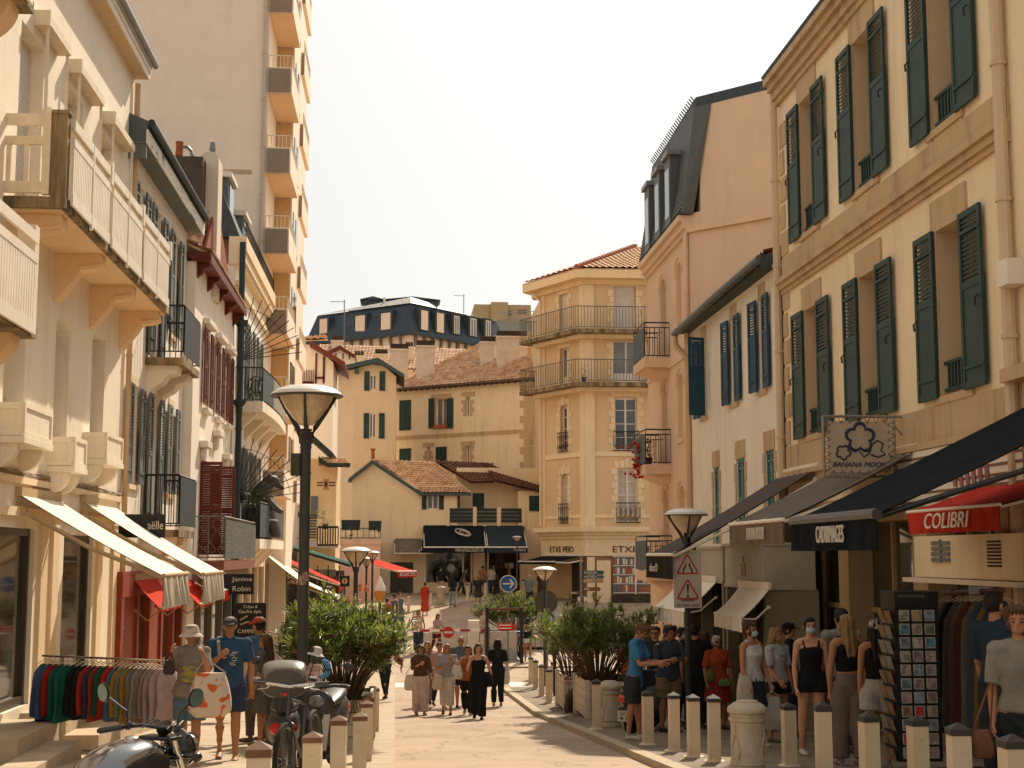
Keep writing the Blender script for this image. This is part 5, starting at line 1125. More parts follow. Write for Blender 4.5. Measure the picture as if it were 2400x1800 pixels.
# half timbered house and small roofs at the left
HT = root('half_timbered_house', (-5, 75, 0), 'white house with oxblood timber framing behind the tower balconies', 'building')
Y = 76.0; fc = FC(Y); mb = MB(); xa, xb = fX(700,Y), fX(777,Y)
mb.prism([(xa,Y,-3),(xb,Y,-3),(xb,Y,fZ(777,850,Y)),(fX(728,Y),Y,fZ(728,808,Y)),(xa,Y,fZ(728,808,Y))], (0,6,0)); mb.build('wall', whitew, HT)
m2 = MB()
for (a, b, c, d) in ((734,738,828,898),(752,757,835,898),(734,757,883,888)): m2.box(fX(a,Y), fX(b,Y), Y-.06, Y-.002, fZ(a,d,Y), fZ(a,c,Y))
m2.box(fX(706,Y), fX(732,Y), Y-.5, Y-.4, fZ(720,904,Y), fZ(720,896,Y))
for a in range(706,732,4): m2.box(fX(a,Y), fX(a+2,Y), Y-.5, Y-.42, fZ(a,900,Y), fZ(a,870,Y))
m2.build('timber_frame', shR, HT)
rf = MB(); rf.prism([(fX(722,Y),Y-.8,fZ(722,803,Y)),(fX(806,Y),Y-.8,fZ(806,853,Y)),(fX(806,Y),Y-.8,fZ(806,862,Y)),(fX(722,Y),Y-.8,fZ(722,815,Y))], (0,6,0)); rf = rf.build('roof', shR, HT)
m2 = MB(); tileroof(m2, (fX(700,Y),Y-.4,fZ(700,800,Y)), (fX(765,Y),Y-.4,fZ(760,798,Y)), (fX(745,Y),Y+4,fZ(745,760,Y)), (fX(700,Y),Y+4,fZ(700,765,Y)), .25, .35, .06); m2.build('tile_slope', tile, rf)
RG = root('red_gabled_house', (-5, 100, 0), 'white gable with oxblood verge boards peeping over the blue-gabled house', 'building')
Y = 100.0; m2 = MB(); m2.prism([(fX(765,Y),Y,6),(fX(828,Y),Y,6),(fX(828,Y),Y,fZ(828,838,Y)),(fX(792,Y),Y,fZ(792,815,Y)),(fX(765,Y),Y,fZ(765,830,Y))], (0,4,0)); m2.build('wall', whitew, RG)
m2 = MB(); m2.prism([(fX(792,Y),Y-.4,fZ(792,811,Y)),(fX(830,Y),Y-.4,fZ(830,834,Y)),(fX(830,Y),Y-.4,fZ(830,842,Y)),(fX(792,Y),Y-.4,fZ(792,820,Y))], (0,4,0)); m2.prism([(fX(792,Y),Y-.4,fZ(792,811,Y)),(fX(762,Y),Y-.4,fZ(762,826,Y)),(fX(762,Y),Y-.4,fZ(762,834,Y)),(fX(792,Y),Y-.4,fZ(792,820,Y))], (0,4,0))
for a in (781,798,813): m2.box(fX(a,Y), fX(a+3,Y), Y-.05, Y-.002, fZ(a,842,Y), fZ(a,828,Y))
m2.build('verge_board', shR, RG)
RT = root('tiled_roof_block', (0, 112, 0), 'long clay-tiled roof with sooty chimney stacks in front of the slate-roofed hotel', 'building')
Y = 108.0; m2 = MB(); m2.box(fX(740,Y), fX(1095,Y), Y+.5, Y+9, -2, fZ(900,868,Y)); m2.build('wall', cream, RT)
rf = MB(); tileroof(rf, (fX(730,Y),Y,fZ(730,862,Y)), (fX(1100,Y),Y,fZ(1100,868,Y)), (fX(1110,Y+5),Y+5,fZ(1100,820,Y+5)), (fX(745,Y+5),Y+5,fZ(745,808,Y+5)), .26, .38, .07); rf = rf.build('roof', tile, RT)
for (a, b, t, bt, Yc) in ((831,852,833,852,106),(879,908,829,850,109),(776,803,797,815,112),(950,968,812,842,110)): chimney(rf, fX(a,Yc,850), fX(b,Yc,850), Yc, fZ(a,bt,Yc)-.8, fZ(a,t,Yc), .9)
# hotel
HO = root('slate_mansard_hotel', (0, 152, 2), 'big distant hotel with a dark blue slate mansard and bracketed eaves', 'building')
Pc, Pl, Pr = V((.8,150,0)), V((-10.2,158.5,0)), V((11.3,161,0))
for (A, B, nm) in ((Pl, Pc, 'l'), (Pc, Pr, 'r')):
    pass
mb = MB(); mb.prism([Pl, Pc, Pr, V((11,175,0)), V((-10,175,0))], (0,0,23.3)); mb.build('wall', pinkw, HO)
rf = MB(); pc_ = lambda p, k: V((p.x*(1-.0), p.y, 0))
def inn(P, d): return P+V((0, d, 0))+(V((d,0,0)) if P is Pl else (V((-d,0,0)) if P is Pr else V((0,0,0))))
b0 = [P+V((0,-.7,0))+(V((-.6,0,0)) if P is Pl else (V((.6,0,0)) if P is Pr else V((0,0,0)))) for P in (Pl, Pc, Pr)]
t0 = [inn(P, .6) for P in (Pl, Pc, Pr)]
for i in (0, 1):
    rf.poly([b0[i]+V((0,0,23.5)), b0[i+1]+V((0,0,23.5)), t0[i+1]+V((0,0,26.7)), t0[i]+V((0,0,26.7))])
rf.poly([b0[0]+V((0,0,23.5)), t0[0]+V((0,0,26.7)), V((-9.6,174,26.7)), V((-10.8,174,23.5))])
rf.prism([b0[0]+V((0,0,23.2)), b0[1]+V((0,0,23.2)), b0[2]+V((0,0,23.2)), V((11.5,174,23.2)), V((-10.8,174,23.2))], (0,0,.3))
rf = rf.build('mansard_roof', mat('blue_slate', (0.035,0.05,0.065), .5, (0.055,0.07,0.085), 3), HO)
m2 = MB(); ap = [inn(P, 3.8)+V((0,0,28.0)) for P in (Pl, Pc, Pr)]
for i in (0, 1): m2.poly([t0[i]+V((0,-.35,26.72)), t0[i+1]+V((0,-.35,26.72)), ap[i+1], ap[i]])
m2.poly([ap[0], ap[1], ap[2], V((6,174,28)), V((-6,174,28))]); m2.build('zinc_top', mat('pale_zinc_sheet', (0.42,0.38,0.33), .5, (0.2,0.2,0.19), 2.5, mix=(.48,.52), stretch=(6,.3,1)), rf)
for (Ya, px0, px1, pt, pb, k) in ((158,852,896,702,719,0),(158,908,1026,702,724,1)):
    m2 = MB(); m2.box(fX(px0,Ya,710), fX(px1,Ya,710), Ya, Ya+4, 27.2, fZ(px0,pt,Ya)); m2.prism([(fX(px0,Ya,710)-.4,Ya-.3,fZ(px0,pt,Ya)),(fX(px1,Ya,710)+.3,Ya-.3,fZ(px0,pt,Ya)),(fX((px0+px1)//2,Ya,710),Ya-.3,fZ(px0,pt,Ya)+.35)], (0,4.5,0)); m2.build('roof_housing', slate, rf)
m2 = MB(); Ya = 155; m2.box(fX(898,Ya,710), fX(904,Ya,710), Ya, Ya+.3, 27, fZ(900,697,Ya)); m2.box(fX(890,Ya,710), fX(909,Ya,710), Ya, Ya+.4, 26.9, fZ(900,720,Ya)); m2.build('chimney', pinkw, rf)
def onface(A, B, px, py):
    n = (B-A).cross(V((0,0,1))); r = ray(px, py); t = A.dot(n)/r.dot(n); return r*t
for (A, B, lst) in ((Pl, Pc, ((756,774,748,787,1),(840,862,740,781,1),(900,922,734,776,1))), (Pc, Pr, ((979,995,731,774,1),(1016,1032,737,780,1),(1056,1068,743,784,0),(1094,1108,749,789,0),(1130,1142,754,792,0)))):
    n = (B-A).cross(V((0,0,1))).normalized(); n = n if n.y < 0 else -n
    for (a, b, t, bt, cl) in lst:
        p, q = onface(A, B, a, bt), onface(A, B, b, t)
        m2 = MB(); u = (B-A).normalized(); w_ = (q-p).dot(u); f_ = frame((p.x,p.y,0), u, n)
        m2.fb(f_, -.25, w_+.25, -.8, .5, p.z, q.z+.25); d = m2.build('dormer', mat('dark_lead', (0.05,0.06,0.065), .5), rf)
        m2 = MB(); m2.fb(f_, 0, w_, .5, .53, p.z+.05, q.z); m2.build('dormer_window', pinkw if cl else gblue, d)
        if not cl: m2 = MB(); m2.fb(f_, 0, w_, .531, .56, q.z-.12, q.z).fb(f_, w_*.45, w_*.55, .531, .56, p.z+.05, q.z).fb(f_, 0, .1, .531, .56, p.z+.05, q.z).fb(f_, w_-.1, w_, .531, .56, p.z+.05, q.z); m2.build('frame', trimw, d)
    m2 = MB(); L_ = (B-A).length; f_ = frame(A, (B-A), n); k = int(L_/1.35)
    for i in range(k): u = .5+i*1.35; m2.prism([f_(u,0,23.2), f_(u,.65,23.2), f_(u,0,21.6)], (B-A).normalized()*.14)
    m2.build('eaves_bracket', mat('olive_bracket', (0.22,0.19,0.13), .7), HO)
    for i in range(int(L_/2.1)):
        u = .7+i*2.1; m2 = MB(); m2.fb(f_, u, u+.8, .02, .05, 18.9, 20.9); w__ = m2.build('window', gdark if i % 2 else trimw, HO)
        m2 = MB(); m2.fb(f_, u-.45, u-.02, .03, .08, 18.9, 20.9).fb(f_, u+.82, u+1.25, .03, .08, 18.9, 20.9); m2.build('shutter', mat('grey_shutter', (0.22,0.22,0.2), .7), w__)
MBK = root('modern_block', (15, 210, 5), 'distant ochre flat-roofed block behind the hotel roof', 'building')
Y = 210.0; m2 = MB(); m2.box(fX(1110,Y), fX(1245,Y), Y, Y+14, 5, fZ(1180,714,Y)); m2.box(fX(1150,Y), fX(1190,Y), Y-.5, Y+3, 30, fZ(1160,709,Y)); m2.build('wall', mat('dull_ochre', (0.42,0.31,0.17), .9), MBK)
m2 = MB(); m2.box(fX(1213,Y), fX(1235,Y), Y-.05, Y, fZ(1213,736,Y), fZ(1213,726,Y)).box(fX(1180,Y), fX(1200,Y), Y-.05, Y, fZ(1180,740,Y), fZ(1180,728,Y)); m2.build('window', mat('olive_glass', (0.16,0.13,0.08), .4), MBK)
m2 = MB(); Y = 180.; m2.box(fX(1165,Y), fX(1290,Y), Y, Y+6, 8, fZ(1200,752,Y)); barrail(m2, (fX(1165,Y),Y-.1,fZ(1200,752,Y)), (fX(1290,Y),Y-.1,fZ(1200,745,Y)), 1.0, .6, .04, .05); m2.build('terrace', mat('glassy_grey', (0.3,0.29,0.25), .6), MBK)
for (px, py, hgt, Yc, lab) in ((807,703,70,112,'thin roof aerial at the left of the slate-roofed hotel'),(1087,690,50,150,'thin roof aerial at the right of the slate-roofed hotel')):
    p = atY(px, py, Yc); m2 = MB(); b = atY(px, py+hgt*(1.6 if Yc < 120 else 1), Yc); m2.tube([b, p], .04, 4); q = p-V((0,0,.15)); m2.tube([q-V((1.1,0,0)), q+V((.1,0,0))], .025, 4)
    for k in range(5): m2.tube([q-V((1.0-.22*k,.2,0)), q-V((1.0-.22*k,-.2,0))], .015, 3)
    tag(m2.build('tv_aerial', greyi, loc=b), lab, 'aerial', 'roof aerials')
# ================ STREET FURNITURE =================
def dup(o, parent=None, **kw):
    c = o.copy(); sc.collection.objects.link(c); c.parent = parent
    for ch in list(o.children): dup(ch, c)
    for k, v in kw.items(): c[k] = v
    return c
# bollards: square cream post with a brown pyramid cap
def bollard(h, w_, capm, plate=True):
    o = root('bollard', (0,0,0), 'x', 'bollard', 'cream square bollards lining the kerbs')
    m2 = MB(); m2.box(-w_/2, w_/2, -w_/2, w_/2, 0, h-.09); m2.lathe((0,-w_/2-.002,h-.2), [(.012,0),(.012,.004)], 6, axis=(0,-1,0)); m2.build('post', mat('bollard_cream', (0.62,0.50,0.34), .55, (0.52,0.41,0.27), 3), o, bevel=.006)
    m2 = MB(); e = w_/2+.006; m2.box(-e, e, -e, e, h-.09, h-.045); m2.add([(-e,-e,h-.045),(e,-e,h-.045),(e,e,h-.045),(-e,e,h-.045),(0,0,h)], [(0,1,4),(1,2,4),(2,3,4),(3,0,4)]); m2.build('cap', capm, o)
    if plate: m2 = MB(); m2.lathe((0,0,0), [(.13,0),(.13,.012),(.085,.03),(.08,.05)], 16); m2.build('base_plate', MC['bollard_cream'], o)
    return o
capb = mat('rusty_cap', (0.20,0.09,0.045), .6, (0.13,0.06,0.035), 8); capd = mat('dark_cap', (0.05,0.045,0.038), .6)
protoA = bollard(.76, .136, capb, False); protoB = bollard(.77, .14, capd, True)
lst = []
for i, (px, Y, h_, lab) in enumerate(((613,8.5,.76,'nearest brown-capped bollard, at the lower edge below the red tail light'),(737,11.1,.68,'brown-capped bollard just right of the dark lamp post foot'),(797,14.3-1.2,.72,'brown-capped bollard standing before the left planter front'),
      (846,14.4,.70,'brown-capped bollard at the right corner of the left planter'),(861,17.6,.72,'grey-capped bollard half hidden behind the one at the planter corner'),(865,19.6,.72,'second bollard of the tight row beside the left kerb'),(870,22.0,.72,'third bollard of the tight row beside the left kerb'),(880,24.5,.75,'farthest brown-capped bollard of the tight row beside the left kerb'))):
    lst.append(('A', px, Y, h_, lab, .1))
for (px, Y, h_, lab) in ((2363,8.8,.74,'nearest dark-capped bollard in the lower right corner'),(2238,10.1,.75,'dark-capped bollard in front of the clothes hanging at the right'),(2143,12.0,.72,'dark-capped bollard in front of the postcard rack'),(2030,12.4,.74,'bollard in front of the woman in beige trousers'),
      (1924,13.4,.80,'dark-capped bollard in front of the woman with the blue mask'),(1844,16.2,.70,'bollard between the ornate bin and the woman with the blue mask'),
      (1670,17.0,.775,'flanged bollard nearest the ornate bin'),(1622,17.8,.76,'flanged bollard at the foot of the warning sign post'),(1577,18.9,.76,'flanged bollard left of the warning sign post'),(1516,20.3,.755,'flanged bollard beside the young man in the blue T-shirt')):
    lst.append(('B', px, Y, h_, lab, .09))
for (px, Y, lab) in ((1397,24.6,'bollard just left of the small ornate bin'),(1286,36.0,'nearest of the four close bollards by the right planters'),(1269,38.9,'second nearest of the four close bollards by the right planters'),(1255,42.4,'third of the four close bollards by the right planters'),(1244,45.5,'farthest of the four close bollards by the right planters'),(1297,41,'bollard behind the thin dark post by the right planters')):
    lst.append(('B', px, Y, .85, lab, .09 if Y < 43 else 0.0))
for (px, Y, lab) in ((957,72.4,'far bollard left of the woman in red'),(1008,74.2,'far bollard right of the woman in red'),(1068,76.6,'far bollard behind the woman in jeans'),(1095,78.6,'far bollard right of the woman in jeans'),(1137,80.5,'far bollard behind the planted island'),(1226,82,'far bollard left of the corner bookshop'),(938,71,'far bollard beside the women in grey-blue dresses')):
    lst.append(('B', px, Y, .9, lab, .09))
for k, px, Y, h_, lab, dz in lst:
    p = atY(px, 1500, Y); pr = protoA if k == 'A' else protoB
    c = dup(pr); c.location = (p.x, p.y, gz(Y)+dz); c.scale = (1, 1, h_/.76); c.rotation_euler.z = random.uniform(-.12,.12); c['label'] = lab
    lst_ = None
def purge(o):
    for ch in list(o.children): purge(ch)
    bpy.data.objects.remove(o)
purge(protoA); purge(protoB)
# ornate litter bins
def bin_(loc, s, lab):
    o = root('litter_bin', loc, lab, 'litter bin', 'ornate cream litter bins'); o.scale = (s, s, s)
    bm_ = mat('cast_cream', (0.50,0.42,0.31), .6, (0.38,0.31,0.22), 7, .3, 40)
    m2 = MB(); m2.lathe((0,0,0), [(.19,0),(.225,.02),(.225,.07),(.2,.09),(.2,.12),(.215,.13),(.205,.2),(.2,.5),(.205,.62),(.225,.64),(.225,.67),(.205,.68),(.21,.72),(.24,.74),(.24,.77)], 28); m2.build('body', bm_, o, smooth=True, local=True)
    m2 = MB(); m2.lathe((0,0,.77), [(.24,0),(.235,.02),(.17,.07),(.13,.085),(.13,.1),(0.0,.105)], 28); m2.build('lid', bm_, o, smooth=True, local=True)
    m2 = MB()
    for a0 in (R(-150), R(-35), R(80)):
        for sg in (1, -1):
            pts = []
            for k in range(22):
                t = k/21; a = a0+sg*(.12+.22*math.sin(t*5.2)*(1-t*.4)); z = .16+.44*t; pts.append(V((.207*math.cos(a), .207*math.sin(a), z)))
            m2.tube(pts, [.016*(1-.5*k/21) for k in range(22)], 5)
    m2.build('relief', bm_, o, smooth=True, local=True); return o
for (px, Y, s, lab) in ((1748,15.1,.88,'large ornate cream litter bin in the foreground crowd'),(1428,25.4,.92,'ornate cream litter bin beside the parked scooter')):
    p = atY(px, 1500, Y); bin_((p.x, Y, gz(Y)+.09), s, lab)
p = onG(1033, 1420); bin_((p.x, p.y, gz(p.y)+.09), 1.1, 'far pale litter bin at the end of the street')
# lamps
def lamp(px, Y, D, zt, lab, r=.055, extra=None, dz=.1):
    X = atY(px, 1500, Y).x; g = gz(Y)+dz; o = root('street_lamp', (X, Y, g), lab, 'street lamp', 'saucer-topped street lamps')
    k = D/.75; dk = mat('lamp_dark_green', (0.045,0.048,0.042), .45, (0.035,0.038,0.033), 4)
    m2 = MB(); m2.lathe((X,Y,g), [(r*1.9,0),(r*1.9,.03),(r*1.25,.05),(r*1.2,.5),(r*1.02,.55),(r,1.2),(r,zt-g-.62*k)], 16)
    m2.lathe((X,Y,zt-.62*k), [(r*1.1,-.02),(r*1.1,.06),(r*1.35,.12)], 16); m2.build('pole', dk, o, smooth=True)
    m2 = MB(); c = V((X,Y,zt-.12*k))
    m2.lathe(c, [(.375*k,0),(.38*k,.012*k),(.36*k,.03*k)], 40); m2.lathe(c, [(.355*k,.034*k),(.3*k,.07*k),(.2*k,.1*k),(.1*k,.115*k),(0,.12*k)], 40)
    m2.lathe(c, [(0.0,-.004),(.37*k,-.003)], 40); m2.build('saucer', mat('lamp_white', (0.7,0.66,0.58), .35), o, smooth=True)
    m2 = MB(); m2.lathe(c, [(.375*k,-.012*k),(.383*k,-.004*k),(.375*k,.002)], 40); m2.build('saucer_rim', dk, o)
    m2 = MB(); m2.lathe(c, [(.28*k,-.01*k),(.27*k,-.04*k),(.22*k,-.13*k),(.14*k,-.24*k),(.07*k,-.31*k)], 28); m2.build('glass_bowl', mat('frosted_bowl', (0.44,0.33,0.2), .25, (0.62,0.48,0.32), 3.5, mix=(.45,.6)), o, smooth=True)
    m2 = MB()
    for a in (R(20), R(160), R(270), R(90)):
        q = lambda rr, z: c+V((rr*k*math.cos(a), rr*k*math.sin(a), z*k)); m2.tube([q(.31,-.01), q(.22,-.16), q(.1,-.33), q(.055,-.44), q(.05,-.5)], [(.012*k,.02*k),(.015*k,.022*k),(.022*k,.03*k),(.03*k,.03*k),(.03*k,.03*k)], 6)
    m2.build('lamp_bracket', dk, o, smooth=True)
    if extra: extra(o, X, Y, g, zt, dk)
    return o
def ex1(o, X, Y, g, zt, dk):
    m2 = MB(); za, zb = atY(700,1085,Y).z, atY(700,980+40,Y).z; m2.box(X-.15, X-.056, Y-.05, Y+.05, fZ(700,1115,Y), fZ(700,1063,Y)); m2.build('control_box', mat('yellow_green_box', (0.05,0.05,0.03), .6), o)
    m2 = MB(); z = fZ(706,1355,Y); m2.lathe((X,Y,z-.07), [(.058,0),(.059,.01),(.059,.13),(.058,.14)], 12); m2.build('torn_sticker', mat('torn_sticker', (0.06,0.05,0.04), .8, (0.3,0.22,0.17), 9, mix=(.5,.55)), o)
    m2 = MB()
    for z in (fZ(716,1010,Y), fZ(716,1050,Y), fZ(716,1110,Y)): m2.lathe((X,Y,z), [(.062,0),(.062,.02)], 14)
    m2.build('collar', dk, o)
def ex2(o, X, Y, g, zt, dk):
    m2 = MB(); m2.box(X+.05, X+.16, Y-.05, Y+.06, fZ(1620,1289,Y), fZ(1620,1278,Y)); m2.build('junction_box', dk, o)
lamp(709, 15.0, .75, 1.78, 'tall near street lamp with a dark post, left of centre', .055, ex1)
lamp(1612, 24.3, .75, .8, 'street lamp rising behind the white warning sign', .05, ex2)
lamp(1277, 44.6, .75, -.36, 'street lamp behind the round sign seen from its back', .05, None, 0)
lamp(832, 35.7, .75, .2, 'larger street lamp in front of the red awning')
lamp(871, 62, .62, .17, 'smaller street lamp directly right of the larger one by the red awning', .045, None, .05)
lamp(857, 66, .62, -.1, 'lower street lamp peeping between the two others by the red awning', .045, None, .05)
lamp(1212, 76, .5, 1.0, 'farthest small street lamp below the black awnings', .04)
# ---- signs
def tri_sign(parent, cx, cz, Y, w_, redm, wm, y0=0):
    h = w_*.88
    def tri(s, dz): return [(cx-w_/2*s, Y, cz-h*.33*s+dz), (cx+w_/2*s, Y, cz-h*.33*s+dz), (cx, Y, cz+h*.67*s+dz)]
    def rnd(P, r):
        out = []
        for i in range(3):
            a, b, c = V(P[i-1]), V(P[i]), V(P[(i+1) % 3]); u, v = (a-b).normalized(), (c-b).normalized()
            for t in (0,.5,1): out.append((b+u*r).lerp(b+v*r, t).lerp(b, .35 if t == .5 else 0))
        return out
    m2 = MB(); O, I = rnd(tri(1,0), .05), rnd(tri(.78,0), .025); n = len(O)
    for i in range(n): m2.poly([O[i], O[(i+1) % n], I[(i+1) % n], I[i]])
    for i in range(n): m2.poly([V(O[i])+V((0,.006,0)), V(O[(i+1) % n])+V((0,.006,0)), O[(i+1) % n], O[i]])
    m2.build('red_triangle', redm, parent)
WS = root('warning_sign', atY(1609,1360,24.1), 'white panel with two red warning triangles on the right lamp post', 'sign')
Y = 24.12; xa, xb, za, zb = fX(1576,Y), fX(1641,Y), fZ(1610,1425,Y), fZ(1610,1292,Y); ro = MB(); ro.box(xa, xb, Y, Y+.012, za, zb); ro.build('panel', mat('sign_white', (0.46,0.40,0.33), .5, (0.42,0.36,0.29), 2), WS)
redm = mat('sign_red', (0.42,0.05,0.02), .5); blk = mat('sign_black', (0.02,0.02,0.025), .5)
w_ = xb-xa; cx = (xa+xb)/2; tri_sign(WS, cx, fZ(1610,1329,Y), Y-.006, w_*.86, redm, None); tri_sign(WS, cx, fZ(1610,1388,Y), Y-.006, w_*.86, redm, None)
m2 = MB(); c = fZ(1610,1331,Y)
for s_ in (-1, 1): m2.tube([(cx+s_*.075,Y-.004,c-.09),(cx+s_*.07,Y-.004,c-.03),(cx+s_*.035,Y-.004,c+.03),(cx+s_*.033,Y-.004,c+.08)], (.014,.004) if False else .013, 4)
c = fZ(1610,1386,Y); m2.tube([(cx,Y-.004,c+.12),(cx,Y-.004,c-.03)], [.022,.008], 6); m2.lathe((cx,Y,c-.08), [(.02,0),(.02,.008)], 10, axis=(0,-1,0)); m2.build('pictogram', blk, WS)
lettering(WS, 'BARRIERE', (cx-.11,Y-.002,fZ(1610,1408.5,Y)-.01), (1,0,0), (0,0,1), .22, .038, blk, shear=.15, depth=.004); lettering(WS, 'DE 11H00 A 2H30', (cx-.19,Y-.002,fZ(1610,1420,Y)-.01), (1,0,0), (0,0,1), .38, .038, blk, depth=.004)
def bluearrow(px, py, Y, dia, lab, postbase=None, post=True, rot=0):
    c = atY(px, py, Y); o = root('road_sign', c, lab, 'road sign', 'blue arrow signs'); r = dia/2
    m2 = MB(); m2.lathe(c, [(r,0),(r,.012)], 36, axis=(0,-1,0)); m2.build('white_rim', mat('sign_offwhite', (0.6,0.56,0.5), .5), o)
    m2 = MB(); m2.lathe(c+V((0,-.013,0)), [(r*.9,0),(r*.9,.003)], 36, axis=(0,-1,0)); m2.build('blue_disc', mat('sign_blue', (0.03,0.10,0.25), .45), o)
    m2 = MB(); y = c.y-.019; ca, sa = math.cos(rot), math.sin(rot); T = lambda x, z: (c.x+(x*ca-z*sa)*r, y, c.z+(x*sa+z*ca)*r)
    m2.prism([T(-.65,-.08),T(.4,-.08),T(.4,.08),T(-.65,.08)], (0,-.004,0)); m2.prism([T(.1,.5),T(.3,.5),T(.72,0),T(.3,-.5),T(.1,-.5),T(.46,0)], (0,-.005,0)); m2.build('white_arrow', mat('sign_offwhite', (0.6,0.56,0.5)), o)
    if post: m2 = MB(); m2.tube([(c.x,c.y+.05,c.z+r*.5),(c.x,c.y+.05,gz(c.y)-.05)], .03, 8); m2.build('post', greyi, o)
    return o
bluearrow(1191, 1368, 53.4, .64, 'round blue sign with a white arrow above the planted traffic island')
o = bluearrow(1283, 1450, 48.5, .54, 'lower round blue arrow sign over a pale board, partly behind the right shrub', rot=R(-10))
m2 = MB(); c = atY(1276, 1470, 48.7); m2.box(c.x-.24, c.x+.2, 48.6, 48.63, c.z-.5, c.z+.5); m2.build('pale_board', mat('dull_white_board', (0.42,0.38,0.32), .6), o)
c = atY(1280,1411,46.0); o = root('round_road_sign', c, 'large round road sign seen from its dark back below the lamp', 'road sign'); m2 = MB(); m2.lathe(c, [(.375,0),(.375,.015)], 36, axis=(0,-1,0)); m2.build('disc', mat('sign_back_grey', (0.095,0.09,0.075), .6), o)
m2 = MB(); m2.tube([c+V((0,-.05,.38)), V((c.x, c.y-.05, gz(46)))], .03, 8); m2.box(c.x-.1, c.x+.1, c.y-.09, c.y-.02, c.z-.22, c.z-.18).box(c.x-.1, c.x+.1, c.y-.09, c.y-.02, c.z+.18, c.z+.22); m2.build('post', greyi, o)
# direction sign post
Y = 52.0; c = atY(1361,1300,Y); DS = root('direction_post', (c.x, Y, gz(Y)), 'thin signpost with green and brown direction panels before the bookshop', 'signpost')
m2 = MB(); m2.tube([(c.x,Y,gz(Y)-.05),(c.x,Y,fZ(1361,1305,Y))], .04, 8); m2.build('post', greyi, DS)
grn = mat('panel_green', (0.06,0.09,0.075), .5); brn = mat('panel_brown', (0.17,0.08,0.04), .5); brl = mat('panel_ochre', (0.33,0.2,0.11), .5)
for (a, b, t, bt, mm, s, lw) in ((1365,1414,1337,1347,grn,'PORT DES PECHEURS',.52),(1365,1414,1348,1356,grn,'PORT VIEUX',.5),(1365,1413,1357,1366,brl,'AQUARIUM',.32),(1365,1406,1376,1385,brn,'MUSEE',.2),(1330,1359,1386,1393,brn,'MUSEE',.3)):
    m2 = MB(); xa, xb = fX(a,Y), fX(b,Y); za, zb = fZ(a,bt,Y), fZ(a,t,Y); m2.prism([(xa,Y-.06,za),(xb-.04,Y-.06,za),(xb,Y-.06,(za+zb)/2),(xb-.04,Y-.06,zb),(xa,Y-.06,zb)], (0,.02,0)); pn = m2.build('panel', mm, DS)
    lettering(pn, s, (xa+.04,Y-.062,za+(zb-za)*.3), (1,0,0), (0,0,1), lw*.9, (zb-za)*.42, letb, depth=.004)
m2 = MB(); a = fX(1352,Y); b = fX(1371,Y); z = fZ(1360,1404,Y); m2.prism([(a,Y-.08,z-.09),(b,Y-.08,z-.09),(b+.08,Y-.08,z),(b,Y-.08,z+.09),(a,Y-.08,z+.09)], (0,.02,0)); m2.build('small_arrow_panel', mat('sign_offwhite', (0.6,0.56,0.5)), DS)
m2 = MB(); m2.box(fX(1358,Y), fX(1366,Y), Y-.083, Y-.081, z-.09, z+.09); m2.build('panel_mark', brn, DS)
m2 = MB(); c2 = atY(1300,1570,39); 
tag(m2.tube([(c2.x,39,gz(39)),(c2.x,39,fZ(1300,1500,39))], .045, 8).build('thin_post', iron, loc=(c2.x,39,gz(39))), 'thin dark post rising behind the row of close bollards', 'post')
# barrier with stop disc
Y = 54.0; B = root('road_barrier', (fX(1143,Y), Y, gz(Y)), 'red and white lifting barrier with a round no-entry disc across the street', 'barrier')
z = fZ(1050,1477.5,Y); xa, xb = fX(962,Y), fX(1150,Y); m2 = MB(); n = 8
for i in range(n): m2.box(xa+(xb-xa)*i/n, xa+(xb-xa)*(i+1)/n, Y-.03, Y+.03, z-.045, z+.045, i % 2)
m2.build('boom', [trimw, mat('barrier_red', (0.35,0.03,0.02), .5)], B)
c = atY(1051,1482,Y-.06); m2 = MB(); m2.lathe(c, [(.215,0),(.215,.012)], 30, axis=(0,-1,0)); d = m2.build('no_entry_disc', mat('stop_red', (0.5,0.035,0.018), .5), B)
m2 = MB(); m2.box(c.x-.16, c.x+.16, c.y-.02, c.y-.013, c.z-.04, c.z+.04); m2.build('white_bar', mat('sign_offwhite', (0.6,0.56,0.5)), d)
m2 = MB(); x = fX(1143,Y); m2.box(x-.1, x+.08, Y-.1, Y+.1, gz(Y)-.05, z+.14); m2.build('hinge_post', greyi, B)
# cabinet and framed board of the island
c = atY(1112,1490,55.5); o = root('utility_cabinet', (c.x,55.5,gz(55.5)), 'plain white cabinet beside the barrier', 'cabinet'); m2 = MB(); m2.box(fX(1100,55.5), fX(1124,55.5), 55.5, 55.9, gz(55.5), fZ(1110,1456,55.5)); m2.box(fX(1099,55.5), fX(1125,55.5), 55.48, 55.92, fZ(1110,1456,55.5), fZ(1110,1454,55.5)); m2.build('body', trimw, o)
m2 = MB(); m2.box(fX(1101.5,55.5), fX(1122.5,55.5), 55.49, 55.5, gz(55.5)+.1, fZ(1110,1461,55.5)); m2.build('door', mat('cabinet_white', (0.7,0.63,0.52), .6), o)
Y = 53.2; FB = root('framed_board', (fX(1182,Y), Y, gz(Y)), 'tall dark frame carrying a long red-brown name board at the traffic island', 'sign frame'); 
for px in (1142,1222): m2 = MB(); m2.box(fX(px,Y)-.06, fX(px,Y)+.06, Y-.06, Y+.06, gz(Y)-.05, fZ(px,1423,Y)); m2.build('frame_post', iron, FB)
m2 = MB(); m2.box(fX(1142,Y)+.06, fX(1222,Y)-.06, Y-.03, Y+.03, fZ(1180,1431,Y), fZ(1180,1425,Y)); b_ = m2.build('name_board', mat('panel_redbrown', (0.16,0.06,0.04), .6), FB)
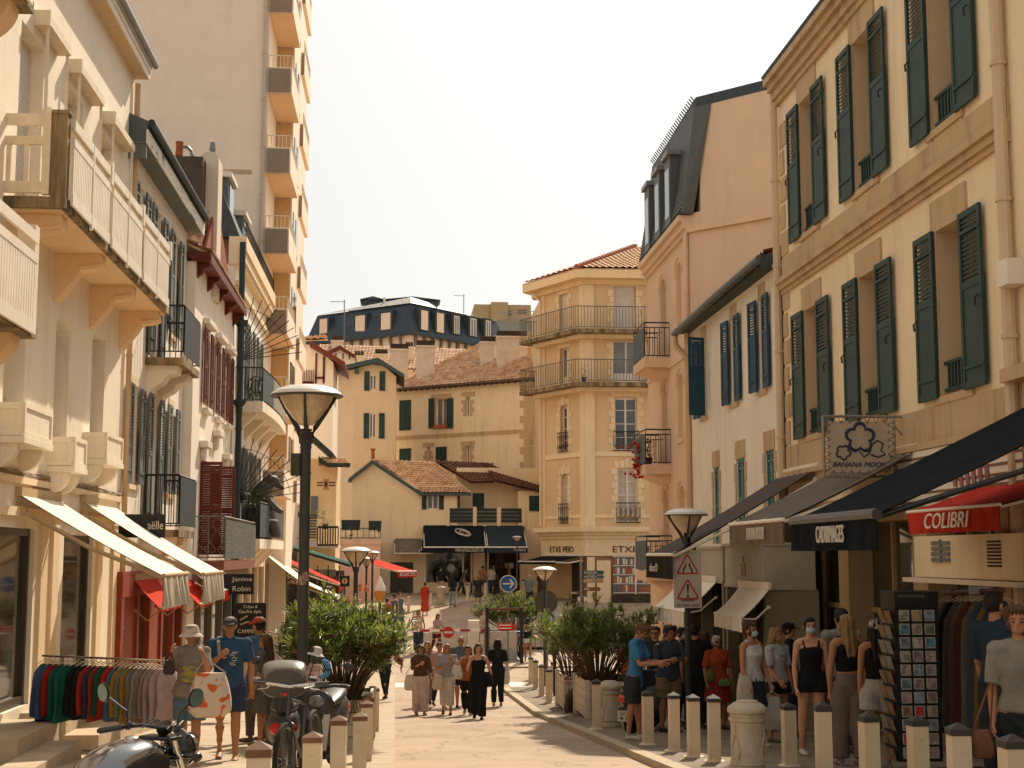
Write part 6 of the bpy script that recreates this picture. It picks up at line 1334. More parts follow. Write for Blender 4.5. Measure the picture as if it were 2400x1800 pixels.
m2 = MB(); m2.prism([(fX(1168,Y),Y-.05,fZ(1180,1477,Y)),(fX(1203,Y),Y-.05,fZ(1180,1477,Y)),(fX(1210,Y),Y-.05,fZ(1180,1469,Y)),(fX(1203,Y),Y-.05,fZ(1180,1461,Y)),(fX(1168,Y),Y-.05,fZ(1180,1461,Y))], (0,.03,0)); m2.build('red_arrow_board', redcan, FB)
m2 = MB(); m2.box(fX(1170,Y), fX(1198,Y), Y-.054, Y-.05, fZ(1180,1466,Y), fZ(1180,1464,Y)).box(fX(1170,Y), fX(1198,Y), Y-.054, Y-.05, fZ(1180,1473,Y), fZ(1180,1471,Y)); m2.build('lettering', letb, FB)
m2 = MB(); m2.box(fX(1150,54.2), fX(1212,54.2), 54.2, 54.25, gz(54), fZ(1180,1480,54.2)); m2.build('info_panel', mat('pale_blue_panel', (0.34,0.38,0.38), .6, (0.55,0.48,0.4), 2.2, mix=(.48,.52)), FB)
# ---- planters and oleanders
planw = mat('planter_white', (0.60,0.52,0.40), .7, (0.48,0.40,0.29), 5)
def planter(x0, x1, y0, y1, h, lab, dz=.1, nb=4):
    g = gz((y0+y1)/2)+dz; o = root('planter', ((x0+x1)/2,(y0+y1)/2,g), lab, 'planter', 'white timber planters')
    m2 = MB()
    for i in range(nb):
        a = g+.06+(h-.06)*i/nb; b = g+.06+(h-.06)*(i+1)/nb-.012; m2.box(x0+.03, x1-.03, y0+.03, y0+.07, a, b).box(x0+.03, x1-.03, y1-.07, y1-.03, a, b).box(x0+.03, x0+.07, y0+.07, y1-.07, a, b).box(x1-.07, x1-.03, y0+.07, y1-.07, a, b)
    m2.build('side_boards', planw, o)
    for (a, b) in ((x0,y0),(x1-.1,y0),(x0,y1-.1),(x1-.1,y1-.1)): m2 = MB(); m2.box(a, a+.1, b, b+.1, g-.02, g+h+.02); m2.build('corner_post', planw, o)
    m2 = MB(); m2.box(x0+.07, x1-.07, y0+.07, y1-.07, g+.1, g+h-.06); m2.build('soil', soil, o)
    m2 = MB(); m2.box(x0+.06, x1-.06, y0+.04, y1-.04, g+.001, g+.06); m2.build('plinth', darkin, o); return g+h-.06
leafA = mat('oleander_leaf', (0.11,0.16,0.04), .42, (0.075,0.115,0.03), 3, spec=.6); leafB = mat('oleander_leaf_light', (0.17,0.22,0.055), .40, spec=.7); leafC = mat('oleander_leaf_dark', (0.035,0.06,0.018), .5, spec=.5)
for m_, tc in ((leafA,(0.22,0.30,0.04)),(leafB,(0.42,0.46,0.10)),(leafC,(0.08,0.12,0.02))):
    n_ = m_.node_tree; o_ = n_.nodes['Material Output']; b_ = n_.nodes['Principled BSDF']; t_ = n_.nodes.new('ShaderNodeBsdfTranslucent'); t_.inputs[0].default_value = (*tc, 1); x_ = n_.nodes.new('ShaderNodeMixShader'); x_.inputs[0].default_value = .30
    n_.links.new(b_.outputs[0], x_.inputs[1]); n_.links.new(t_.outputs[0], x_.inputs[2]); n_.links.new(x_.outputs[0], o_.inputs[0])
stemm = mat('oleander_stem', (0.13,0.085,0.045), .8); flr = mat('oleander_flower', (0.55,0.07,0.035), .7, (0.42,0.04,0.025), 30)
def shrub(base, rx, ry, hgt, nstem, ntip, lab, flowers=60, seed=1, lsize=.13, low=.35, reach=1.0, group='oleander shrubs in planters', leaf=(leafA, leafB, leafC), nl=15):
    rnd = random.Random(seed); base = V(base); o = root('oleander_shrub', base, lab, 'shrub', group)
    st = MB(); lf = MB(); fl = MB(); tips = []
    for i in range(nstem):
        a = rnd.uniform(0, 2*math.pi); q = math.sqrt(rnd.random()); b = base+V((rx*.35*q*math.cos(a), ry*.35*q*math.sin(a), 0))
        lean = V((math.cos(a)*rx*q*reach, math.sin(a)*ry*q*reach, hgt*rnd.uniform(.55,.98)*(1-.35*q*q)))
        pts = [b+V((lean.x*t**1.5, lean.y*t**1.5, lean.z*t)) for t in (0,.25,.5,.75,1)]
        st.tube(pts, [.014,.012,.009,.007,.004], 5)
        for k in range(max(1, ntip//nstem)):
            t = rnd.uniform(.45,1)**.7; c = b+V((lean.x*t**1.5, lean.y*t**1.5, lean.z*t)); d = V((rnd.gauss(0,1), rnd.gauss(0,1), abs(rnd.gauss(0,.8))+.2)).normalized(); e = c+d*rnd.uniform(.08,.30)
            if e.z < base.z+hgt*low*.6: continue
            st.tube([c, (c+e)/2+V((0,0,.01)), e], [.005,.004,.003], 3); tips.append((e, d))
    for (e, d) in tips:
        tone = noise.noise(e*2.3)
        for j in range(nl):
            dd = (d*.9+V((rnd.gauss(0,.55), rnd.gauss(0,.55), rnd.gauss(.28,.45)))).normalized(); L = lsize*rnd.uniform(.7,1.25); W = L*.055+.004
            s0 = e+d*rnd.uniform(-.12,.03); side = dd.cross(V((0,0,1))); side = side.normalized() if side.length > .05 else V((1,0,0)); droop = V((0,0,-L*rnd.uniform(.0,.25)))
            mpt = s0+dd*L*.5; tip = s0+dd*L+droop; r_ = rnd.random()+tone*.5; mi = 1 if r_ > .62 else (2 if r_ < .22 else 0); up_ = side.cross(dd)*W*.5
            lf.add([s0, mpt+side*W+up_*.0, mpt-side*W, tip, mpt-up_], [(0,1,4),(0,4,2),(1,3,4),(4,3,2)], mi)
    for i in range(flowers):
        e, d = rnd.choice(tips)
        if e.z < base.z+hgt*.45: continue
        for k in range(7):
            c = e+d*.08+V((rnd.gauss(0,.03), rnd.gauss(0,.03), rnd.gauss(0,.03)))
            for m_ in range(4):
                a = rnd.uniform(0,6.28); u = V((math.cos(a), math.sin(a), rnd.uniform(-.3,.5)))*.022; v = V((-math.sin(a), math.cos(a), .3))*.012
                fl.poly([c, c+u+v, c+u*1.3, c+u-v])
    st.build('branch', stemm, o, smooth=False); lf.build('foliage', list(leaf), o)
    if fl.v: fl.build('blossom', flr, o)
    return o
zt = planter(-1.16, -.36, 20.0, 22.0, .72, 'white timber planter behind the left row of bollards')
shrub((-.84,21.0,zt), .76, .85, 1.5, 110, 900, 'big oleander with dark red blossoms in the left planter', 90, 11, .165, .2)
zt = planter(3.72, 5.0, 29.0, 31.0, .80, 'large white timber planter beside the young man in blue', .09)
zt2 = planter(3.72, 4.9, 32.8, 34.6, .82, 'white timber planter farther back, with a man seated at its edge', .09)
shrub((4.15,30.2,zt), 1.15, 1.0, 1.78, 100, 800, 'broad shaded oleander in the large right planter', 6, 12, .15, .35)
shrub((4.0,33.6,zt2), .75, .85, 1.75, 60, 300, 'oleander with a sunlit edge in the planter behind', 5, 13, .15, .3)
zt3 = planter(3.4, 5.9, 57.2, 59.0, .55, 'low planter of the traffic island behind the framed board', .06)
shrub((4.6,58.2,zt3), 1.25, .9, 1.75, 80, 560, 'sunlit pale green oleander on the traffic island', 8, 14, .2, .3, nl=14)
# grass blades hanging from the left planter
m2 = MB(); rnd = random.Random(4)
for i in range(26):
    c = V((rnd.uniform(-.95,-.4), 19.99, -2.72+.74)); L = rnd.uniform(.15,.5); dx = rnd.uniform(-.07,.07)
    m2.add([c, c+V((.012,0,0)), c+V((dx+.012,-.05,-L*.6)), c+V((dx,-.05,-L*.6)), c+V((dx*1.5,-.04,-L))], [(0,1,2,3),(3,2,4)])
tag(m2.build('trailing_plant', mat('dry_blade', (0.10,0.075,0.03), .7), loc=(-.7,19.99,-2.0)), 'dark strap leaves trailing over the front of the left planter', 'plant')
WARP = -5.0
# ================ LEFT CAFES AND SMALL ROOFS (mid distance) =================
m2 = MB(); m2.box(-4.8,-4.76,41.3,50.2,gz(45)-.3,-.4); m2.build('shop_glass', gshop, L4)
m2 = MB()
for y in (41.3,43.4,45.6,47.8,50.0): m2.box(-4.8,-4.68,y,y+.22,-4.3,.1)
m2.box(-4.8,-4.7,41.3,50.2,-.4,-.05); m2.build('shopfront_trim', stonel, L4)
m2 = MB(); m2.box(-4.79,-4.75,34.4,40.6,gz(37)-.2,-.75); m2.build('shop_glass', gshop, L3)
m2 = MB()
for y in (34.3,36.3,38.4,40.4): m2.box(-4.8,-4.66,y,y+.2,-3.9,-.7)
m2.build('shopfront_trim', brsh, L3)
m2 = MB(); m2.box(-4.8,-4.74,50.6,53.8,-4.2,-.4); m2.box(-4.15,-4.1,54.2,57,-4.2,-.5); m2.build('shop_glass', gshop, TW)
fr = FL(-4.8); fr4 = FL(-4.15)
awning('shop_awning', 'cream ribbed awning left of the dark lamp post, over the cafe front', fr, 50.4, 53.9, .02, .0, 1.3, -.98, whitecan, whitecan, .5, bar=.03, ribs=1, armm=ivory)
awning('shop_awning', 'white awning running out behind the oleander, right of the dark lamp post', fr4, 54.6, 57.0, .02, -.85, 1.7, -1.6, trimw, whitecan, .12, bar=.03, armm=ivory)
awning('shop_awning', 'pinkish red awning just above the white one behind the dark lamp post', fr, 58.4, 61.6, .02, -.2, 2.25, -1.22, redcan, redcan, .3, bar=.03)
awning('shop_awning', 'tiny red and cream scalloped awning beside the black name sign', FL(-4.6), 31.9, 33.0, .0, -.42, .62, -.8, whitecan, redcan, .25, bar=.015, scall=1, box=False)
WARP = None
fo = frame(atY(842,1316,74.5).to_2d().to_3d(), (.72,.69,0), (.69,-.72,0)); 
awning('shop_awning', 'bright red awning with pale letters beside the cluster of lamps', fo, 0, 1.3, .0, fZ(850,1311,75), 2.9, fZ(940,1339,73), redcan, redcan, .3, bar=.03, text=('ECLECTIC', .1, 1.2, .08, .16), tm=letb, ra=.3)
TC = root('terrace_canopy', atY(760,1300,66), 'dark cafe canopy with a turquoise edge strip behind the dark lamp post', 'canopy')
Y = 64.0
m2 = MB(); m2.prism([(fX(690,Y),Y,fZ(700,1290,Y)),(fX(822,Y),Y,fZ(820,1329,Y)),(fX(822,Y),Y,fZ(820,1321,Y)),(fX(690,Y),Y,fZ(690,1279,Y))], (0,5,0)); m2.build('roof', mat('dark_timber', (0.04,0.032,0.025), .7), TC)
m2 = MB(); m2.prism([(fX(690,Y),Y-.05,fZ(690,1284,Y)),(fX(826,Y),Y-.05,fZ(826,1324,Y)),(fX(826,Y),Y-.05,fZ(826,1318,Y)),(fX(690,Y),Y-.05,fZ(690,1278,Y))], (0,.045,0)); m2.build('edge_strip', tealcan, TC)
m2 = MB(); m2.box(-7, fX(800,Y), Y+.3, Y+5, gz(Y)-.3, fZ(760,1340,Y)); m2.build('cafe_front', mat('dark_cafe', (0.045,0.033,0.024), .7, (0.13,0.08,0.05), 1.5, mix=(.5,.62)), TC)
m2 = MB()
for a in (700,716,745,770,796): m2.box(fX(a,Y), fX(a+3,Y), Y+.2, Y+.29, gz(Y), fZ(760,1325,Y))
m2.box(fX(735,Y), fX(790,Y), Y+.2, Y+.28, fZ(760,1352,Y), fZ(760,1335,Y)); m2.build('post', brsh, TC)
lettering(TC, 'GLACE', (fX(762,Y),Y+.16,fZ(760,1359,Y)), (1,0,0), (0,0,1), .62, .17, mat('orange_letter', (0.3,0.07,0.03), .6))
c = atY(808,1362,60); o = root('round_shop_sign', c, 'small dark square sign with a yellow disc and a cross mark', 'sign'); m2 = MB(); m2.box(c.x-.2,c.x+.2,60,60.05,c.z-.22,c.z+.22); m2.build('panel', signk, o)
m2 = MB(); m2.lathe(c+V((0,-.005,0)), [(.12,0),(.12,.01)], 20, axis=(0,-1,0)); m2.build('yellow_disc', mat('ochre_disc', (0.5,0.35,0.12), .6), o)
m2 = MB(); m2.box(c.x-.012,c.x+.012,59.97,59.983,c.z-.08,c.z+.08).box(c.x-.05,c.x+.05,59.97,59.982,c.z+.01,c.z+.035); m2.build('cross_mark', blk, o)
m2 = MB(); m2.tube([(c.x,60.1,c.z+.1),(c.x,60.1,gz(60))], .03, 6); m2.build('post', iron, o)
# yellow house with cross ornament and timber balcony
YH = root('ochre_balcony_house', (-4, 72, gz(70)), 'small ochre house with a painted cross ornament and a dark timber balcony beyond the tower', 'building')
Y = 71.0; m2 = MB(); m2.box(fX(700,Y), fX(788,Y), Y, Y+5, -3.5, fZ(760,1075,Y)); m2.build('wall', ochre, YH)
m2 = MB(); z = fZ(764,1135,Y); x = fX(764,Y)
for dz in (-.08,.06): m2.box(x-.45,x-.15,Y-.03,Y-.001,z+dz,z+dz+.05).box(x+.15,x+.45,Y-.03,Y-.001,z+dz,z+dz+.05)
m2.build('painted_bar', shR, YH); m2 = MB(); m2.prism([(x-.14,Y-.03,z-.27),(x+.14,Y-.03,z-.27),(x+.1,Y-.03,z-.02),(x+.14,Y-.03,z+.26),(x-.14,Y-.03,z+.26),(x-.1,Y-.03,z-.02)], (0,.025,0)); m2.build('ornament', mat('salmon_paint', (0.55,0.26,0.15), .8), YH)
m2 = MB(); m2.box(x-.05,x+.05,Y-.045,Y-.031,z-.12,z+.12); m2.build('ornament_mark', iron, YH)
m2 = MB(); m2.box(fX(729,Y),fX(746,Y),Y-.03,Y,fZ(740,1215,Y),fZ(740,1163,Y)); m2.build('window', mat('grey_blue_window', (0.14,0.17,0.19), .4), YH)
rf = MB(); rf.prism([(fX(722,Y),Y-1,fZ(722,1012,Y)),(fX(782,Y),Y-1,fZ(782,1065,Y)),(fX(778,Y),Y-1,fZ(782,1075,Y)),(fX(718,Y),Y-1,fZ(722,1024,Y))], (0,5,0)); rf = rf.build('roof', mat('green_black_board', (0.04,0.05,0.045), .7), YH)
m2 = MB(); tileroof(m2, (fX(748,Y),Y-.9,fZ(750,1092,Y)), (fX(820,Y),Y-.9,fZ(818,1096,Y)), (fX(802,Y),Y+2,fZ(802,1072,Y)), (fX(750,Y),Y+2,fZ(750,1066,Y)), .24, .3, .06); m2.build('tile_slope', tile, rf)
m2 = MB(); m2.prism([(fX(748,Y),Y-1,fZ(750,1086,Y)),(fX(770,Y),Y-1,fZ(770,1098,Y)),(fX(822,Y),Y-1,fZ(822,1097,Y)),(fX(822,Y),Y-1,fZ(822,1088,Y)),(fX(770,Y),Y-1,fZ(770,1088,Y)),(fX(748,Y),Y-1,fZ(748,1072,Y))], (0,.1,0)); m2.build('fascia', mat('green_black_board', (0.04,0.05,0.045)), rf)
Y = 68.5; b2 = MB(); b2.box(fX(690,Y), fX(745,Y), Y, Y+2.4, fZ(720,1282,Y), fZ(720,1266,Y)); b2.box(fX(745,Y), fX(795,Y), Y+.05, Y+2.4, fZ(770,1284,Y), fZ(770,1278,Y)); b2 = b2.build('balcony', cream2, YH)
m2 = MB(); barrail(m2, (fX(746,Y),Y,fZ(770,1280,Y)), (fX(794,Y),Y,fZ(770,1280,Y)), (1280-1236)*Y/3333, .12, .028, .05, .06); m2.build('railing', mat('dark_timber', (0.04,0.032,0.025)), b2)
m2 = MB(); barrail(m2, (fX(678,Y),Y-.1,fZ(700,1266,Y)), (fX(728,Y),Y-.1,fZ(700,1266,Y)), 1.15, .1, .012, .02); m2.build('railing', iron, b2)
m2 = MB()
for k in range(9): m2.box(fX(728,Y), fX(744,Y), Y-.12+.01*(k % 2), Y-.06, fZ(735,1262,Y)+k*.13, fZ(735,1262,Y)+k*.13+.1)
m2.build('slat_screen', mat('grey_slat', (0.11,0.115,0.115), .6), b2)
def pottedplant(px, py, Y, hgt, r, lab, n=60, mm=leafA, seed=2, flow=None, pot=True, L=.25, z=None):
    c = atY(px, py, Y); 
    if z is not None: c.z = z
    o = root('potted_plant', c, lab, 'plant', 'plants on the balconies'); rnd = random.Random(seed)
    if pot: m2 = MB(); m2.lathe(c, [(.1,0),(.14,.22),(.15,.24),(.13,.24)], 10); m2.build('pot', mat('dark_pot', (0.06,0.05,0.04), .7), o)
    m2 = MB()
    for i in range(n):
        a = rnd.uniform(0,6.28); q = V((math.cos(a)*rnd.random()*r, math.sin(a)*rnd.random()*r, (.2 if pot else 0)+hgt*rnd.random())); s0 = c+q*.6; s0.z = c.z+q.z*.8; d = V((math.cos(a), math.sin(a), rnd.uniform(-.1,1))).normalized()*L; sd = V((-math.sin(a), math.cos(a), 0))*L*.09
        m2.add([s0, s0+d*.5+sd, s0+d*.5-sd, s0+d-V((0,0,L*.2))], [(0,1,2),(1,3,2)])
    m2.build('foliage', mm, o)
    if flow:
        m2 = MB()
        for i in range(n):
            q = c+V((rnd.gauss(0,r*.5), rnd.gauss(0,r*.3), rnd.uniform(0,hgt))); m2.ell(q, (.045,.045,.04), 5, 4)
        m2.build('blossom', flow, o)
    return o
pottedplant(700, 1212, 68.8, .7, .4, 'bushy plant on the iron balcony left of the dark lamp post', 80, leafA, 3)
pottedplant(735, 1215, 68.8, .4, .35, 'spiky green plant above the grey slatted screen', 60, leafB, 4, pot=False)
pottedplant(762, 1240, 69.5, .9, .35, 'straggly plant with pale blooms on the dark timber balcony', 40, leafB, 5, mat('pale_blossom', (0.6,0.5,0.4), .8))
pottedplant(592, 1205, 42.3, .5, .35, 'dark leafy plant on the lower balcony beside the bear', 70, leafC, 6)
pottedplant(1495, 1090, 38.6, 1.0, .3, 'red geraniums spilling over the middle balcony of the mansard house', 60, leafC, 7, mat('geranium_red', (0.5,0.03,0.015), .8), pot=False, z=2.1)
pottedplant(1518, 1085, 38.9, .7, .2, 'dark plant inside the middle balcony of the mansard house', 60, leafC, 8, z=2.42)
pottedplant(1368, 884, 77.3, .95, .25, 'small spiky plant on the lower wraparound balcony of the corner building', 40, leafC, 9, z=9.46)
pottedplant(1034, 995, 96.8, .45, .5, 'flowers in the window box of the large cream house', 60, leafC, 10, mat('window_flower', (0.45,0.12,0.08), .8), pot=False)
pottedplant(1500, 1400, 74, 1.3, .9, 'green shrub beside the bookshop window', 160, leafA, 12, pot=False, z=-2.7)
pottedplant(820, 1250, 80.2, .6, .5, 'plant at the right of the pallet screen on the roof terrace', 60, leafC, 13, z=fZ(880,1264,80))
# giant ice cream cone
Y = 62.; c = atY(890,1405,Y); o = root('ice_cream_figure', c, 'big orange and white ice cream cone display beside the lamps', 'display figure')
m2 = MB(); m2.lathe(c, [(.02,-.25),(.1,-.1),(.24,.2),(.25,.35),(.0,.36)], 14); m2.build('cone', mat('orange_cone', (0.6,0.25,0.06), .6), o, smooth=True)
m2 = MB(); m2.lathe(c, [(.24,.36),(.26,.45),(.2,.6),(.17,.66),(.12,.8),(.03,.98),(0,1.0)], 14); m2.build('swirl', mat('cream_white', (0.75,0.7,0.62), .5), o, smooth=True)
m2 = MB(); m2.tube([c+V((0,0,-.2)), V((c.x,c.y,gz(Y)))], .05, 6); m2.build('stand', iron, o)
c = atY(851,1378,60); o = MB(); o.box(c.x-.28,c.x+.24,60,60.04,c.z-.14,c.z+.16); tag(o.build('menu_board', mat('red_menu', (0.45,0.09,0.05), .7, (0.6,0.45,0.3), 8, mix=(.5,.55)), loc=c), 'red and cream menu board behind the left oleander', 'board')
# ---- hanging and standing signs on the left
def boardsign(nm, px0, px1, py0, py1, Y, mm, label, texts, cat='sign', tmat=None, th=.05):
    xa, xb, za, zb = fX(px0,Y,py0), fX(px1,Y,py0), fZ(px0,py1,Y), fZ(px0,py0,Y)
    o = root(nm, ((xa+xb)/2,Y,(za+zb)/2), label, cat); m2 = MB(); m2.box(xa,xb,Y,Y+th,za,zb); m2.build('panel', mm, o)
    for (s, fx0, fz0, fw, fh) in texts: lettering(o, s, (xa+(xb-xa)*fx0,Y-.001,za+(zb-za)*fz0), (1,0,0), (0,0,1), (xb-xa)*fw, (zb-za)*fh, tmat or letw, depth=.005)
    return o, xa, xb, za, zb
o, xa, xb, za, zb = boardsign('hanging_sign', 279, 388, 1205, 1260, 24.9, signk, 'black hanging sign ending in pale letters behind the cream awnings', [('aëlle', .62, .35, .34, .36)])
m2 = MB(); m2.tube([(xa,24.92,zb-.05),(-5.0,24.92,zb-.05)], .02, 5); m2.build('bracket', iron, o)
o, xa, xb, za, zb = boardsign('hanging_sign', 516, 595, 1345, 1393, 33.6, signk, 'black hanging sign with two words in thin white letters', [('Janine', .35, .58, .6, .27), ('Robin', .38, .15, .53, .25)])
m2 = MB(); m2.tube([(xa,33.62,zb-.05),(-4.8,33.62,zb-.05)], .02, 5); m2.build('bracket', iron, o)
o, xa, xb, za, zb = boardsign('menu_board', 550, 624, 1413, 1540, 29.5, signk, 'black crepe and waffle menu board with a food picture', [('Crêpe &', .28, .885, .45, .075), ('Gaufre épis', .13, .79, .72, .085), ('CAMPE', .12, .44, .5, .07), ('ART', .35, .05, .3, .07)])
m2 = MB(); w_ = xb-xa; h_ = zb-za
m2.tube([(xa+w_*.18,29.49,za+h_*.68),(xa+w_*.42,29.49,za+h_*.76)], .018, 5); m2.tube([(xa+w_*.2,29.49,za+h_*.6),(xa+w_*.48,29.49,za+h_*.66)], .018, 5); m2.build('waffle_stick', mat('pale_waffle', (0.38,0.3,0.2), .7), o)
m2 = MB(); m2.prism([(xa+w_*.5,29.485,za+h_*.62),(xa+w_*.9,29.485,za+h_*.63),(xa+w_*.92,29.485,za+h_*.73),(xa+w_*.7,29.485,za+h_*.76)], (0,.012,0)); m2.ell((xa+w_*.55,29.49,za+h_*.28), (w_*.22,.01,h_*.1), 12, 6); m2.build('crepe_picture', mat('crepe_brown', (0.30,0.13,0.05), .7), o)
m2 = MB(); m2.box(xa,xa+.04,29.5,29.55,gz(29.5)+.1,za); m2.box(xb-.04,xb,29.5,29.55,gz(29.5)+.1,za); m2.build('leg', iron, o)
# balcony chair on L4 upper balcony
for (y0, lab) in ((42.3,'nearer wire armchair on the upper curved balcony'),(43.1,'farther wire armchair on the upper curved balcony')):
    c = V((-4.35,y0,4.39)); o = root('balcony_chair', c, lab, 'chair', 'wire armchairs on the balcony'); m2 = MB()
    m2.tube([c+V((.27*math.cos(t),.27*math.sin(t),.4)) for t in [k*math.pi/6 for k in range(13)]], .015, 5); m2.build('seat', iron, o)
    m2 = MB(); m2.tube([c+V((.27*math.cos(t),.1,.45+.42*math.sin(t))) for t in [k*math.pi/8 for k in range(9)]], .015, 5)
    for k in range(5): m2.tube([c+V((-.2+.1*k,.1,.42)), c+V((-.2+.1*k,.1,.8-.04*abs(k-2)))], .008, 4)
    m2.build('backrest', iron, o)
    for a in (.8,2.3,3.9,5.4): m2 = MB(); m2.tube([c+V((.25*math.cos(a),.25*math.sin(a),.4)), c+V((.27*math.cos(a),.27*math.sin(a),0))], .012, 4); m2.build('leg', iron, o)
# ================ RAILS OF CLOTHES =================
def rail(name, A, B, hgt, lab, mm, base=True, r=.014):
    A, B = V(A), V(B); o = root(name, ((A.x+B.x)/2,(A.y+B.y)/2,A.z-hgt), lab, 'clothes rail')
    m2 = MB(); m2.tube([A, B], r, 8); m2.build('top_bar', mm, o, smooth=True); d = (B-A).normalized(); nn = V((-d.y,d.x,0))
    for P in (A.lerp(B,.16), A.lerp(B,.92)):
        m2 = MB(); m2.tube([P+V((0,0,.04)), P-V((0,0,hgt-.12))], r, 8); m2.build('upright', mm, o, smooth=True)
        m2 = MB(); m2.tube([P-V((0,0,hgt-.1))-nn*.25, P-V((0,0,hgt-.1))+nn*.25], r, 6)
        for s_ in (-.25,.25): m2.lathe(P-V((0,0,hgt-.045))+nn*s_-d*.015, [(.045,0),(.045,.03)], 10, axis=d)
        m2.build('foot', mm, o)
    m2 = MB(); m2.tube([A.lerp(B,.16)-V((0,0,hgt-.1)), A.lerp(B,.92)-V((0,0,hgt-.1))], r, 6); m2.build('lower_bar', mm, o, smooth=True); return o, A, B, d, nn
def garment(P, d, nn, th, wid, ln, col, lab, group, seed, flare=1.0, cat='garment'):
    rnd = random.Random(seed); o = root('garment', P, lab, cat, group)
    m2 = MB(); n = 14; k = 7; vs = []
    for j in range(k+1):
        t = j/k; z = -.10-ln*t
        for i in range(n):
            a = 2*math.pi*i/n; sh = min(1, .35+t*4) ; w_ = wid*(.5*sh)*(1+(flare-1)*t); th_ = th*.5*(.5+.5*min(1, t*3))*(1+.35*math.sin(a*4+seed)*t)
            vs.append(P+nn*(w_*math.cos(a)+rnd.uniform(-.006,.006))+d*(th_*math.sin(a)+.012*math.sin(t*6+seed))+V((0,0,z+.02*math.cos(a*2+seed)*t)))
    fs = [(j*n+i, j*n+(i+1) % n, (j+1)*n+(i+1) % n, (j+1)*n+i) for j in range(k) for i in range(n)]; fs.append(tuple(range(n))[::-1]); fs.append(tuple(k*n+i for i in range(n)))
    m2.add(vs, fs); m2.build('cloth', cloth(col), o, smooth=True)
    m2 = MB(); m2.tube([P+V((0,0,.015)), P+V((0,0,-.04)), P-nn*(-wid*.38)+V((0,0,-.1))], .006, 4); m2.tube([P+V((0,0,-.04)), P-nn*(wid*.38)+V((0,0,-.1))], .006, 4); m2.build('hanger', mat('pale_hanger', (0.6,0.5,0.36), .5), o)
    return o
A, B = atY(100,1537,19.0), atY(410,1549,17.95)
o, A, B, d, nn = rail('clothes_rail', A, B, 1.25, 'long chrome rail of colourful hanging clothes before the left shop', chrome)
cols = [('slate blue',(0.07,0.10,0.17),.07),('blue',(0.07,0.11,0.2),.06),('bright red',(0.33,0.02,0.012),.1),('deep teal',(0.01,0.085,0.06),.08),('teal',(0.015,0.11,0.08),.08),('dark teal',(0.01,0.08,0.055),.07),('black',(0.012,0.011,0.012),.1),('near black',(0.02,0.016,0.016),.07),('scarlet',(0.33,0.03,0.018),.08),('navy',(0.03,0.04,0.07),.08),
        ('brick red',(0.28,0.04,0.02),.05),('bottle green',(0.02,0.07,0.035),.09),('vivid red',(0.38,0.02,0.015),.08),('faded blue',(0.07,0.12,0.18),.07),('mustard',(0.34,0.19,0.02),.07),('grey green',(0.16,0.17,0.13),.06),('dark mustard',(0.30,0.17,0.02),.06),('taupe',(0.17,0.13,0.1),.08),('stone grey',(0.27,0.25,0.22),.05),('dusty brown',(0.22,0.15,0.12),.06),('pale taupe',(0.26,0.19,0.15),.06),('dusty pink',(0.34,0.24,0.22),.06),('pale pink',(0.40,0.29,0.28),.1),('blush',(0.44,0.32,0.3),.1)]
tot = sum(c[2] for c in cols); L_ = (B-A).length*.99; s_ = .0; k = 0
for nm_, col, th in cols:
    w_ = th/tot*L_; P = A+d*(s_+w_/2); s_ += w_; ln = .62+.04*math.sin(k*2.1)+(.04 if k < 6 else 0)
    garment(P, d, nn, w_*1.35, .42, ln, col, '%s garment hanging on the long chrome rail, number %d from its shop end' % (nm_, k+1) if False else '%s garment hanging on the long chrome rail' % nm_, 'clothes on the long rail', k, 1.08); k += 1
A, B = atY(2215,1390,15.2), atY(2350,1384,13.9)
o, A, B, d, nn = rail('clothes_rail', A, B, 1.95, 'dark red rail of long dresses behind the postcard rack', mat('dark_red_bar', (0.10,0.03,0.02), .6), r=.03)
m2 = MB(); c = A.lerp(B,.5); m2.box(c.x-.12,c.x+.1,c.y-.2,c.y-.19,c.z-.02,c.z+.06); m2.build('size_label', mat('clear_label', (0.3,0.28,0.24), .3), o)
for k, (nm_, col, th) in enumerate([('beige',(0.16,0.135,0.1),.14),('black',(0.02,0.018,0.016),.1),('sand',(0.17,0.14,0.1),.1),('patterned',(0.2,0.11,0.09),.1),('rust',(0.12,0.035,0.018),.12),('olive grey',(0.13,0.12,0.09),.1),('denim blue',(0.05,0.065,0.08),.1),('ochre',(0.2,0.12,0.03),.07),('dark blue',(0.025,0.04,0.06),.14)]):
    garment(A.lerp(B,.05+k*.11), d, nn, th*1.5, .40, 1.35+.1*math.sin(k*3), col, '%s long dress hanging behind the postcard rack' % nm_, 'long dresses on the right rail', 30+k, 1.25, 'dress')
# postcard rack
Y = 14.4; xa, xb = fX(2103,Y,1600), fX(2206,Y,1600); zt, zb = fZ(2150,1386,Y), fZ(2150,1786,Y)
PR = root('postcard_rack', ((xa+xb)/2,Y,zb-.1), 'tall black postcard rack with rows of cards on the right pavement', 'postcard rack')
m2 = MB(); m2.box(xa, xb, Y+.02, Y+.44, zb, zt-.16); m2.box(xa, xb, Y, Y+.44, zt-.16, zt); m2.build('stand', mat('rack_black', (0.014,0.013,0.012), .5), PR)
lettering(PR, 'CARTES POSTALES', (xa+.03,Y-.002,zt-.06), (1,0,0), (0,0,1), .28, .025, mat('faint_letter', (0.28,0.26,0.22), .6), depth=.003)
cp = [(0.12,0.2,0.26),(0.4,0.36,0.32),(0.06,0.22,0.3),(0.35,0.3,0.24),(0.3,0.34,0.34),(0.36,0.25,0.08),(0.2,0.28,0.36),(0.34,0.22,0.2),(0.42,0.3,0.26),(0.3,0.14,0.05),(0.26,0.28,0.26),(0.16,0.2,0.12),(0.3,0.18,0.17),(0.2,0.3,0.36),(0.1,0.2,0.34)]
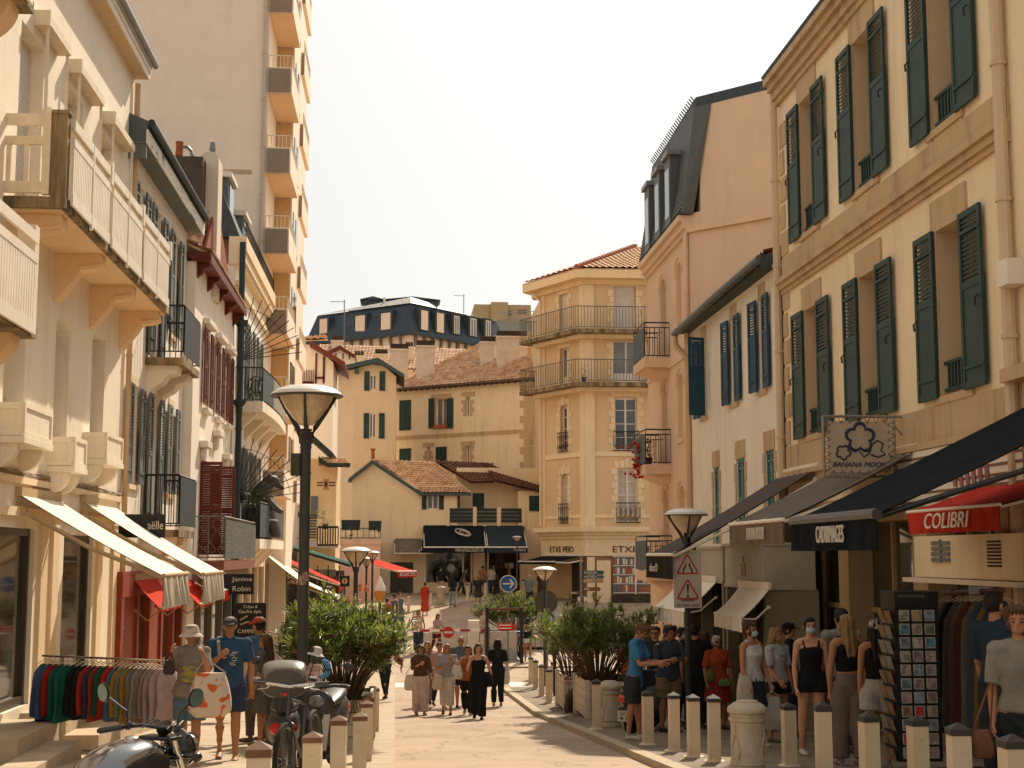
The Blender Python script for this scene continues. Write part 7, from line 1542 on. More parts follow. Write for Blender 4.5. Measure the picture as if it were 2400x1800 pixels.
rnd = random.Random(8); fw = (xb-xa-.06)/3; rh = (zt-.17-zb-.03)/11; cw = mat('card_white', (0.42,0.38,0.32), .5)
cm = [mat('card_%02d' % i, c_, .4, tuple(q*.45 for q in c_), 10, mix=(.45,.55), det=2) for i, c_ in enumerate(cp)]
redcard = mat('card_red', (0.4,0.025,0.015), .4)
for r_ in range(11):
    for q in range(3):
        x0 = xa+.03+q*fw+.012; z1 = zt-.19-r_*rh; m2 = MB(); m2.add([(x0,Y+.005,z1-rh*.82),(x0+fw-.024,Y+.005,z1-rh*.82),(x0+fw-.024,Y+.016,z1),(x0,Y+.016,z1)], [(0,1,2,3)], 0)
        m2.add([(x0+.012,Y+.002,z1-rh*.74),(x0+fw-.036,Y+.002,z1-rh*.74),(x0+fw-.036,Y+.012,z1-.012),(x0+.012,Y+.012,z1-.012)], [(0,1,2,3)], 1)
        m2.build('postcard', [cw, redcard if (r_, q) in ((7,1),(9,1),(9,0)) else rnd.choice(cm)], PR)
m2 = MB()
for r_ in range(11):
    for q in range(4): x0 = xa+.03+q*fw-.006; m2.box(x0-.007, x0+.007, Y-.02, Y+.02, zt-.19-r_*rh-rh*.75, zt-.19-r_*rh-rh*.5)
    m2.box(xa+.02, xb-.02, Y-.012, Y+.02, zt-.19-r_*rh-rh*.9, zt-.19-r_*rh-rh*.84)
m2.build('card_holder', mat('rack_black', (0.014,0.013,0.012)), PR)
for r_ in range(10):
    for q in range(2):
        z1 = zt-.2-r_*rh*1.12; y0 = Y+.04+q*.2; m2 = MB(); m2.add([(xa-.012,y0,z1-rh*.95),(xa-.012,y0+.18,z1-rh*.95),(xa-.05,y0+.18,z1),(xa-.05,y0,z1)], [(0,1,2,3),(3,2,1,0)]); m2.build('postcard', [rnd.choice([mat('card_orange', (0.5,0.25,0.08), .5, (0.3,0.22,0.14), 12, mix=(.48,.52)), cw, mat('card_beige', (0.42,0.33,0.2), .5, (0.15,0.12,0.1), 10, mix=(.5,.56))])], PR)
m2 = MB(); m2.tube([((xa+xb)/2,Y+.2,zb),((xa+xb)/2,Y+.2,gz(Y)+.12)], .03, 6)
for a in range(4): m2.tube([((xa+xb)/2,Y+.2,gz(Y)+.15),((xa+xb)/2+.2*math.cos(a*1.57+.78),Y+.2+.2*math.sin(a*1.57+.78),gz(Y)+.13)], .02, 5)
m2.build('wheeled_base', iron, PR)

# ================ VEHICLES =================
tyrem = mat('tyre_rubber', (0.018,0.017,0.016), .8); rim = mat('wheel_alloy', (0.25,0.24,0.22), .3, metal=.8)
def wheel(par, x, r, w_, name='wheel', spokes=5, y=0, thin=False):
    m2 = MB(); n = 28; pr = [(r-w_*.9,-w_*.45),(r-w_*.25,-w_*.5),(r,-w_*.2),(r,w_*.2),(r-w_*.25,w_*.5),(r-w_*.9,w_*.45)]
    m2.lathe((x,y,r), pr+[pr[0]], n, axis=(0,1,0)); t = m2.build(name, tyrem, par, smooth=True, local=True)
    m2 = MB(); ri = r-w_*.9; m2.lathe((x,y,r), [(ri,-w_*.4),(ri,w_*.4),(ri-.015,w_*.35),(ri-.015,-w_*.35),(ri,-w_*.4)], n, axis=(0,1,0)); m2.lathe((x,y,r), [(.035,-w_*.5),(.035,w_*.5)], 12, axis=(0,1,0))
    for k in range(spokes):
        a = 2*math.pi*k/spokes; m2.tube([(x,y,r),(x+ri*math.cos(a),y,r+ri*math.sin(a))], .0025 if thin else .014, 4)
    m2.build('rim', rim, t, local=True); return t
def shell(mb, secs, n=16):
    """secs: (x, zc, halfwidth, halfheight[, power])"""
    vs = []
    for s_ in secs:
        x, zc, hw, hh = s_[:4]
        for k in range(n):
            a = 2*math.pi*k/n; ca, sa = math.cos(a), math.sin(a); vs.append((x+(s_[4] if len(s_) > 4 else 0)*sa, hw*math.copysign(abs(ca)**.8, ca), zc+hh*math.copysign(abs(sa)**.8, sa)))
    fs = [(i*n+k, i*n+(k+1) % n, (i+1)*n+(k+1) % n, (i+1)*n+k) for i in range(len(secs)-1) for k in range(n)]; fs.append(tuple(range(n))[::-1]); fs.append(tuple((len(secs)-1)*n+k for k in range(n))); mb.add(vs, fs); return mb
def scooter(loc, heading, lab, bodym, topcase=False, s=1.0, plate=None, white=None):
    o = root('scooter', loc, lab, 'scooter', 'parked scooters', rz=heading); o.scale = (s,)*3; L = dict(local=True)
    wheel(o, -.62, .25, .12); wheel(o, .66, .25, .11)
    m2 = MB(); shell(m2, [(-.95,.72,.06,.05),(-.85,.68,.13,.13),(-.6,.62,.17,.2),(-.25,.6,.17,.2),(-.08,.5,.15,.18)]); m2.build('body', bodym, o, smooth=True, **L)
    m2 = MB(); m2.box(-.1,.45,-.16,.16,.26,.34); m2.build('footboard', blackp, o, bevel=.02, **L)
    m2 = MB(); shell(m2, [(.36,.3,.17,.1),(.42,.55,.2,.28),(.5,.72,.2,.25),(.55,.85,.14,.12),(.6,.72,.08,.1)]); m2.build('front_apron', bodym, o, smooth=True, **L)
    if white: m2 = MB(); m2.add([(.62,-.13,.34),(.66,.13,.34),(.6,.16,.72),(.56,-.16,.72)], [(0,1,2,3),(3,2,1,0)]); m2.build('fairing_panel', white, o, **L)
    m2 = MB(); shell(m2, [(-.88,.82,.08,.04),(-.7,.84,.14,.06),(-.3,.8,.15,.06),(-.05,.76,.1,.05)]); m2.build('seat', blackp, o, smooth=True, **L)
    m2 = MB(); m2.tube([(.42,-.34,1.0),(.46,-.18,1.02),(.5,0,1.0),(.46,.18,1.02),(.42,.34,1.0)], .02, 8); m2.tube([(.5,0,1.0),(.55,0,.75)], .035, 8); m2.build('handlebar', blackp, o, smooth=True, **L)
    for sg in (-1, 1):
        m2 = MB(); m2.tube([(.43,sg*.25,1.02),(.4,sg*.3,1.18)], .008, 5); m2.ell((.4,sg*.32,1.22), (.02,.06,.045), 10, 6); m2.build('mirror', blackp, o, smooth=True, **L)
        m2 = MB(); m2.tube([(.44,sg*.22,1.03),(.5,sg*.34,1.03)], .007, 4); m2.build('brake_lever', chrome, o, **L)
    m2 = MB(); m2.ell((.6,0,.86), (.05,.09,.07), 12, 8); m2.build('headlight', gblue, o, smooth=True, **L)
    m2 = MB(); m2.tube([(.68,0,.25),(.52,0,.8)], .03, 6); m2.tube([(.66,-.07,.25),(.62,-.07,.5)], .015, 5); m2.build('fork', chrome, o, **L)
    m2 = MB(); shell(m2, [(.38,.5,.05,.02),(.55,.53,.08,.03),(.75,.53,.08,.03),(.9,.45,.06,.02)]); m2.build('front_mudguard', bodym, o, smooth=True, **L)
    m2 = MB(); shell(m2, [(-.99,.62,.1,.045),(-.94,.64,.14,.07),(-.88,.64,.13,.06)]); m2.build('tail_light', mat('tail_red', (0.55,0.03,0.015), .25), o, smooth=True, **L)
    m2 = MB(); m2.box(-1.0,-.9,-.06,.06,.32,.5); m2.box(-.97,-.85,-.11,.11,.44,.5); m2.build('rear_mudguard', blackp, o, bevel=.01, **L)
    m2 = MB(); m2.box(-1.03,-1.02,-.1,.1,.27,.45); p_ = m2.build('number_plate', mat('plate_white', (0.55,0.52,0.46), .5), o, **L)
    if plate:
        for i, t_ in enumerate(plate): lettering(p_, t_, (-1.031,.045 if i == 0 else .08,.375 if i == 0 else .295), (0,-1,0), (0,0,1), .09 if i == 0 else .15, .055, blk, depth=.004, local=True)
    m2 = MB(); m2.tube([(-.3,-.19,.3),(-.8,-.2,.34),(-.92,-.2,.4)], [.03,.045,.04], 8); m2.build('exhaust', rim, o, smooth=True, **L)
    m2 = MB(); m2.tube([(-.2,-.15,.3),(-.25,-.3,.02)], .012, 5); m2.build('kickstand', iron, o, **L)
    if topcase:
        m2 = MB(); shell(m2, [(-1.2,1.12,.14,.08),(-1.16,1.12,.22,.15),(-1.0,1.12,.24,.18),(-.8,1.12,.23,.17),(-.7,1.12,.16,.11)], 20); tcs = m2.build('top_case', mat('case_grey', (0.07,0.065,0.055), .45, (0.1,0.09,0.075), 5), o, smooth=True, **L)
        m2 = MB(); shell(m2, [(-1.175,1.19,.2,.07),(-1.1,1.24,.22,.07),(-.95,1.26,.21,.06),(-.78,1.24,.18,.05)], 20); m2.build('case_lid', mat('case_lid_grey', (0.17,0.155,0.13), .3), tcs, smooth=True, **L)
        m2 = MB(); m2.box(-1.0,-.72,-.1,.1,.86,.97); m2.build('case_rack', blackp, o, **L)
        m2 = MB(); m2.box(-1.22,-1.19,-.03,.03,.99,1.02); m2.build('case_reflector', mat('tail_red', (0.55,0.03,0.015)), tcs, **L)
    return o
p = atY(655,1700,14.6); scooter((p.x+.02,p.y+.35,gz(14.9)+.10), R(90+4), 'dark scooter with bulky grey top case and red tail light, left of lamp post', blackp, True, .96, ('DF','708'))
p = atY(762,1700,15.8); scooter((p.x,p.y,gz(15.8)+.1), R(-97), 'black scooter with a white front panel right of the lamp post', blackp, False, .95, white=mat('scooter_white', (0.6,0.56,0.5), .4))
p = atY(1478,1700,24.0); scooter((p.x+.2,p.y,gz(24.0)+.09), R(62), 'black scooter parked behind the young man in blue', blackp, False, .95, ('DX','41'))
bl = mat('scooter_blue', (0.03,0.06,0.14), .25, coat=.5)
p = atY(1206,1510,55.0); scooter((p.x,p.y,gz(55)+.06), R(-75), 'blue scooter on the right beneath the framed board', bl, False, 1.0)
p = atY(1164,1505,55.4); scooter((p.x,p.y,gz(55.3)+.06), R(-100), 'dark blue scooter on the left beneath the framed board', mat('scooter_dark_blue', (0.02,0.035,0.07), .3), False, 1.0)
# foreground motorcycle
def motorcycle(loc, heading, lab):
    o = root('motorcycle', loc, lab, 'motorcycle', rz=heading); L = dict(local=True); frm = mat('gloss_black', (0.012,0.012,0.013), .2)
    wheel(o, -.72, .31, .13); wheel(o, .74, .31, .11, spokes=10)
    m2 = MB(); secs = [(-.30,.80,.07,.05),(-.22,.83,.15,.11),(-.05,.86,.19,.145),(.12,.87,.19,.15),(.26,.87,.15,.13),(.33,.87,.09,.08)]; shell(m2, secs, 26)
    m2.build('fuel_tank', mat('silver_tank', (0.26,0.26,0.26), .16, (0.2,0.2,0.2), 1, metal=.85, coat=.6), o, smooth=True, **L)
    for sg in (-1, 1):
        m2 = MB(); shell(m2, [(-.2,.80,.02,.05),(-.05,.82,.03,.10),(.12,.84,.03,.11),(.26,.85,.02,.07)], 14); m2.v = [(x, y+sg*.172, z) for x, y, z in m2.v]; m2.build('tank_side_panel', frm, o, smooth=True, **L)
    m2 = MB(); m2.lathe((.12,0,1.015), [(.045,0),(.045,.012),(.035,.02),(0,.022)], 16); m2.build('filler_cap', chrome, o, smooth=True, **L)
    m2 = MB(); shell(m2, [(-.95,.83,.08,.04),(-.8,.82,.13,.06),(-.45,.78,.14,.06),(-.28,.8,.1,.05)]); m2.build('seat', blackp, o, smooth=True, **L)
    m2 = MB(); m2.box(-.3,.25,-.16,.16,.33,.68); m2.lathe((.0,-.2,.5), [(.14,0),(.14,.4)], 16, axis=(0,1,0)); m2.build('engine', mat('engine_metal', (0.12,0.12,0.12), .35, metal=.8), o, bevel=.02, **L)
    m2 = MB(); m2.tube([(.42,0,.92),(.1,0,.72),(-.35,0,.7),(-.5,0,.45),(-.72,0,.31)], .03, 6); m2.tube([(.4,0,.86),(.3,0,.35),(-.4,0,.3)], .028, 6); m2.build('frame', frm, o, **L)
    for sg in (-1, 1):
        m2 = MB(); m2.tube([(.39,sg*.1,1.0),(.56,sg*.1,.66)], .026, 10); m2.build('fork', chrome, o, smooth=True, **L)
        m2 = MB(); m2.tube([(.54,sg*.1,.70),(.74,sg*.09,.31)], .033, 10); m2.build('fork_slider', frm, o, smooth=True, **L)
    m2 = MB(); m2.box(.33,.46,-.13,.13,.985,1.01); m2.box(.40,.5,-.12,.12,.86,.885); m2.build('fork_yoke', frm, o, bevel=.008, **L)
    m2 = MB(); m2.tube([(.22,.37,1.035),(.30,.24,1.06),(.37,.12,1.07),(.38,0,1.06),(.37,-.12,1.07),(.30,-.24,1.06),(.22,-.37,1.035)], .013, 8); m2.build('handlebar', frm, o, smooth=True, **L)
    for sg in (-1, 1):
        m2 = MB(); m2.tube([(.305,sg*.235,1.06),(.225,sg*.36,1.037)], .02, 10); m2.build('grip', blackp, o, smooth=True, **L)
        m2 = MB(); m2.tube([(.33,sg*.22,1.05),(.36,sg*.3,1.04),(.30,sg*.37,1.03)], .007, 5); m2.ell((.31,sg*.2,1.07), (.035,.03,.03), 8, 6); m2.build('brake_lever', frm, o, **L)
        m2 = MB(); m2.tube([(.31,sg*.2,1.08),(.30,sg*.21,1.16),(.27,sg*.33,1.24)], .009, 6); k = m2.build('mirror_stem', frm, o, smooth=True, **L)
        m2 = MB(); m2.lathe((.27,sg*.38,1.27), [(0.0,0),(.06,.004),(.062,.012),(.045,.028),(0,.034)], 22, axis=(.95,-.25,.1) if sg > 0 else (.12,.99,.1)); m2.build('mirror', frm, k, smooth=True, **L)
        m2 = MB(); m2.lathe((.268,sg*.38,1.27), [(0,0),(.056,.001)], 22, axis=(-.95,.25,-.1) if sg > 0 else (-.12,-.99,-.1)); m2.build('mirror_glass', mat('green_mirror', (0.12,0.2,0.17), .12, metal=.5), k, **L)
        m2 = MB(); m2.tube([(.46,sg*.1,.88),(.47,sg*.2,.88)], .012, 5); m2.ell((.47,sg*.23,.88), (.04,.03,.03), 10, 6); m2.build('indicator', frm, o, smooth=True, **L)
    m2 = MB(); m2.ell((.56,0,.9), (.1,.11,.11), 18, 12); hl = m2.build('headlight_shell', frm, o, smooth=True, **L)
    m2 = MB(); m2.lathe((.61,0,.9), [(.108,0),(.105,.03),(0,.045)], 20, axis=(1,0,-.05)); m2.build('headlight', chrome, hl, smooth=True, **L)
    m2 = MB(); m2.lathe((.44,0,1.03), [(.05,0),(.055,.03),(.05,.05),(0,.051)], 18, axis=(-.5,0,.86)); m2.build('speedometer', frm, o, smooth=True, **L)
    m2 = MB()
    for i, (a, b) in enumerate(((.1,.02),(-.1,-.03),(.15,.05),(-.16,-.06))): m2.tube([(.33,a,1.06),(.45,a*.8,1.1),(.52,b,1.0),(.48,b,.88)], .006, 5)
    m2.build('control_cable', blackp, o, **L)
    m2 = MB(); m2.tube([(.1,-.14,.4),(-.3,-.18,.3),(-.9,-.2,.36)], [.025,.04,.05], 8); m2.build('exhaust', chrome, o, smooth=True, **L)
    m2 = MB(); m2.ell((-.98,0,.72), (.04,.07,.05), 10, 6); m2.build('tail_light', MC['tail_red'], o, **L)
    m2 = MB(); m2.tube([(-.05,.15,.3),(-.1,.32,.0)], .014, 5); m2.build('kickstand', iron, o, **L)
    return o
hd = V((.52,.854,0)); st_ = atY(372,1735,7.75); g = gz(7.6)+.1; mo_ = motorcycle((st_.x-hd.x*.31, 7.75-hd.y*.31, g-.02), math.atan2(hd.y, hd.x), 'dark motorcycle with a silver tank and round mirrors in the lower left foreground'); mo_.scale = (.83,)*3
# bicycle by the lamp post
def bicycle(loc, heading, lab):
    o = root('bicycle', loc, lab, 'bicycle', rz=heading); L = dict(local=True); fm = mat('bike_frame', (0.05,0.045,0.05), .35)
    wheel(o, -.52, .34, .045, spokes=20, thin=True); wheel(o, .53, .34, .045, spokes=20, thin=True)
    m2 = MB(); P = {'h':(.40,0,.86),'h2':(.44,0,.72),'b':(-.08,0,.30),'s':(-.22,0,.76),'r':(-.52,0,.34)}
    for a, b in (('h2','b'),('h','s'),('s','b'),('b','r'),('s','r')): m2.tube([P[a],P[b]], .016, 7)
    m2.build('frame', fm, o, smooth=True, **L); m2 = MB(); m2.tube([(.38,0,.96),(.45,0,.7)], .017, 7)
    for sg in (-1, 1): m2.tube([(.45,0,.7),(.455,sg*.05,.66),(.53,sg*.05,.34)], .012, 6)
    m2.build('fork', fm, o, smooth=True, **L); m2 = MB(); m2.tube([(.33,.33,1.0),(.38,.15,.99),(.39,0,.97),(.38,-.15,.99),(.33,-.33,1.0)], .013, 8); m2.build('handlebar', chrome, o, smooth=True, **L)
    for sg in (-1, 1): m2 = MB(); m2.tube([(.36,sg*.22,.995),(.325,sg*.34,1.0)], .019, 8); m2.build('grip', blackp, o, smooth=True, **L); m2 = MB(); m2.tube([(.39,sg*.18,.98),(.43,sg*.2,.96),(.42,sg*.28,.95)], .006, 5); m2.build('brake_lever', chrome, o, **L)
    m2 = MB(); shell(m2, [(-.38,.88,.07,.03),(-.28,.9,.08,.03),(-.1,.9,.02,.02)]); m2.tube([(-.24,0,.88),(-.22,0,.76)], .013, 6); m2.build('saddle', blackp, o, smooth=True, **L)
    m2 = MB(); m2.lathe((-.08,-.03,.3), [(.09,0),(.09,.01)], 20, axis=(0,1,0)); m2.tube([(-.08,-.06,.3),(.02,-.06,.16)], .01, 5); m2.tube([(-.08,.06,.3),(-.18,.06,.44)], .01, 5); m2.build('crank', chrome, o, **L)
    m2 = MB(); m2.tube([(.42,.02,.95),(.5,.05,.86),(.5,.02,.7)], .005, 4); m2.tube([(.42,-.04,.95),(.52,-.06,.8),(.46,-.02,.6)], .005, 4); m2.build('brake_cable', blackp, o, **L)
    return o
p = atY(700,1700,12.9); bicycle((p.x-.02,p.y+.42,gz(12.9)+.1), R(-100), 'bicycle facing the viewer, leaning by the foot of the dark lamp post')
# bear statue on the lower curved balcony of L4 is built with the figures below
# ================ PEOPLE =================
PEND = []
def chain(mb, pts, rad, side=None, n=12, cap=.75, m=0):
    pts = [V(p) for p in pts]; rr = [r if isinstance(r, (tuple, list)) else (r, r) for r in rad]
    t0 = (pts[0]-pts[1]).normalized(); t1 = (pts[-1]-pts[-2]).normalized(); m0, m1 = min(rr[0]), min(rr[-1])
    P = [pts[0]+t0*m0*cap, pts[0]+t0*m0*cap*.7]+pts+[pts[-1]+t1*m1*cap*.7, pts[-1]+t1*m1*cap]
    sc_ = lambda r, k: (r[0]*k, r[1]*k)
    Rr = [sc_(rr[0],.25), sc_(rr[0],.72)]+rr+[sc_(rr[-1],.72), sc_(rr[-1],.25)]
    mb.tube(P, Rr, n, m, side)
SK = [mat('skin_light', (0.50,0.27,0.16), .55, (0.44,0.22,0.13), 6), mat('skin_tan', (0.40,0.19,0.095), .55, (0.34,0.155,0.08), 6), mat('skin_brown', (0.28,0.13,0.065), .55, (0.23,0.105,0.055), 6)]
HC = {'blond': (0.32,0.20,0.09), 'brown': (0.085,0.045,0.022), 'dark': (0.022,0.015,0.011), 'grey': (0.30,0.27,0.23), 'auburn': (0.14,0.06,0.025), 'white': (0.5,0.46,0.4)}
def hairm(k): return mat('hair_'+k, HC[k], .6, tuple(c*.55 for c in HC[k]), 30, .4, 120, stretch=(3,3,.5), spec=.3)
YA = V((0,1,0))
def person(label, px, Y, H, face=0, dz=.1, sex='f', fat=1.0, skin=0, top=((.5,.4,.3), .35), hem=.52, tstyle='tee', bot=('pants', (.1,.1,.12)), botlen=None,
           legs=((18,6,1),(-12,18,1)), arms=((8,8,12,0),(-8,8,12,0)), lean=0, head=(0,0), hair=('short','brown'), hat=None, shoes=(.12,.09,.07), extras=(), sit=None, group=None, lift=0, zoff=0, X=None, collar=False, bare=False, curl=25):
    if X is None: X = atY(px, 1550, Y).x
    z = gz(Y)+dz+zoff
    o = root('person', (X, Y, z), label, 'person', group or 'people in the shopping street', rz=R(face))
    near = Y < 27; vx = .0085 if near else (.015 if Y < 45 else .024)
    fm = .92 if sex == 'f' else 1.0; sk = SK[skin]
    sw = (.098 if sex == 'f' else .112)*H*(.6+.4*fat); hipw = (.048)*H
    # legs first, from the pelvis, then drop to the ground
    def legpts(side, a, k, out):
        a, k, out = R(a), R(k), R(out)
        h = V((side*hipw, 0, .53*H)); d1 = V((side*math.sin(out), -math.sin(a), -math.cos(a))).normalized(); kn = h+d1*.245*H
        d2 = V((side*math.sin(out)*.3, -math.sin(a-k), -math.cos(a-k))).normalized(); an = kn+d2*.245*H; return h, kn, an
    LP = [legpts(1, *legs[0]), legpts(-1, *legs[1])]
    drop = min(LP[0][2].z, LP[1][2].z)-.043*H if sit is None else .53*H-sit
    dv = V((0,0,-drop)); LP = [[q+dv for q in l] for l in LP]; hipc = V((0,0,.53*H))+dv
    la = R(lean)
    def T(x, y, zz):   # torso coordinates -> leaned
        dzz = zz-.53*H; return hipc+V((x, y*math.cos(la)-dzz*math.sin(la), dzz*math.cos(la)+y*math.sin(la)))
    hp, hy = R(head[0]), R(head[1]); nb = T(0, .006*H, .865*H)
    RH = Matrix.Rotation(hy, 3, 'Z') @ Matrix.Rotation(hp+la*.5, 3, 'X')
    def Hd(x, y, zz): return nb+RH @ V((x*H, y*H, (zz-.865)*H))
    # torso sections: z, half width, half depth, y shift
    F = fat
    if sex == 'f': TS = [(.475,.070,.058,.004),(.53,.097,.064,.006),(.575,.086,.056,.0),(.625,.070*(.8+.2*F),.050,-.002),(.68,.074,.054,-.004),(.735,.084,.062,-.01),(.785,.092,.046,.002),(.82,.066,.036,.006)]
    else: TS = [(.475,.068,.056,.0),(.53,.089,.058,.002),(.60,.080*(.8+.2*F),.054,-.002),(.67,.084,.058,-.004),(.735,.096,.064,-.004),(.785,.103,.052,.004),(.825,.072,.038,.006)]
    TS = [(a, b*F, c*F, d) for a, b, c, d in TS]
    def torso(mb, z0=.47, z1=.9, inf=0.0, flare=0.0):
        S = [s_ for s_ in TS if z0-.001 <= s_[0] <= z1+.001]
        def interp(zq):
            for u, v in zip(TS, TS[1:]):
                if u[0] <= zq <= v[0]: t = (zq-u[0])/(v[0]-u[0]); return tuple(u[i]+(v[i]-u[i])*t for i in range(4))
            return TS[0] if zq < TS[0][0] else TS[-1]
        if not S or S[0][0] > z0+.01: S = [(z0,)+interp(z0)[1:]]+S
        if S[-1][0] < z1-.01 and z1 <= TS[-1][0]: S = S+[(z1,)+interp(z1)[1:]]
        pts = [T(0, s_[3]*H, s_[0]*H) for s_ in S]; rad = [((s_[1]*H+inf)*(1+flare*max(0, (.62-s_[0])/.15)), (s_[2]*H+inf)*(1+flare*max(0, (.62-s_[0])/.15))) for s_ in S]
        chain(mb, pts, rad, YA, 18, .35)
    sh = [T(sw, .004*H, .808*H), T(-sw, .004*H, .808*H)]
    AP = []
    for i, side in ((0, 1), (1, -1)):
        s_, out, e, inn = [R(v) for v in arms[i]]
        s_ += la*0
        d1 = V((side*math.sin(out), -math.sin(s_)*math.cos(out), -math.cos(s_)*math.cos(out))); el = sh[i]+d1*.172*H
        d2 = V((-side*math.sin(inn), -math.sin(s_+e)*math.cos(inn), -math.cos(s_+e)*math.cos(inn))).normalized(); wr = el+d2*.148*H
        AP.append((sh[i], el, wr, d1, d2, side))
    b = MB(); torso(b)
    chain(b, [T(-sw*.85,.004*H,.812*H), T(0,.008*H,.828*H), T(sw*.85,.004*H,.812*H)], [.034*H,.036*H,.034*H], V((0,0,1)), 12)
    chain(b, [T(0,.01*H,.82*H), Hd(0,.002,.885), Hd(0,0,.905)], [.034*H*fm,.030*H*fm,.030*H*fm], YA, 14)
    b.ell(Hd(0,.004,.943), (.0445*H,.054*H,.058*H), 20, 14, rot=RH); b.ell(Hd(0,-.012,.908), (.034*H,.040*H,.034*H), 16, 10, rot=RH)
    b.ell(Hd(0,-.052,.925), (.008*H,.013*H,.014*H), 10, 8, rot=RH); b.ell(Hd(0,-.043,.893), (.017*H,.012*H,.01*H), 10, 8, rot=RH)
    for s_ in (-1, 1): b.ell(Hd(s_*.046,.006,.928), (.006*H,.012*H,.018*H), 8, 8, rot=RH)
    for (s0, el, wr, d1, d2, side) in AP:
        chain(b, [s0, s0.lerp(el,.4), s0.lerp(el,.8), el, el.lerp(wr,.3), el.lerp(wr,.7), wr], [q*H*fm*(.7+.3*F) for q in (.030,.028,.023,.022,.0235,.019,.0155)], None, 12)
        # hand with palm, four fingers, thumb
        nrm = d2.cross(V((0,0,1))) if abs(d2.z) < .9 else V((side,0,0)); nrm = (nrm-d2*nrm.dot(d2)).normalized()     # palm normal
        if nrm.dot(V((-side,0,0))) < 0: nrm = -nrm
        wid = d2.cross(nrm).normalized(); 
        if wid.y > 0: wid = -wid                                                        # thumb side = forward
        c0 = wr+d2*.008*H; c1 = wr+d2*.052*H; chain(b, [c0, (c0+c1)/2, c1], [(.0165*H,.0105*H),(.022*H,.0105*H),(.0225*H,.009*H)], nrm, 10)
        # tube: a = ref x t lies along wid
        if vx < .02:
            cu = R(curl)
            for k, ln in enumerate((.040,.045,.042,.033)):
                off = wid*((1.5-k)*.0125*H); f0 = c1+off-d2*.004*H; q1 = (d2*math.cos(cu)+nrm*math.sin(cu)+wid*(1.5-k)*.05); q2 = (d2*math.cos(cu*2.1)+nrm*math.sin(cu*2.1)); f1 = f0+q1*ln*.5*H; f2 = f1+q2*ln*.5*H
                chain(b, [f0, f1, f2], [.0056*H,.0052*H,.0045*H], None, 7)
            t0 = wr+d2*.016*H+wid*.016*H; t1 = t0+(d2*.7+wid*.6+nrm*.3).normalized()*.026*H; t2 = t1+(d2*.9+wid*.15+nrm*.35).normalized()*.02*H; chain(b, [t0,t1,t2], [.0072*H,.0062*H,.0052*H], None, 7)
        else: chain(b, [c1, c1+(d2+nrm*.4).normalized()*.04*H], [(.02*H,.009*H),(.014*H,.007*H)], nrm, 8)
    for (h, kn, an) in LP:
        d_ = (kn-h); chain(b, [h+V((0,0,.01*H)), h.lerp(kn,.3), h.lerp(kn,.75), kn, kn.lerp(an,.28)+V((0,.006*H,0)), kn.lerp(an,.7), an], [q*H*(.6+.4*F) for q in (.056,.053,.038,.033,.034,.023,.0195)], None, 14)
    feet = []
    for (h, kn, an) in LP:
        up = an.z-.043*H; pit = min(.9, max(0, up/(.13*H))); fd = V((0,-math.cos(pit),-math.sin(pit))); hz = an+V((0,.018*H,-.022*H)) if pit < .1 else an+V((0,.012*H,-.018*H))
        toe = an+fd*.105*H+V((0,0,-.030*H*(1-pit*.3))); feet.append((an, hz, toe, fd))
        chain(b, [an+V((0,.006*H,-.012*H)), hz, an.lerp(toe,.5)+V((0,0,-.012*H)), toe], [(.019*H,.02*H),(.020*H,.020*H),(.0235*H,.016*H),(.022*H,.0095*H)], V((0,0,1)), 12)
    ob = b.build('body', sk, o, local=True); PEND.append((ob, vx, 0, 3))
    # ---- clothes
    cl = .011 if near else .016
    def part(nm, mb, mm, amp=.004, vv=None, sm=2): q = mb.build(nm, mm, o, local=True); PEND.append((q, vv or max(vx, .011), amp, sm)); return q
    if top and tstyle != 'none':
        col, slv = top; m2 = MB(); tm = col if not isinstance(col, tuple) else cloth(col)
        zt = {'tee': .825, 'tank': .80, 'strappy': .765}[tstyle]
        torso(m2, hem, zt, cl+.004*F, .25 if hem < .56 else 0)
        if tstyle == 'tee':
            chain(m2, [T(-sw*.8,.004*H,.813*H), T(0,.01*H,.828*H), T(sw*.8,.004*H,.813*H)], [.037*H+cl*.6,.038*H+cl*.3,.037*H+cl*.6], V((0,0,1)), 12)
        elif tstyle == 'tank':
            for s_ in (-1, 1): chain(m2, [T(s_*sw*.55,-.045*H*F,.76*H), T(s_*sw*.6,.0,.848*H), T(s_*sw*.55,.05*H*F,.76*H)], [.020*H]*3, None, 8)
        else:
            for s_ in (-1, 1): chain(m2, [T(s_*sw*.5,-.06*H*F,.75*H), T(s_*sw*.62,-.02*H,.835*H), T(s_*sw*.6,.02*H,.842*H), T(s_*sw*.45,.05*H*F,.75*H)], [.009*H]*4, None, 6)
        if slv > 0 and tstyle == 'tee':
            for (s0, el, wr, d1, d2, side) in AP:
                if slv <= .5: e_ = s0.lerp(el, slv*2); m2.ell(s0+V((0,0,.004*H)), (.036*H+cl*1.3, .036*H+cl*1.3, .034*H+cl*1.3), 12, 8); chain(m2, [s0, s0.lerp(e_,.5), e_], [.036*H+cl*.6, .035*H+cl*.6, (.036*H+cl*.6)*(.8+.2*F)], None, 12, .1)
                else: chain(m2, [s0, s0.lerp(el,.5), el, el.lerp(wr, (slv-.5)*2)], [.035*H+cl*.6,.031*H+cl*.6,.026*H+cl*.6,.021*H+cl*.5], None, 12, .1)
        if collar: chain(m2, [T(-.03*H,-.012*H,.855*H), T(0,.03*H,.865*H), T(.03*H,-.012*H,.855*H)], [.012*H]*3, None, 8)
        part('shirt', m2, tm, .006)
    kind, bc = bot; bm_ = cloth(bc) if isinstance(bc, tuple) else bc
    m2 = MB()
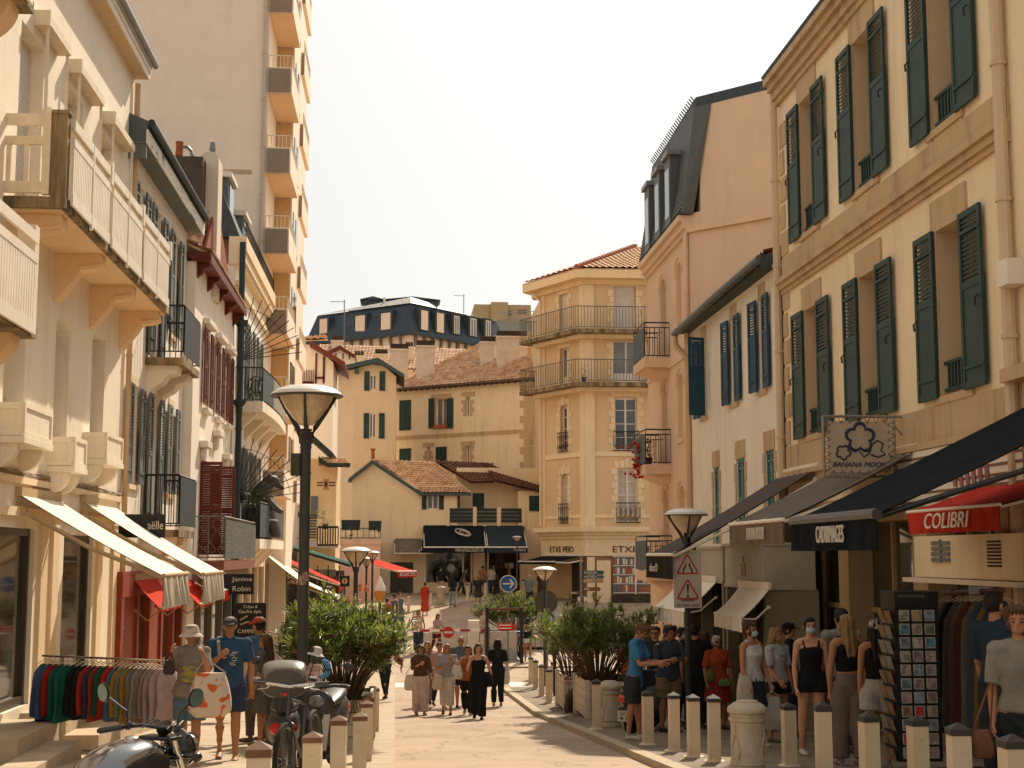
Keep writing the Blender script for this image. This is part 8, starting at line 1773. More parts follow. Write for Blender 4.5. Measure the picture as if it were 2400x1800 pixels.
    if kind in ('pants','shorts','wide','slim','capri'):
        torso(m2, .475, .60, cl*.8)
        ex = {'pants': .010, 'slim': .003, 'wide': .02, 'shorts': .02, 'capri': .012}[kind]; cut = botlen if botlen is not None else {'pants': .97, 'slim': .96, 'wide': .98, 'shorts': .42, 'capri': .82}[kind]
        for (h, kn, an) in LP:
            pts = [h+V((0,0,.01*H))]; rad = [.056*H*(.6+.4*F)+cl*.7]
            for t in (.15,.3,.45,.62,.8,1.0):
                tt = t*cut; q = h.lerp(kn, tt*2) if tt < .5 else kn.lerp(an, (tt-.5)*2)
                base = (.055,.050,.040,.035,.030,.0235)[min(5, int(tt*6))]*H*(.6+.4*F); fl = {'wide': .012+.022*t, 'pants': .004+.008*t, 'shorts': .012+.02*t, 'slim': 0, 'capri': .008+.012*t}[kind]
                pts.append(q); rad.append(base+ex*.6+cl*.5+fl)
            chain(m2, pts, rad, None, 14, .1)
        part({'pants':'trousers','slim':'trousers','wide':'trousers','shorts':'shorts','capri':'trousers'}[kind], m2, bm_, .006)
    elif kind in ('skirt','dress'):
        ln = botlen if botlen is not None else .30; hip = TS[1]
        kl, kr = LP[0][1], LP[1][1]; mid = (kl+kr)/2; zb = max(ln*H, .05*H)-0
        pts = [T(0,hip[3]*H,.62*H), hipc+V((0,0,.01*H)), hipc.lerp(V((mid.x, mid.y*.7, zb)), .5), V((mid.x, mid.y*.8, zb))]
        sp = abs(kl.y-kr.y)*.5
        rad = [(TS[3][1]*H*1.02+cl, TS[3][2]*H+cl), (hip[1]*H+cl, hip[2]*H+cl), (hip[1]*H*1.12+cl, hip[2]*H*1.2+cl+sp*.5), (hip[1]*H*1.2+.02, hip[2]*H*1.4+.02+sp)]
        chain(m2, pts, rad, YA, 20, .05); part('skirt' if kind == 'skirt' else 'dress_skirt', m2, bm_, .010)
    # ---- shoes
    if shoes is not None:
        for (an, hz, toe, fd) in feet:
            m2 = MB(); 
            if shoes == 'sandal':
                m2.tube([hz+V((0,.01,-.016*H)), an.lerp(toe,.5)+V((0,0,-.026*H)), toe+V((0,-.01,-.010*H))], [(.024*H,.004*H)]*3, 10, 0, V((0,0,1))); m2.tube([an.lerp(toe,.35)+V((.024*H,0,-.02*H)), an.lerp(toe,.65)+V((0,0,.004*H)), an.lerp(toe,.35)+V((-.024*H,0,-.02*H))], .006, 5); m2.build('sandal', mat('sandal_brown', (0.08,0.045,0.025), .7), o, local=True)
            else:
                chain(m2, [an+V((0,.008*H,.0)), hz+V((0,.004*H,-.003*H)), an.lerp(toe,.5)+V((0,0,-.010*H)), toe+V((0,-.004*H,0))], [(.021*H,.024*H),(.024*H,.024*H),(.027*H,.021*H),(.025*H,.014*H)], V((0,0,1)), 12); part('shoe', m2, cloth(shoes), 0, max(vx, .011))
    # ---- hair and hats
    if hair:
        hk, hc = hair; m2 = MB(); R_ = RH
        if hk != 'bald':
            m2.ell(Hd(0,.013,.948), (.0505*H,.055*H,.060*H), 20, 14, rot=R_); m2.ell(Hd(0,-.022,.983), (.038*H,.030*H,.020*H), 14, 8, rot=R_); amp = .006
            if hk in ('long','pony','bob'):
                m2.ell(Hd(0,.024,.915), (.05*H,.036*H,.050*H), 14, 10, rot=R_)
                for s_ in (-1, 1): chain(m2, [Hd(s_*.044,.0,.95), Hd(s_*.049,.006,.91), Hd(s_*.045,.012,.87)], [.014*H,.016*H,.014*H], None, 8)
            if hk == 'long': chain(m2, [Hd(0,.035,.92), Hd(0,.045,.87)-V((0,0,.0)), T(0,.068*H*F,.80*H), T(0,.075*H*F,.73*H)], [(.048*H,.028*H),(.05*H,.026*H),(.052*H,.02*H),(.035*H,.013*H)], YA, 14); amp = .012
            if hk == 'pony': chain(m2, [Hd(0,.06,.95), Hd(0,.085,.92), Hd(.0,.085,.86), Hd(.0,.075,.80)], [.016*H,.02*H,.018*H,.009*H], None, 8)
            if hk == 'bun': m2.ell(Hd(0,.05,.985), (.026*H,.024*H,.024*H), 12, 8, rot=R_)
            if hk == 'curly':
                for k in range(14):
                    a = k*2.4; m2.ell(Hd(.045*math.cos(a),.018+.035*math.sin(a),.94+.045*math.sin(k*1.7)), (.024*H,.024*H,.024*H), 8, 6)
                amp = .016
            part('hair', m2, hairm(hc), amp, max(vx,.012))
        else:
            m2.ell(Hd(0,.024,.925), (.048*H,.040*H,.030*H), 14, 8, rot=R_); part('hair', m2, hairm(hc), .004, max(vx,.012))
    if hat:
        hk, hc = hat; m2 = MB(); hm = cloth(hc)
        if hk == 'cap':
            m2.ell(Hd(0,.006,.962), (.053*H,.060*H,.044*H), 18, 12, rot=RH); chain(m2, [Hd(0,-.040,.958), Hd(0,-.075,.952), Hd(0,-.098,.944)], [(.040*H,.006*H),(.040*H,.005*H),(.028*H,.005*H)], V((0,0,1)), 12); part('cap', m2, hm, 0, max(vx,.010))
        elif hk == 'backcap': m2.ell(Hd(0,.006,.962), (.053*H,.060*H,.044*H), 18, 12, rot=RH); chain(m2, [Hd(0,.045,.95), Hd(0,.09,.94)], [(.036*H,.005*H),(.026*H,.005*H)], V((0,0,1)), 12); part('cap', m2, hm, 0, max(vx,.010))
        else:
            q = Hd(0,.0,.958); ax = RH @ V((0,0,1)); m2.lathe(q, [(.060*H,-.012*H),(.053*H,.02*H),(.044*H,.042*H),(.02*H,.052*H),(0,.053*H)], 22, axis=ax); m2.lathe(q, [(.054*H,-.006*H),(.088*H,-.034*H),(.09*H,-.037*H),(.06*H,-.014*H)], 22, axis=ax); m2.build('hat', hm, o, smooth=True, local=True)
    if 'sunglasses' in extras:
        m2 = MB()
        for s_ in (-1, 1): m2.ell(Hd(s_*.019,-.051,.937), (.0165*H,.006*H,.0125*H), 12, 8, rot=RH); m2.tube([Hd(s_*.034,-.046,.94), Hd(s_*.047,.0,.938)], .003, 4)
        m2.tube([Hd(-.008,-.053,.94), Hd(.008,-.053,.94)], .003, 4); m2.build('sunglasses', mat('dark_lens', (0.01,0.01,0.01), .15), o, local=True, smooth=True)
    elif near or Y < 40:
        m2 = MB()
        for s_ in (-1, 1): m2.ell(Hd(s_*.018,-.0465,.936), (.0085*H,.005*H,.0042*H), 10, 6, rot=RH)
        m2.build('eye', mat('eye_dark', (0.03,0.02,0.015), .3), o, local=True, smooth=True); m2 = MB()
        for s_ in (-1, 1): m2.tube([Hd(s_*.008,-.050,.9475), Hd(s_*.019,-.0505,.951), Hd(s_*.030,-.044,.948)], .0035, 5)
        m2.build('eyebrow', mat('brow_dark', (0.05,0.03,0.02), .8), o, local=True)
    if near and 'mask' not in extras: m2 = MB(); m2.ell(Hd(0,-.0485,.9), (.0125*H,.004*H,.0035*H), 10, 6, rot=RH); m2.build('mouth', mat('lip', (0.28,0.085,0.06), .5), o, local=True, smooth=True)
    if 'mask' in extras: m2 = MB(); m2.ell(Hd(0,-.036,.908), (.034*H,.030*H,.026*H), 16, 10, rot=RH); m2.build('face_mask', mat('mask_blue', (0.34,0.46,0.5), .8), o, local=True, smooth=True)
    o['_H'] = H; INFO = dict(sh=sh, AP=AP, T=T, Hd=Hd, H=H, o=o, M=Matrix.Translation((X,Y,z)) @ Matrix.Rotation(R(face), 4, 'Z'), hip=hipc)
    return INFO
def bake():
    dg = bpy.context.evaluated_depsgraph_get()
    for (ob, vx, amp, sm) in PEND:
        md = ob.modifiers.new('r', 'REMESH'); md.mode = 'VOXEL'; md.voxel_size = vx; md.use_smooth_shade = True
        if sm: s2 = ob.modifiers.new('s', 'SMOOTH'); s2.iterations = sm; s2.factor = .5
    dg.update()
    for (ob, vx, amp, sm) in PEND:
        me = bpy.data.meshes.new_from_object(ob.evaluated_get(dg)); old = ob.data; ob.modifiers.clear(); ob.data = me; me.name = old.name
        bpy.data.meshes.remove(old)
        if amp:
            n = len(me.vertices); co = np.empty(n*3); no = np.empty(n*3); me.vertices.foreach_get('co', co); me.vertices.foreach_get('normal', no); co = co.reshape(-1,3); no = no.reshape(-1,3)
            f = 9.0 if amp < .008 else 22.0
            q = np.sin(co[:,0]*f*2.3+3*np.sin(co[:,2]*f*.6+co[:,1]*f))*.5+np.sin(co[:,2]*f*1.1+co[:,0]*f*1.9+2*np.sin(co[:,1]*f*1.3))*.5
            if amp >= .01: q = np.sin(np.arctan2(co[:,1], co[:,0])*13+co[:,2]*3)*.6+q*.4
            co = co+no*(q*amp)[:,None]; me.vertices.foreach_set('co', co.ravel())
        me.polygons.foreach_set('use_smooth', [True]*len(me.polygons)); me.update()
def bag(label, P, w_, h_, d_, col, strap=None, col2=None, name='tote_bag', rz=0, cat='bag', slack=.0):
    o = root(name, P, label, cat, 'bags carried in the street', rz=rz); m2 = MB(); n = 16; vs = []; K = 7
    for j in range(K+1):
        t = j/K; z = -h_*(t if t < .99 else .985); ww = w_*.5*(.45+.55*math.sin(math.pi*(.12+.5*min(t,.92))))*(1-.35*max(0,(t-.82)/.18)**2); dd = d_*(.08+.42*math.sin(math.pi*(.08+t*.74)))
        for i in range(n): a = 2*math.pi*i/n; vs.append((ww*math.copysign(abs(math.cos(a))**.6, math.cos(a)), dd*math.sin(a)*(1+.12*math.sin(5*a)), z+(.03*h_*math.sin(3*a) if j else 0)))
    fs = [(j*n+i, j*n+(i+1) % n, (j+1)*n+(i+1) % n, (j+1)*n+i) for j in range(K) for i in range(n)]; fs.append(tuple(range(n))[::-1]); fs.append(tuple(K*n+i for i in range(n))); m2.add(vs, fs)
    mm = cloth(col) if col2 is None else mat('bag_print_%02x' % int(col2[0]*255), col, .85, col2, 7, mix=(.56,.6), det=1)
    m2.build('bag_body', mm, o, smooth=True, local=True)
    if strap is not None:
        s_ = Matrix.Rotation(-rz, 3, 'Z') @ (V(strap)-V(P)); m2 = MB()
        for q in (-.35,.35): m2.tube([(q*w_,0,0), V((q*w_*.5,0,0)).lerp(s_, .5), s_], .008, 5)
        m2.build('strap', cloth(tuple(c*.85 for c in col)), o, local=True)
    return o
def W(I, p): return I['M'] @ V(p)
def hand(I, i, ext=.05): a = I['AP'][i]; return W(I, a[2]+a[4]*ext*I['H'])
walk = ((20,6,1),(-14,20,1)); walk2 = ((-14,20,1),(20,6,1)); stand = ((2,3,3),(-2,4,3)); g_ = (.3,.28,.25)
down = (4,7,12,0); 
# --- left pavement
I = person('elderly woman in a bucket hat and sunglasses, grey printed shirt and blue shorts', 447, 17.3, 1.62, 5, sex='f', fat=1.12, skin=1, top=((.24,.20,.165),.42), hem=.50, bot=('shorts',(.10,.17,.22)), legs=((14,4,1),(-20,38,1)), arms=((38,8,105,10),(38,14,118,6)), hair=('short','grey'), hat=('bucket',(.55,.45,.37)), shoes='sandal', extras=('sunglasses',))
q = W(I, I['T'](0,-.075*1.62*1.12,.70*1.62)); m2 = MB(); m2.box(-.1,.1,0,.012,-.13,.04)
m2 = MB()
for k, (dz_, hh) in enumerate(((.0,.035),(-.06,.05),(-.13,.035))):
    c_ = I['T'](0, -.088*1.62, (.70*1.62)+dz_); m2.ell(c_, (.095,.028,hh), 16, 8)
m2.build('chest_print', mat('yellow_print', (0.34,0.27,0.06), .9, (0.18,0.17,0.12), 14, mix=(.45,.6)), I['o'], local=True, smooth=True)
h_ = hand(I, 0, .03); bag('big white tote bag with orange flower print on the elderly woman\'s arm', h_+V((.10,-.05,-.22)), .50, .50, .26, (.60,.48,.38), h_+V((0,0,.03)), (.55,.12,.03), slack=.1)
h_ = hand(I, 1, .03); bag('small black and white bag hanging from the elderly woman\'s other hand', h_+V((-.02,-.02,-.12)), .14, .16, .08, (.05,.045,.04), h_, None, 'hand_bag')
I = person('man in a dark cap, navy polo shirt and navy shorts walking in flip-flops', 537, 18.1, 1.73, 4, sex='m', fat=1.1, skin=1, top=((.035,.075,.14),.36), hem=.50, bot=('shorts',(.03,.045,.09)), botlen=.40, legs=((8,3,2),(-6,14,2)), arms=((-6,14,8,0),(20,10,112,35)), hair=('short','grey'), hat=('cap',(.06,.06,.055)), shoes='sandal', collar=True)
for k, s_ in enumerate(('Das','19','Sport')): lettering(I['o'], s_, I['T'](.035,-.084*1.73*1.1,(.765-.035*k)*1.73)+V((0,-.026,0)), (1,0,0), (0,0,1), .09-.02*(k == 1), .04, letw, depth=.008, local=True, shear=.2) if False else None
m2 = MB()
for k in range(7): a = k*.9; c_ = I['T'](.055+.02*math.cos(a*2), -.118, (.755-.014*k)*1.73); m2.tube([c_+V((-.03,-.012,0)), c_+V((.0,-.02,.018*math.sin(a))), c_+V((.035,-.012,.0))], .0045, 4)
m2.build('shirt_print', letw, I['o'], local=True)
sh_ = [I['T'](-.06*1.73,-.085*1.73,.72*1.73), I['T'](-.075*1.73,-.055*1.73,.82*1.73), I['T'](-.075*1.73,.02*1.73,.862*1.73)]; m2 = MB(); m2.tube(sh_, [(.022,.006)]*3, 6); m2.build('backpack_strap', cloth((.3,.28,.24)), I['o'], local=True)
person('man in a red cap and blue shirt standing by the black menu board', 603, 21.8, 1.82, 235, sex='m', skin=1, top=((.10,.16,.27),.36), bot=('pants',(.10,.085,.07)), legs=stand, arms=((20,6,40,10),(25,6,60,10)), hair=('short','dark'), hat=('cap',(.42,.06,.03)))
person('girl with long light hair in a grey dress behind the man in the navy polo', 620, 21.0, 1.56, 255, skin=1, top=((.13,.125,.105),.4), hem=.55, bot=('dress',(.13,.125,.105)), botlen=.30, legs=stand, arms=(down,down), hair=('long','auburn'))
person('child in an orange cap behind the grey scooter case', 664, 20.0, 1.17, 60, sex='m', skin=1, top=((.30,.22,.18),.36), bot=('shorts',(.12,.13,.16)), legs=stand, arms=(down,down), head=(18,0), hair=('short','dark'), hat=('cap',(.60,.18,.07)))
I = person('child in a white hat and pink striped T-shirt behind the dark lamp post', 738, 19.4, 1.36, 100, sex='m', skin=1, top=(mat('pink_stripe_cloth', (.50,.36,.32), .9, (.36,.23,.2), 22, mix=(.48,.52), stretch=(.05,.05,1), det=1), .4), bot=('shorts',(.2,.2,.2)), legs=stand, arms=((12,8,20,0),(12,8,20,0)), head=(12,0), hair=('short','brown'), hat=('bucket',(.6,.57,.5)))
c_ = atY(754,1567,19.2); m2 = MB(); m2.tube([c_+V((.085*math.cos(t),.05*math.cos(t),.085*math.sin(t)*1.25)) for t in [R(-115)+k*R(205)/9 for k in range(10)]], [.012,.028,.036,.04,.042,.042,.04,.036,.028,.012], 10)
tag(m2.build('neck_pillow', mat('pillow_blue', (0.08,0.22,0.42), .8), loc=c_, smooth=True), 'blue crescent neck pillow held by the child in the white hat', 'neck pillow')
# --- by the left oleander / kerb
I = person('person in dark leggings bending behind the left oleander', 902, 37.9, 1.62, 200, skin=1, top=((.06,.07,.05),.36), bot=('slim',(.02,.025,.03)), legs=((-24,4,2),(12,4,2)), lean=20, arms=((30,6,30,0),(30,6,30,0)), hair=('bun','dark'), shoes=(.12,.06,.03))
person('toddler in red carried at the edge of the left oleander', 929, 37.5, .78, 110, sex='m', skin=1, top=((.42,.06,.03),.36), bot=('shorts',(.16,.07,.04)), legs=((70,80,8),(55,70,8)), arms=((60,6,50,0),(60,6,50,0)), hair=('short','brown'), shoes=None, sit=.42, zoff=.62)
# --- middle group walking towards us
I = person('woman in a brown blouse and pale wide trousers looking down at her phone', 986, 33.4, 1.60, 8, dz=.0, fat=1.12, skin=1, top=((.10,.055,.03),.75), hem=.56, bot=('wide',(.56,.42,.34)), legs=((6,3,1),(-4,6,1)), arms=((12,12,30,0),(28,10,98,38)), head=(22,0), hair=('pony','brown'), shoes=(.2,.17,.14))
bag('cream tote bag hanging at the side of the woman in the brown blouse', W(I,(-.25,.0,.92)), .26, .36, .12, (.60,.50,.38), W(I, I['sh'][1]+V((.02,0,.04))))
person('blond woman in grey trousers just behind the woman in the brown blouse', 1001, 36.5, 1.63, 0, dz=.0, top=((.2,.12,.08),.4), bot=('pants',(.25,.22,.2)), legs=walk2, hair=('long','blond'))
I = person('woman in a lilac T-shirt and white cropped trousers with a cream bag', 1048, 33.4, 1.60, -4, dz=0, fat=1.1, skin=1, top=((.32,.28,.28),.40), hem=.55, bot=('capri',(.62,.54,.47)), legs=((5,3,1),(-8,10,1)), arms=((38,16,108,30),(24,8,75,20)), hair=('bob','blond'), shoes=(.07,.05,.04))
bag('cream shopper held low by the woman in the lilac T-shirt', W(I,(-.20,-.16,.92)), .28, .34, .14, (.58,.48,.36), hand(I,1))
person('woman in a pinkish blouse half hidden behind the woman in lilac', 1030, 36.0, 1.62, 10, dz=0, skin=1, top=((.45,.27,.22),.5), bot=('slim',(.03,.035,.05)), legs=walk, hair=('short','auburn'))
person('bald-fronted man in a grey-blue T-shirt and black shorts', 1080, 36.2, 1.76, 0, dz=0, sex='m', fat=1.1, skin=1, top=((.10,.115,.13),.40), hem=.48, bot=('shorts',(.02,.02,.02)), legs=walk2, arms=((0,10,15,0),(5,10,20,0)), hair=('bald','brown'), shoes=(.03,.03,.03))
I = person('woman in a rust top and black trousers carrying a plastic bag', 1096, 33.1, 1.60, -8, dz=0, skin=1, top=((.32,.10,.04),0), tstyle='tank', bot=('pants',(.015,.015,.016)), legs=walk, arms=((5,8,10,0),(30,10,95,0)), hair=('bun','brown'), shoes=(.5,.45,.4))
h_ = hand(I,1); bag('white plastic carrier bag with a blue print', h_+V((0,0,-.06)), .26, .30, .16, (.50,.47,.40), h_, (.08,.14,.17), 'carrier_bag')
I = person('woman in a black strappy jumpsuit with a black bag, leading the middle group', 1121, 31.2, 1.62, -6, dz=0, fat=1.02, skin=0, top=((.012,.012,.013),0), tstyle='strappy', bot=('wide',(.012,.012,.013)), legs=((16,4,1),(-10,14,1)), arms=((-12,22,10,0),(26,12,84,0)), head=(-4,12), hair=('bob','brown'), shoes=(.015,.015,.015))
bag('black shoulder bag swinging behind the woman in the black jumpsuit', W(I,(.17,.05,1.0)), .30, .32, .14, (.02,.02,.022), W(I, I['sh'][0]+V((0,0,.03))), None, 'shoulder_bag')
I = person('woman in black clothes walking away with a long white tote', 1166, 36.3, 1.66, 175, dz=0, skin=0, top=((.016,.016,.018),.38), hem=.52, bot=('pants',(.014,.014,.016)), legs=((-8,16,1),(12,4,1)), arms=((0,10,20,0),(0,14,40,0)), hair=('long','dark'), shoes=(.35,.3,.25))
bag('long white tote bag on the shoulder of the woman walking away in black', W(I,(-.23,-.03,.98)), .16, .44, .08, (.60,.55,.48), W(I, I['sh'][1]+V((0,0,.04))))
I = person('woman in a black camisole and white shorts carrying a stool, walking away', 1237, 54.0, 1.66, 182, dz=0, skin=1, top=((.014,.014,.016),0), tstyle='strappy', hem=.55, bot=('shorts',(.60,.55,.48)), botlen=.16, legs=((4,6,1),(-5,8,1)), arms=((0,10,30,0),(4,10,12,0)), hair=('long','dark'), shoes=(.08,.05,.04))
c_ = W(I,(-.34,-.12,.92)); o = root('stool', c_, 'light wooden stool carried by the woman in white shorts', 'stool'); m2 = MB(); m2.lathe(c_, [(.17,0),(.17,.05)], 18, axis=(.5,-.2,.9)); m2.build('seat', mat('stool_wood', (0.30,0.16,0.07), .6), o)
for k in range(3): m2 = MB(); a = k*2.1; m2.tube([c_+V((.1*math.cos(a),.1*math.sin(a),0)), c_+V((.17*math.cos(a)+.05,.17*math.sin(a),-.38))], .014, 5); m2.build('leg', MC['stool_wood'], o)
# --- farther people
person('woman in a white top and dark blue trousers walking towards the barrier', 980, 57.0, 1.68, 5, dz=0, top=((.50,.42,.34),0), tstyle='tank', bot=('wide',(.035,.05,.075)), legs=((6,3,1),(-6,8,1)), arms=((0,14,6,0),(0,16,8,0)), hair=('bob','blond'), skin=1)
person('dark-haired woman in a pink top and red leggings bending her head', 1023, 57.0, 1.55, 25, dz=0, top=((.45,.30,.27),.6), hem=.5, bot=('slim',(.14,.02,.02)), legs=walk, lean=12, arms=((30,10,70,20),(20,8,40,0)), hair=('long','dark'), skin=1)
person('woman in a long red floral dress at the bend of the street', 995, 71.5, 1.62, 180, dz=0, skin=1, top=((.45,.05,.02),.55), hem=.55, bot=('dress',mat('red_floral', (.45,.045,.02), .8, (.5,.3,.2), 9, mix=(.58,.64))), botlen=.12, legs=stand, hair=('bun','brown'))
person('woman in light jeans and a dark top walking away', 1060, 75.5, 1.66, 185, dz=0, top=((.02,.025,.03),.4), bot=('slim',(.22,.27,.32)), legs=walk, hair=('long','dark'))
person('bald man in a dark T-shirt and shorts walking away', 1120, 75.5, 1.72, 170, dz=0, sex='m', skin=1, top=((.03,.03,.028),.38), bot=('shorts',(.06,.055,.045)), legs=walk2, hair=('bald','brown'))
person('man in a black T-shirt and beige shorts near the far litter bin', 1032, 80, 1.78, 150, dz=.09, sex='m', top=((.016,.018,.02),.4), bot=('shorts',(.35,.27,.2)), legs=stand, arms=((0,10,20,0),(20,20,40,0)), hair=('short','dark'))
person('person in dark clothes stooping at the shop window', 1080, 81.5, 1.6, 90, dz=.09, top=((.10,.07,.05),.5), bot=('pants',(.03,.03,.03)), legs=walk, lean=25, hair=('long','brown'))
person('woman in an orange-brown top at the shop pillar', 1131, 82, 1.68, 180, dz=.09, top=((.3,.14,.06),.3), bot=('skirt',(.06,.04,.035)), botlen=.3, legs=stand, hair=('bun','dark'), skin=1)
person('person in a white T-shirt looking into the clothes shop', 1151, 82, 1.66, 190, dz=.09, top=((.4,.37,.32),.4), bot=('pants',(.04,.05,.07)), legs=stand, hair=('short','dark'))
person('dark-haired person behind the planted island', 1164, 76.5, 1.6, 200, dz=.0, top=((.025,.022,.02),.5), bot=('pants',(.03,.03,.03)), legs=stand, hair=('long','dark'))
person('grey-haired man in a grey-blue shirt walking away past the island', 1241, 75.5, 1.74, 180, dz=0, sex='m', top=((.16,.18,.18),.4), hem=.48, bot=('pants',(.03,.035,.045)), legs=walk, hair=('bald','grey'))
person('person in dark clothes by the round sign', 1268, 79, 1.66, 150, dz=.0, top=((.06,.025,.02),.4), bot=('skirt',(.05,.03,.03)), botlen=.25, legs=stand, hair=('long','dark'))
person('person in a floral top at the cafe, nearest the oleander', 906, 62, 1.62, 160, dz=.05, top=((.35,.12,.08),.4), bot=('skirt',(.3,.2,.16)), legs=stand, hair=('short','brown'), skin=1)
person('left one of two women in grey-blue dresses', 922, 63.5, 1.68, 200, dz=.05, top=((.09,.12,.14),0), tstyle='tank', bot=('dress',(.07,.10,.12)), botlen=.2, legs=stand, hair=('bun','brown'))
person('right one of two women in grey-blue dresses', 936, 64.5, 1.66, 20, dz=.05, top=((.13,.16,.15),0), tstyle='tank', bot=('dress',(.12,.15,.14)), botlen=.2, legs=stand, arms=((40,20,50,0),down), hair=('short','auburn'))
person('person with a dark mask seated by the white cabinet', 1134, 56.6, 1.6, -60, dz=.0, top=((.45,.38,.33),.3), bot=('shorts',(.3,.2,.14)), legs=((75,80,4),(75,75,4)), arms=((50,20,40,0),(20,8,40,0)), hair=('bun','brown'), sit=.95)
o = root('stool', (atY(1134,1500,56.8).x,56.8,gz(56.8)), 'high wooden stool hidden behind the white cabinet', 'stool'); m2 = MB(); c_ = V(o.location); m2.box(c_.x-.2,c_.x+.2,56.6,57,c_.z+.82,c_.z+.87); m2.build('seat', MC['stool_wood'], o)
for a, b in ((-.17,-.17),(.17,-.17),(-.17,.17),(.17,.17)): m2 = MB(); m2.tube([(c_.x+a,56.8+b,c_.z+.82),(c_.x+a*1.2,56.8+b*1.2,c_.z)], .02, 5); m2.build('leg', MC['stool_wood'], o)
person('person whose bare legs show under the sunlit oleander', 1299, 51.5, 1.66, 150, dz=0, skin=2, top=((.25,.14,.1),.4), bot=('shorts',(.1,.09,.08)), legs=walk, hair=('short','dark'))
I = person('man seated between the two right planters', 1345, 31.9, 1.70, 265, sex='m', dz=.09, skin=1, top=((.45,.28,.22),.38), bot=('pants',(.10,.085,.07)), legs=((80,70,6),(62,60,8)), arms=((30,8,50,10),(30,8,60,10)), head=(20,0), hair=('short','dark'), shoes=(.03,.03,.03), sit=.50, X=4.15)
c_ = V((4.15,31.9,gz(31.9)+.09)); o = root('stool', c_, 'low camp stool under the man seated between the planters', 'stool'); m2 = MB(); m2.box(3.98,4.32,31.75,32.05,c_.z+.38,c_.z+.41); m2.build('seat', darkin, o)
for s_ in (-1, 1): m2 = MB(); m2.tube([(4.15+s_*.15,31.78,c_.z+.38),(4.15-s_*.15,31.78,c_.z)], .012, 5); m2.tube([(4.15+s_*.15,32.02,c_.z+.38),(4.15-s_*.15,32.02,c_.z)], .012, 5); m2.build('leg', iron, o)
person('person in orange behind the big right oleander', 1378, 33.5, 1.62, 180, dz=.09, X=5.3, skin=1, top=((.5,.12,.04),.4), bot=('skirt',(.5,.12,.04)), legs=stand, hair=('short','dark'))
# --- queue on the right
I = person('young man in a bright blue T-shirt looking at his phone at the kerb', 1487, 21.6, 1.74, 62, sex='m', dz=.09, fat=.92, skin=1, top=((.05,.20,.38),.38), hem=.45, bot=('shorts',(.035,.038,.042)), botlen=.44, legs=((3,2,2),(-3,4,2)), arms=((22,6,70,14),(22,6,70,14)), head=(34,0), lean=6, hair=('short','auburn'), shoes=(.50,.46,.40))
h_ = (hand(I,0,.06)+hand(I,1,.06))/2; m2 = MB(); m2.box(h_.x-.02,h_.x+.09,h_.y-.05,h_.y+.03,h_.z+.02,h_.z+.03); tag(m2.build('phone', mat('phone_black', (0.015,0.015,0.018), .15), loc=h_), 'dark phone held by the young man in blue', 'phone')
bag('black sling bag on the hip of the young man in blue', W(I,(.15,-.16,1.02)), .24, .24, .12, (.02,.02,.02), W(I, I['sh'][1]+V((0,0,.04))), None, 'sling_bag')
I = person('dark-haired man in a navy jacket and khaki shorts holding a camera', 1567, 23.6, 1.72, 18, sex='m', dz=.09, fat=1.15, skin=2, top=((.035,.045,.06),.62), hem=.49, bot=('shorts',(.17,.11,.055)), legs=stand, arms=((22,14,82,26),(22,14,82,26)), head=(6,20), hair=('short','dark'), shoes=(.02,.02,.03), collar=True)
h_ = (hand(I,0,.05)+hand(I,1,.05))/2; m2 = MB(); m2.box(h_.x-.06,h_.x+.06,h_.y-.03,h_.y+.03,h_.z-.035,h_.z+.04); m2.lathe(h_+V((0,-.03,0)), [(.035,0),(.035,.05),(.03,.055)], 14, axis=(0,-1,0)); tag(m2.build('camera_body', blackp, loc=h_), 'black camera held by the man in the navy jacket', 'camera')
person('man with glasses in black behind the man with the camera', 1536, 25.2, 1.74, -30, sex='m', dz=.09, skin=1, top=((.02,.02,.02),.4), bot=('pants',(.05,.04,.03)), legs=stand, hair=('short','brown'), extras=('sunglasses',))
person('man facing right in a dark shirt behind the camera man', 1578, 26.4, 1.78, 120, sex='m', dz=.09, skin=1, top=((.03,.035,.045),.4), bot=('pants',(.03,.03,.03)), legs=stand, hair=('short','dark'))
person('masked man in a light grey shirt left of the sign post', 1600, 25.6, 1.73, 40, sex='m', dz=.09, skin=1, top=((.32,.33,.32),.4), bot=('pants',(.04,.045,.06)), legs=stand, hair=('short','dark'), extras=('mask',))
person('man in black standing behind the sign post', 1630, 24.6, 1.76, 160, sex='m', dz=.09, skin=1, fat=1.05, top=((.014,.015,.018),.45), hem=.47, bot=('pants',(.018,.02,.024)), legs=stand, arms=(down,(20,10,70,10)), hair=('short','dark'))
person('brown-haired woman behind the man in black', 1652, 26.4, 1.66, 170, dz=.09, top=((.08,.05,.035),.6), bot=('pants',(.05,.05,.06)), legs=stand, hair=('long','auburn'))
I = person('heavy-set woman in an orange-red dress with a green waist bag and sunglasses', 1681, 24.3, 1.56, 12, dz=.09, fat=1.22, skin=2, top=((.34,.055,.02),.42), hem=.5, bot=('dress',(.26,.028,.014)), botlen=.30, legs=stand, arms=((4,14,10,0),(4,16,14,0)), hair=('short','white'), extras=('sunglasses',), shoes=(.04,.03,.03))
c_ = W(I,(.03,-.24,.86)); bag('green striped waist bag worn over the orange-red dress', c_, .22, .12, .10, (.07,.14,.03), None, (.12,.2,.05), 'waist_bag'); bag('small olive shoulder bag on the woman in the orange-red dress', W(I,(-.2,-.16,1.02)), .14, .2, .08, (.12,.12,.03), W(I, I['sh'][0]), None, 'shoulder_bag')
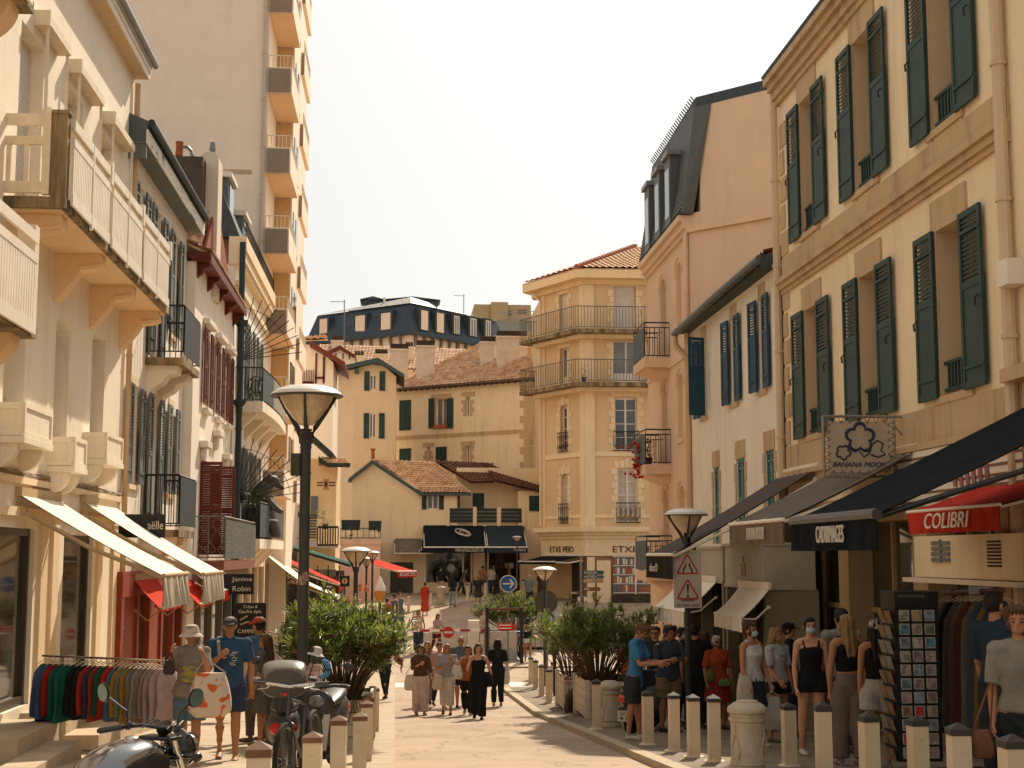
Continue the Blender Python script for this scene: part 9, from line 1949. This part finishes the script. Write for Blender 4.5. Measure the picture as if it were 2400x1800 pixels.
I = person('curly-haired woman in a white sleeveless top, navy skirt and blue mask', 1762, 19.6, 1.68, 35, dz=.09, fat=1.08, skin=1, top=((.55,.53,.50),0), tstyle='tank', hem=.54, bot=('skirt',mat('navy_floral', (.02,.025,.04), .9, (.12,.12,.14), 22, mix=(.6,.66))), botlen=.33, legs=stand, arms=((8,10,14,0),(6,10,12,0)), head=(0,10), hair=('curly','brown'), extras=('mask',), shoes=(.4,.35,.3))
bag('white shoulder tote of the woman in the white sleeveless top', W(I,(-.24,-.08,.98)), .24, .40, .1, (.46,.42,.35), W(I, I['sh'][0]+V((0,0,.05)))); bag('white paper carrier bag beside the ornate litter bin', hand(I,0)+V((.02,0,-.10)), .28, .46, .12, (.40,.37,.33), hand(I,0), None, 'carrier_bag')
I = person('blond girl with a plait in a white printed T-shirt', 1822, 20.6, 1.62, 30, dz=.09, skin=1, top=((.42,.42,.42),.42), hem=.52, bot=('shorts',(.02,.02,.024)), botlen=.2, legs=stand, arms=(down,(10,8,40,0)), head=(0,20), hair=('long','blond')); lettering(I['o'], 'THEU', I['T'](-.08,-.115,.745*1.62), (1,0,0), (0,0,1), .16, .035, mat('grey_print', (.15,.15,.16), .8), depth=.006, local=True)
person('man in a black cap and dark T-shirt behind the blond girl', 1852, 21.8, 1.72, 70, sex='m', dz=.09, skin=1, top=((.018,.018,.02),.4), bot=('pants',(.03,.03,.04)), legs=stand, hair=('short','dark'), hat=('cap',(.015,.015,.015)))
I = person('tall young woman in a black playsuit with a light blue mask', 1900, 17.9, 1.70, -4, dz=.09, fat=.97, skin=0, top=((.012,.012,.013),0), tstyle='strappy', hem=.50, bot=('shorts',(.012,.012,.013)), botlen=.14, legs=((4,3,2),(-3,4,4)), arms=((4,9,12,0),(4,9,12,0)), hair=('bun','dark'), extras=('mask',), shoes=(.5,.46,.42))
person('blond woman seen from behind in a black top and wide beige trousers', 1986, 16.2, 1.68, 186, dz=.09, skin=1, top=((.012,.012,.014),0), tstyle='tank', hem=.63, bot=('wide',(.20,.155,.12)), legs=((4,6,2),(-5,8,2)), arms=((0,9,8,0),(-3,10,6,0)), hair=('long','blond'), shoes=(.3,.27,.24))
person('dark-haired man in a pale striped shirt behind the blond woman', 1972, 18.2, 1.82, 190, sex='m', dz=.09, skin=1, top=((.26,.24,.2),.42), bot=('pants',(.04,.05,.06)), legs=stand, hair=('short','dark'))
person('girl in a white cap, black top and white denim shorts beside the postcards', 2056, 15.6, 1.62, 170, dz=.09, skin=1, top=((.012,.012,.014),0), tstyle='tank', hem=.60, bot=('shorts',(.42,.38,.33)), botlen=.28, legs=((-3,6,2),(6,3,2)), arms=((0,6,10,0),(0,6,10,0)), hair=('long','dark'), hat=('backcap',(.48,.38,.32)), shoes=(.3,.26,.22))
I = person('curly-haired woman in a light grey T-shirt at the right edge with a tan strap', 2390, 10.1, 1.60, -28, dz=.09, skin=1, top=((.22,.20,.165),.44), hem=.55, bot=('pants',(.02,.025,.024)), legs=walk, arms=(down,(2,8,8,0)), hair=('curly','brown'))
bag('tan shoulder bag of the woman at the right edge', W(I,(-.27,-.1,.70)), .18, .2, .08, (.2,.09,.05), W(I, I['sh'][1]+V((.02,0,.04))), None, 'shoulder_bag')
person('man in a dark blue shirt in the shade behind the woman at the right edge', 2338, 13.0, 1.80, 120, sex='m', dz=.09, skin=1, top=((.025,.04,.06),.45), bot=('pants',(.03,.03,.035)), legs=stand, hair=('short','dark'))
# bear on the balcony
c0 = atY(616,1255,43.0); BR = root('bear_statue', (-4.25, 43.4, .47), 'dark bronze standing bear figure on the lower curved balcony', 'statue'); b = MB()
chain(b, [(0,.1,.05),(0,.06,.5),(.0,.0,1.0),(.06,-.02,1.38),(.12,-.03,1.55)], [(.30,.28),(.36,.34),(.32,.30),(.22,.24),(.17,.18)], YA, 16)
b.ell((.24,-.03,1.66), (.20,.155,.165), 16, 12); chain(b, [(.3,-.03,1.62),(.44,-.03,1.5),(.5,-.03,1.44)], [.10,.075,.05], None, 12)
for s_ in (-1, 1):
    b.ell((.2,s_*.12-.02,1.82), (.04,.03,.055), 8, 6); chain(b, [(.1,s_*.22,1.2),(.3,s_*.24,.92),(.46,s_*.2,.78)], [.13,.10,.075], None, 10); chain(b, [(.05,s_*.2,.4),(.3,s_*.22,.45),(.38,s_*.2,.1)], [.17,.14,.1], None, 10)
BR.scale = (1.35,1.3,1.05)
q = b.build('body', mat('bear_bronze', (0.07,0.062,0.05), .55, (0.11,0.095,0.075), 6, .4), BR, local=True); PEND.append((q, .024, .006, 2))
bake()
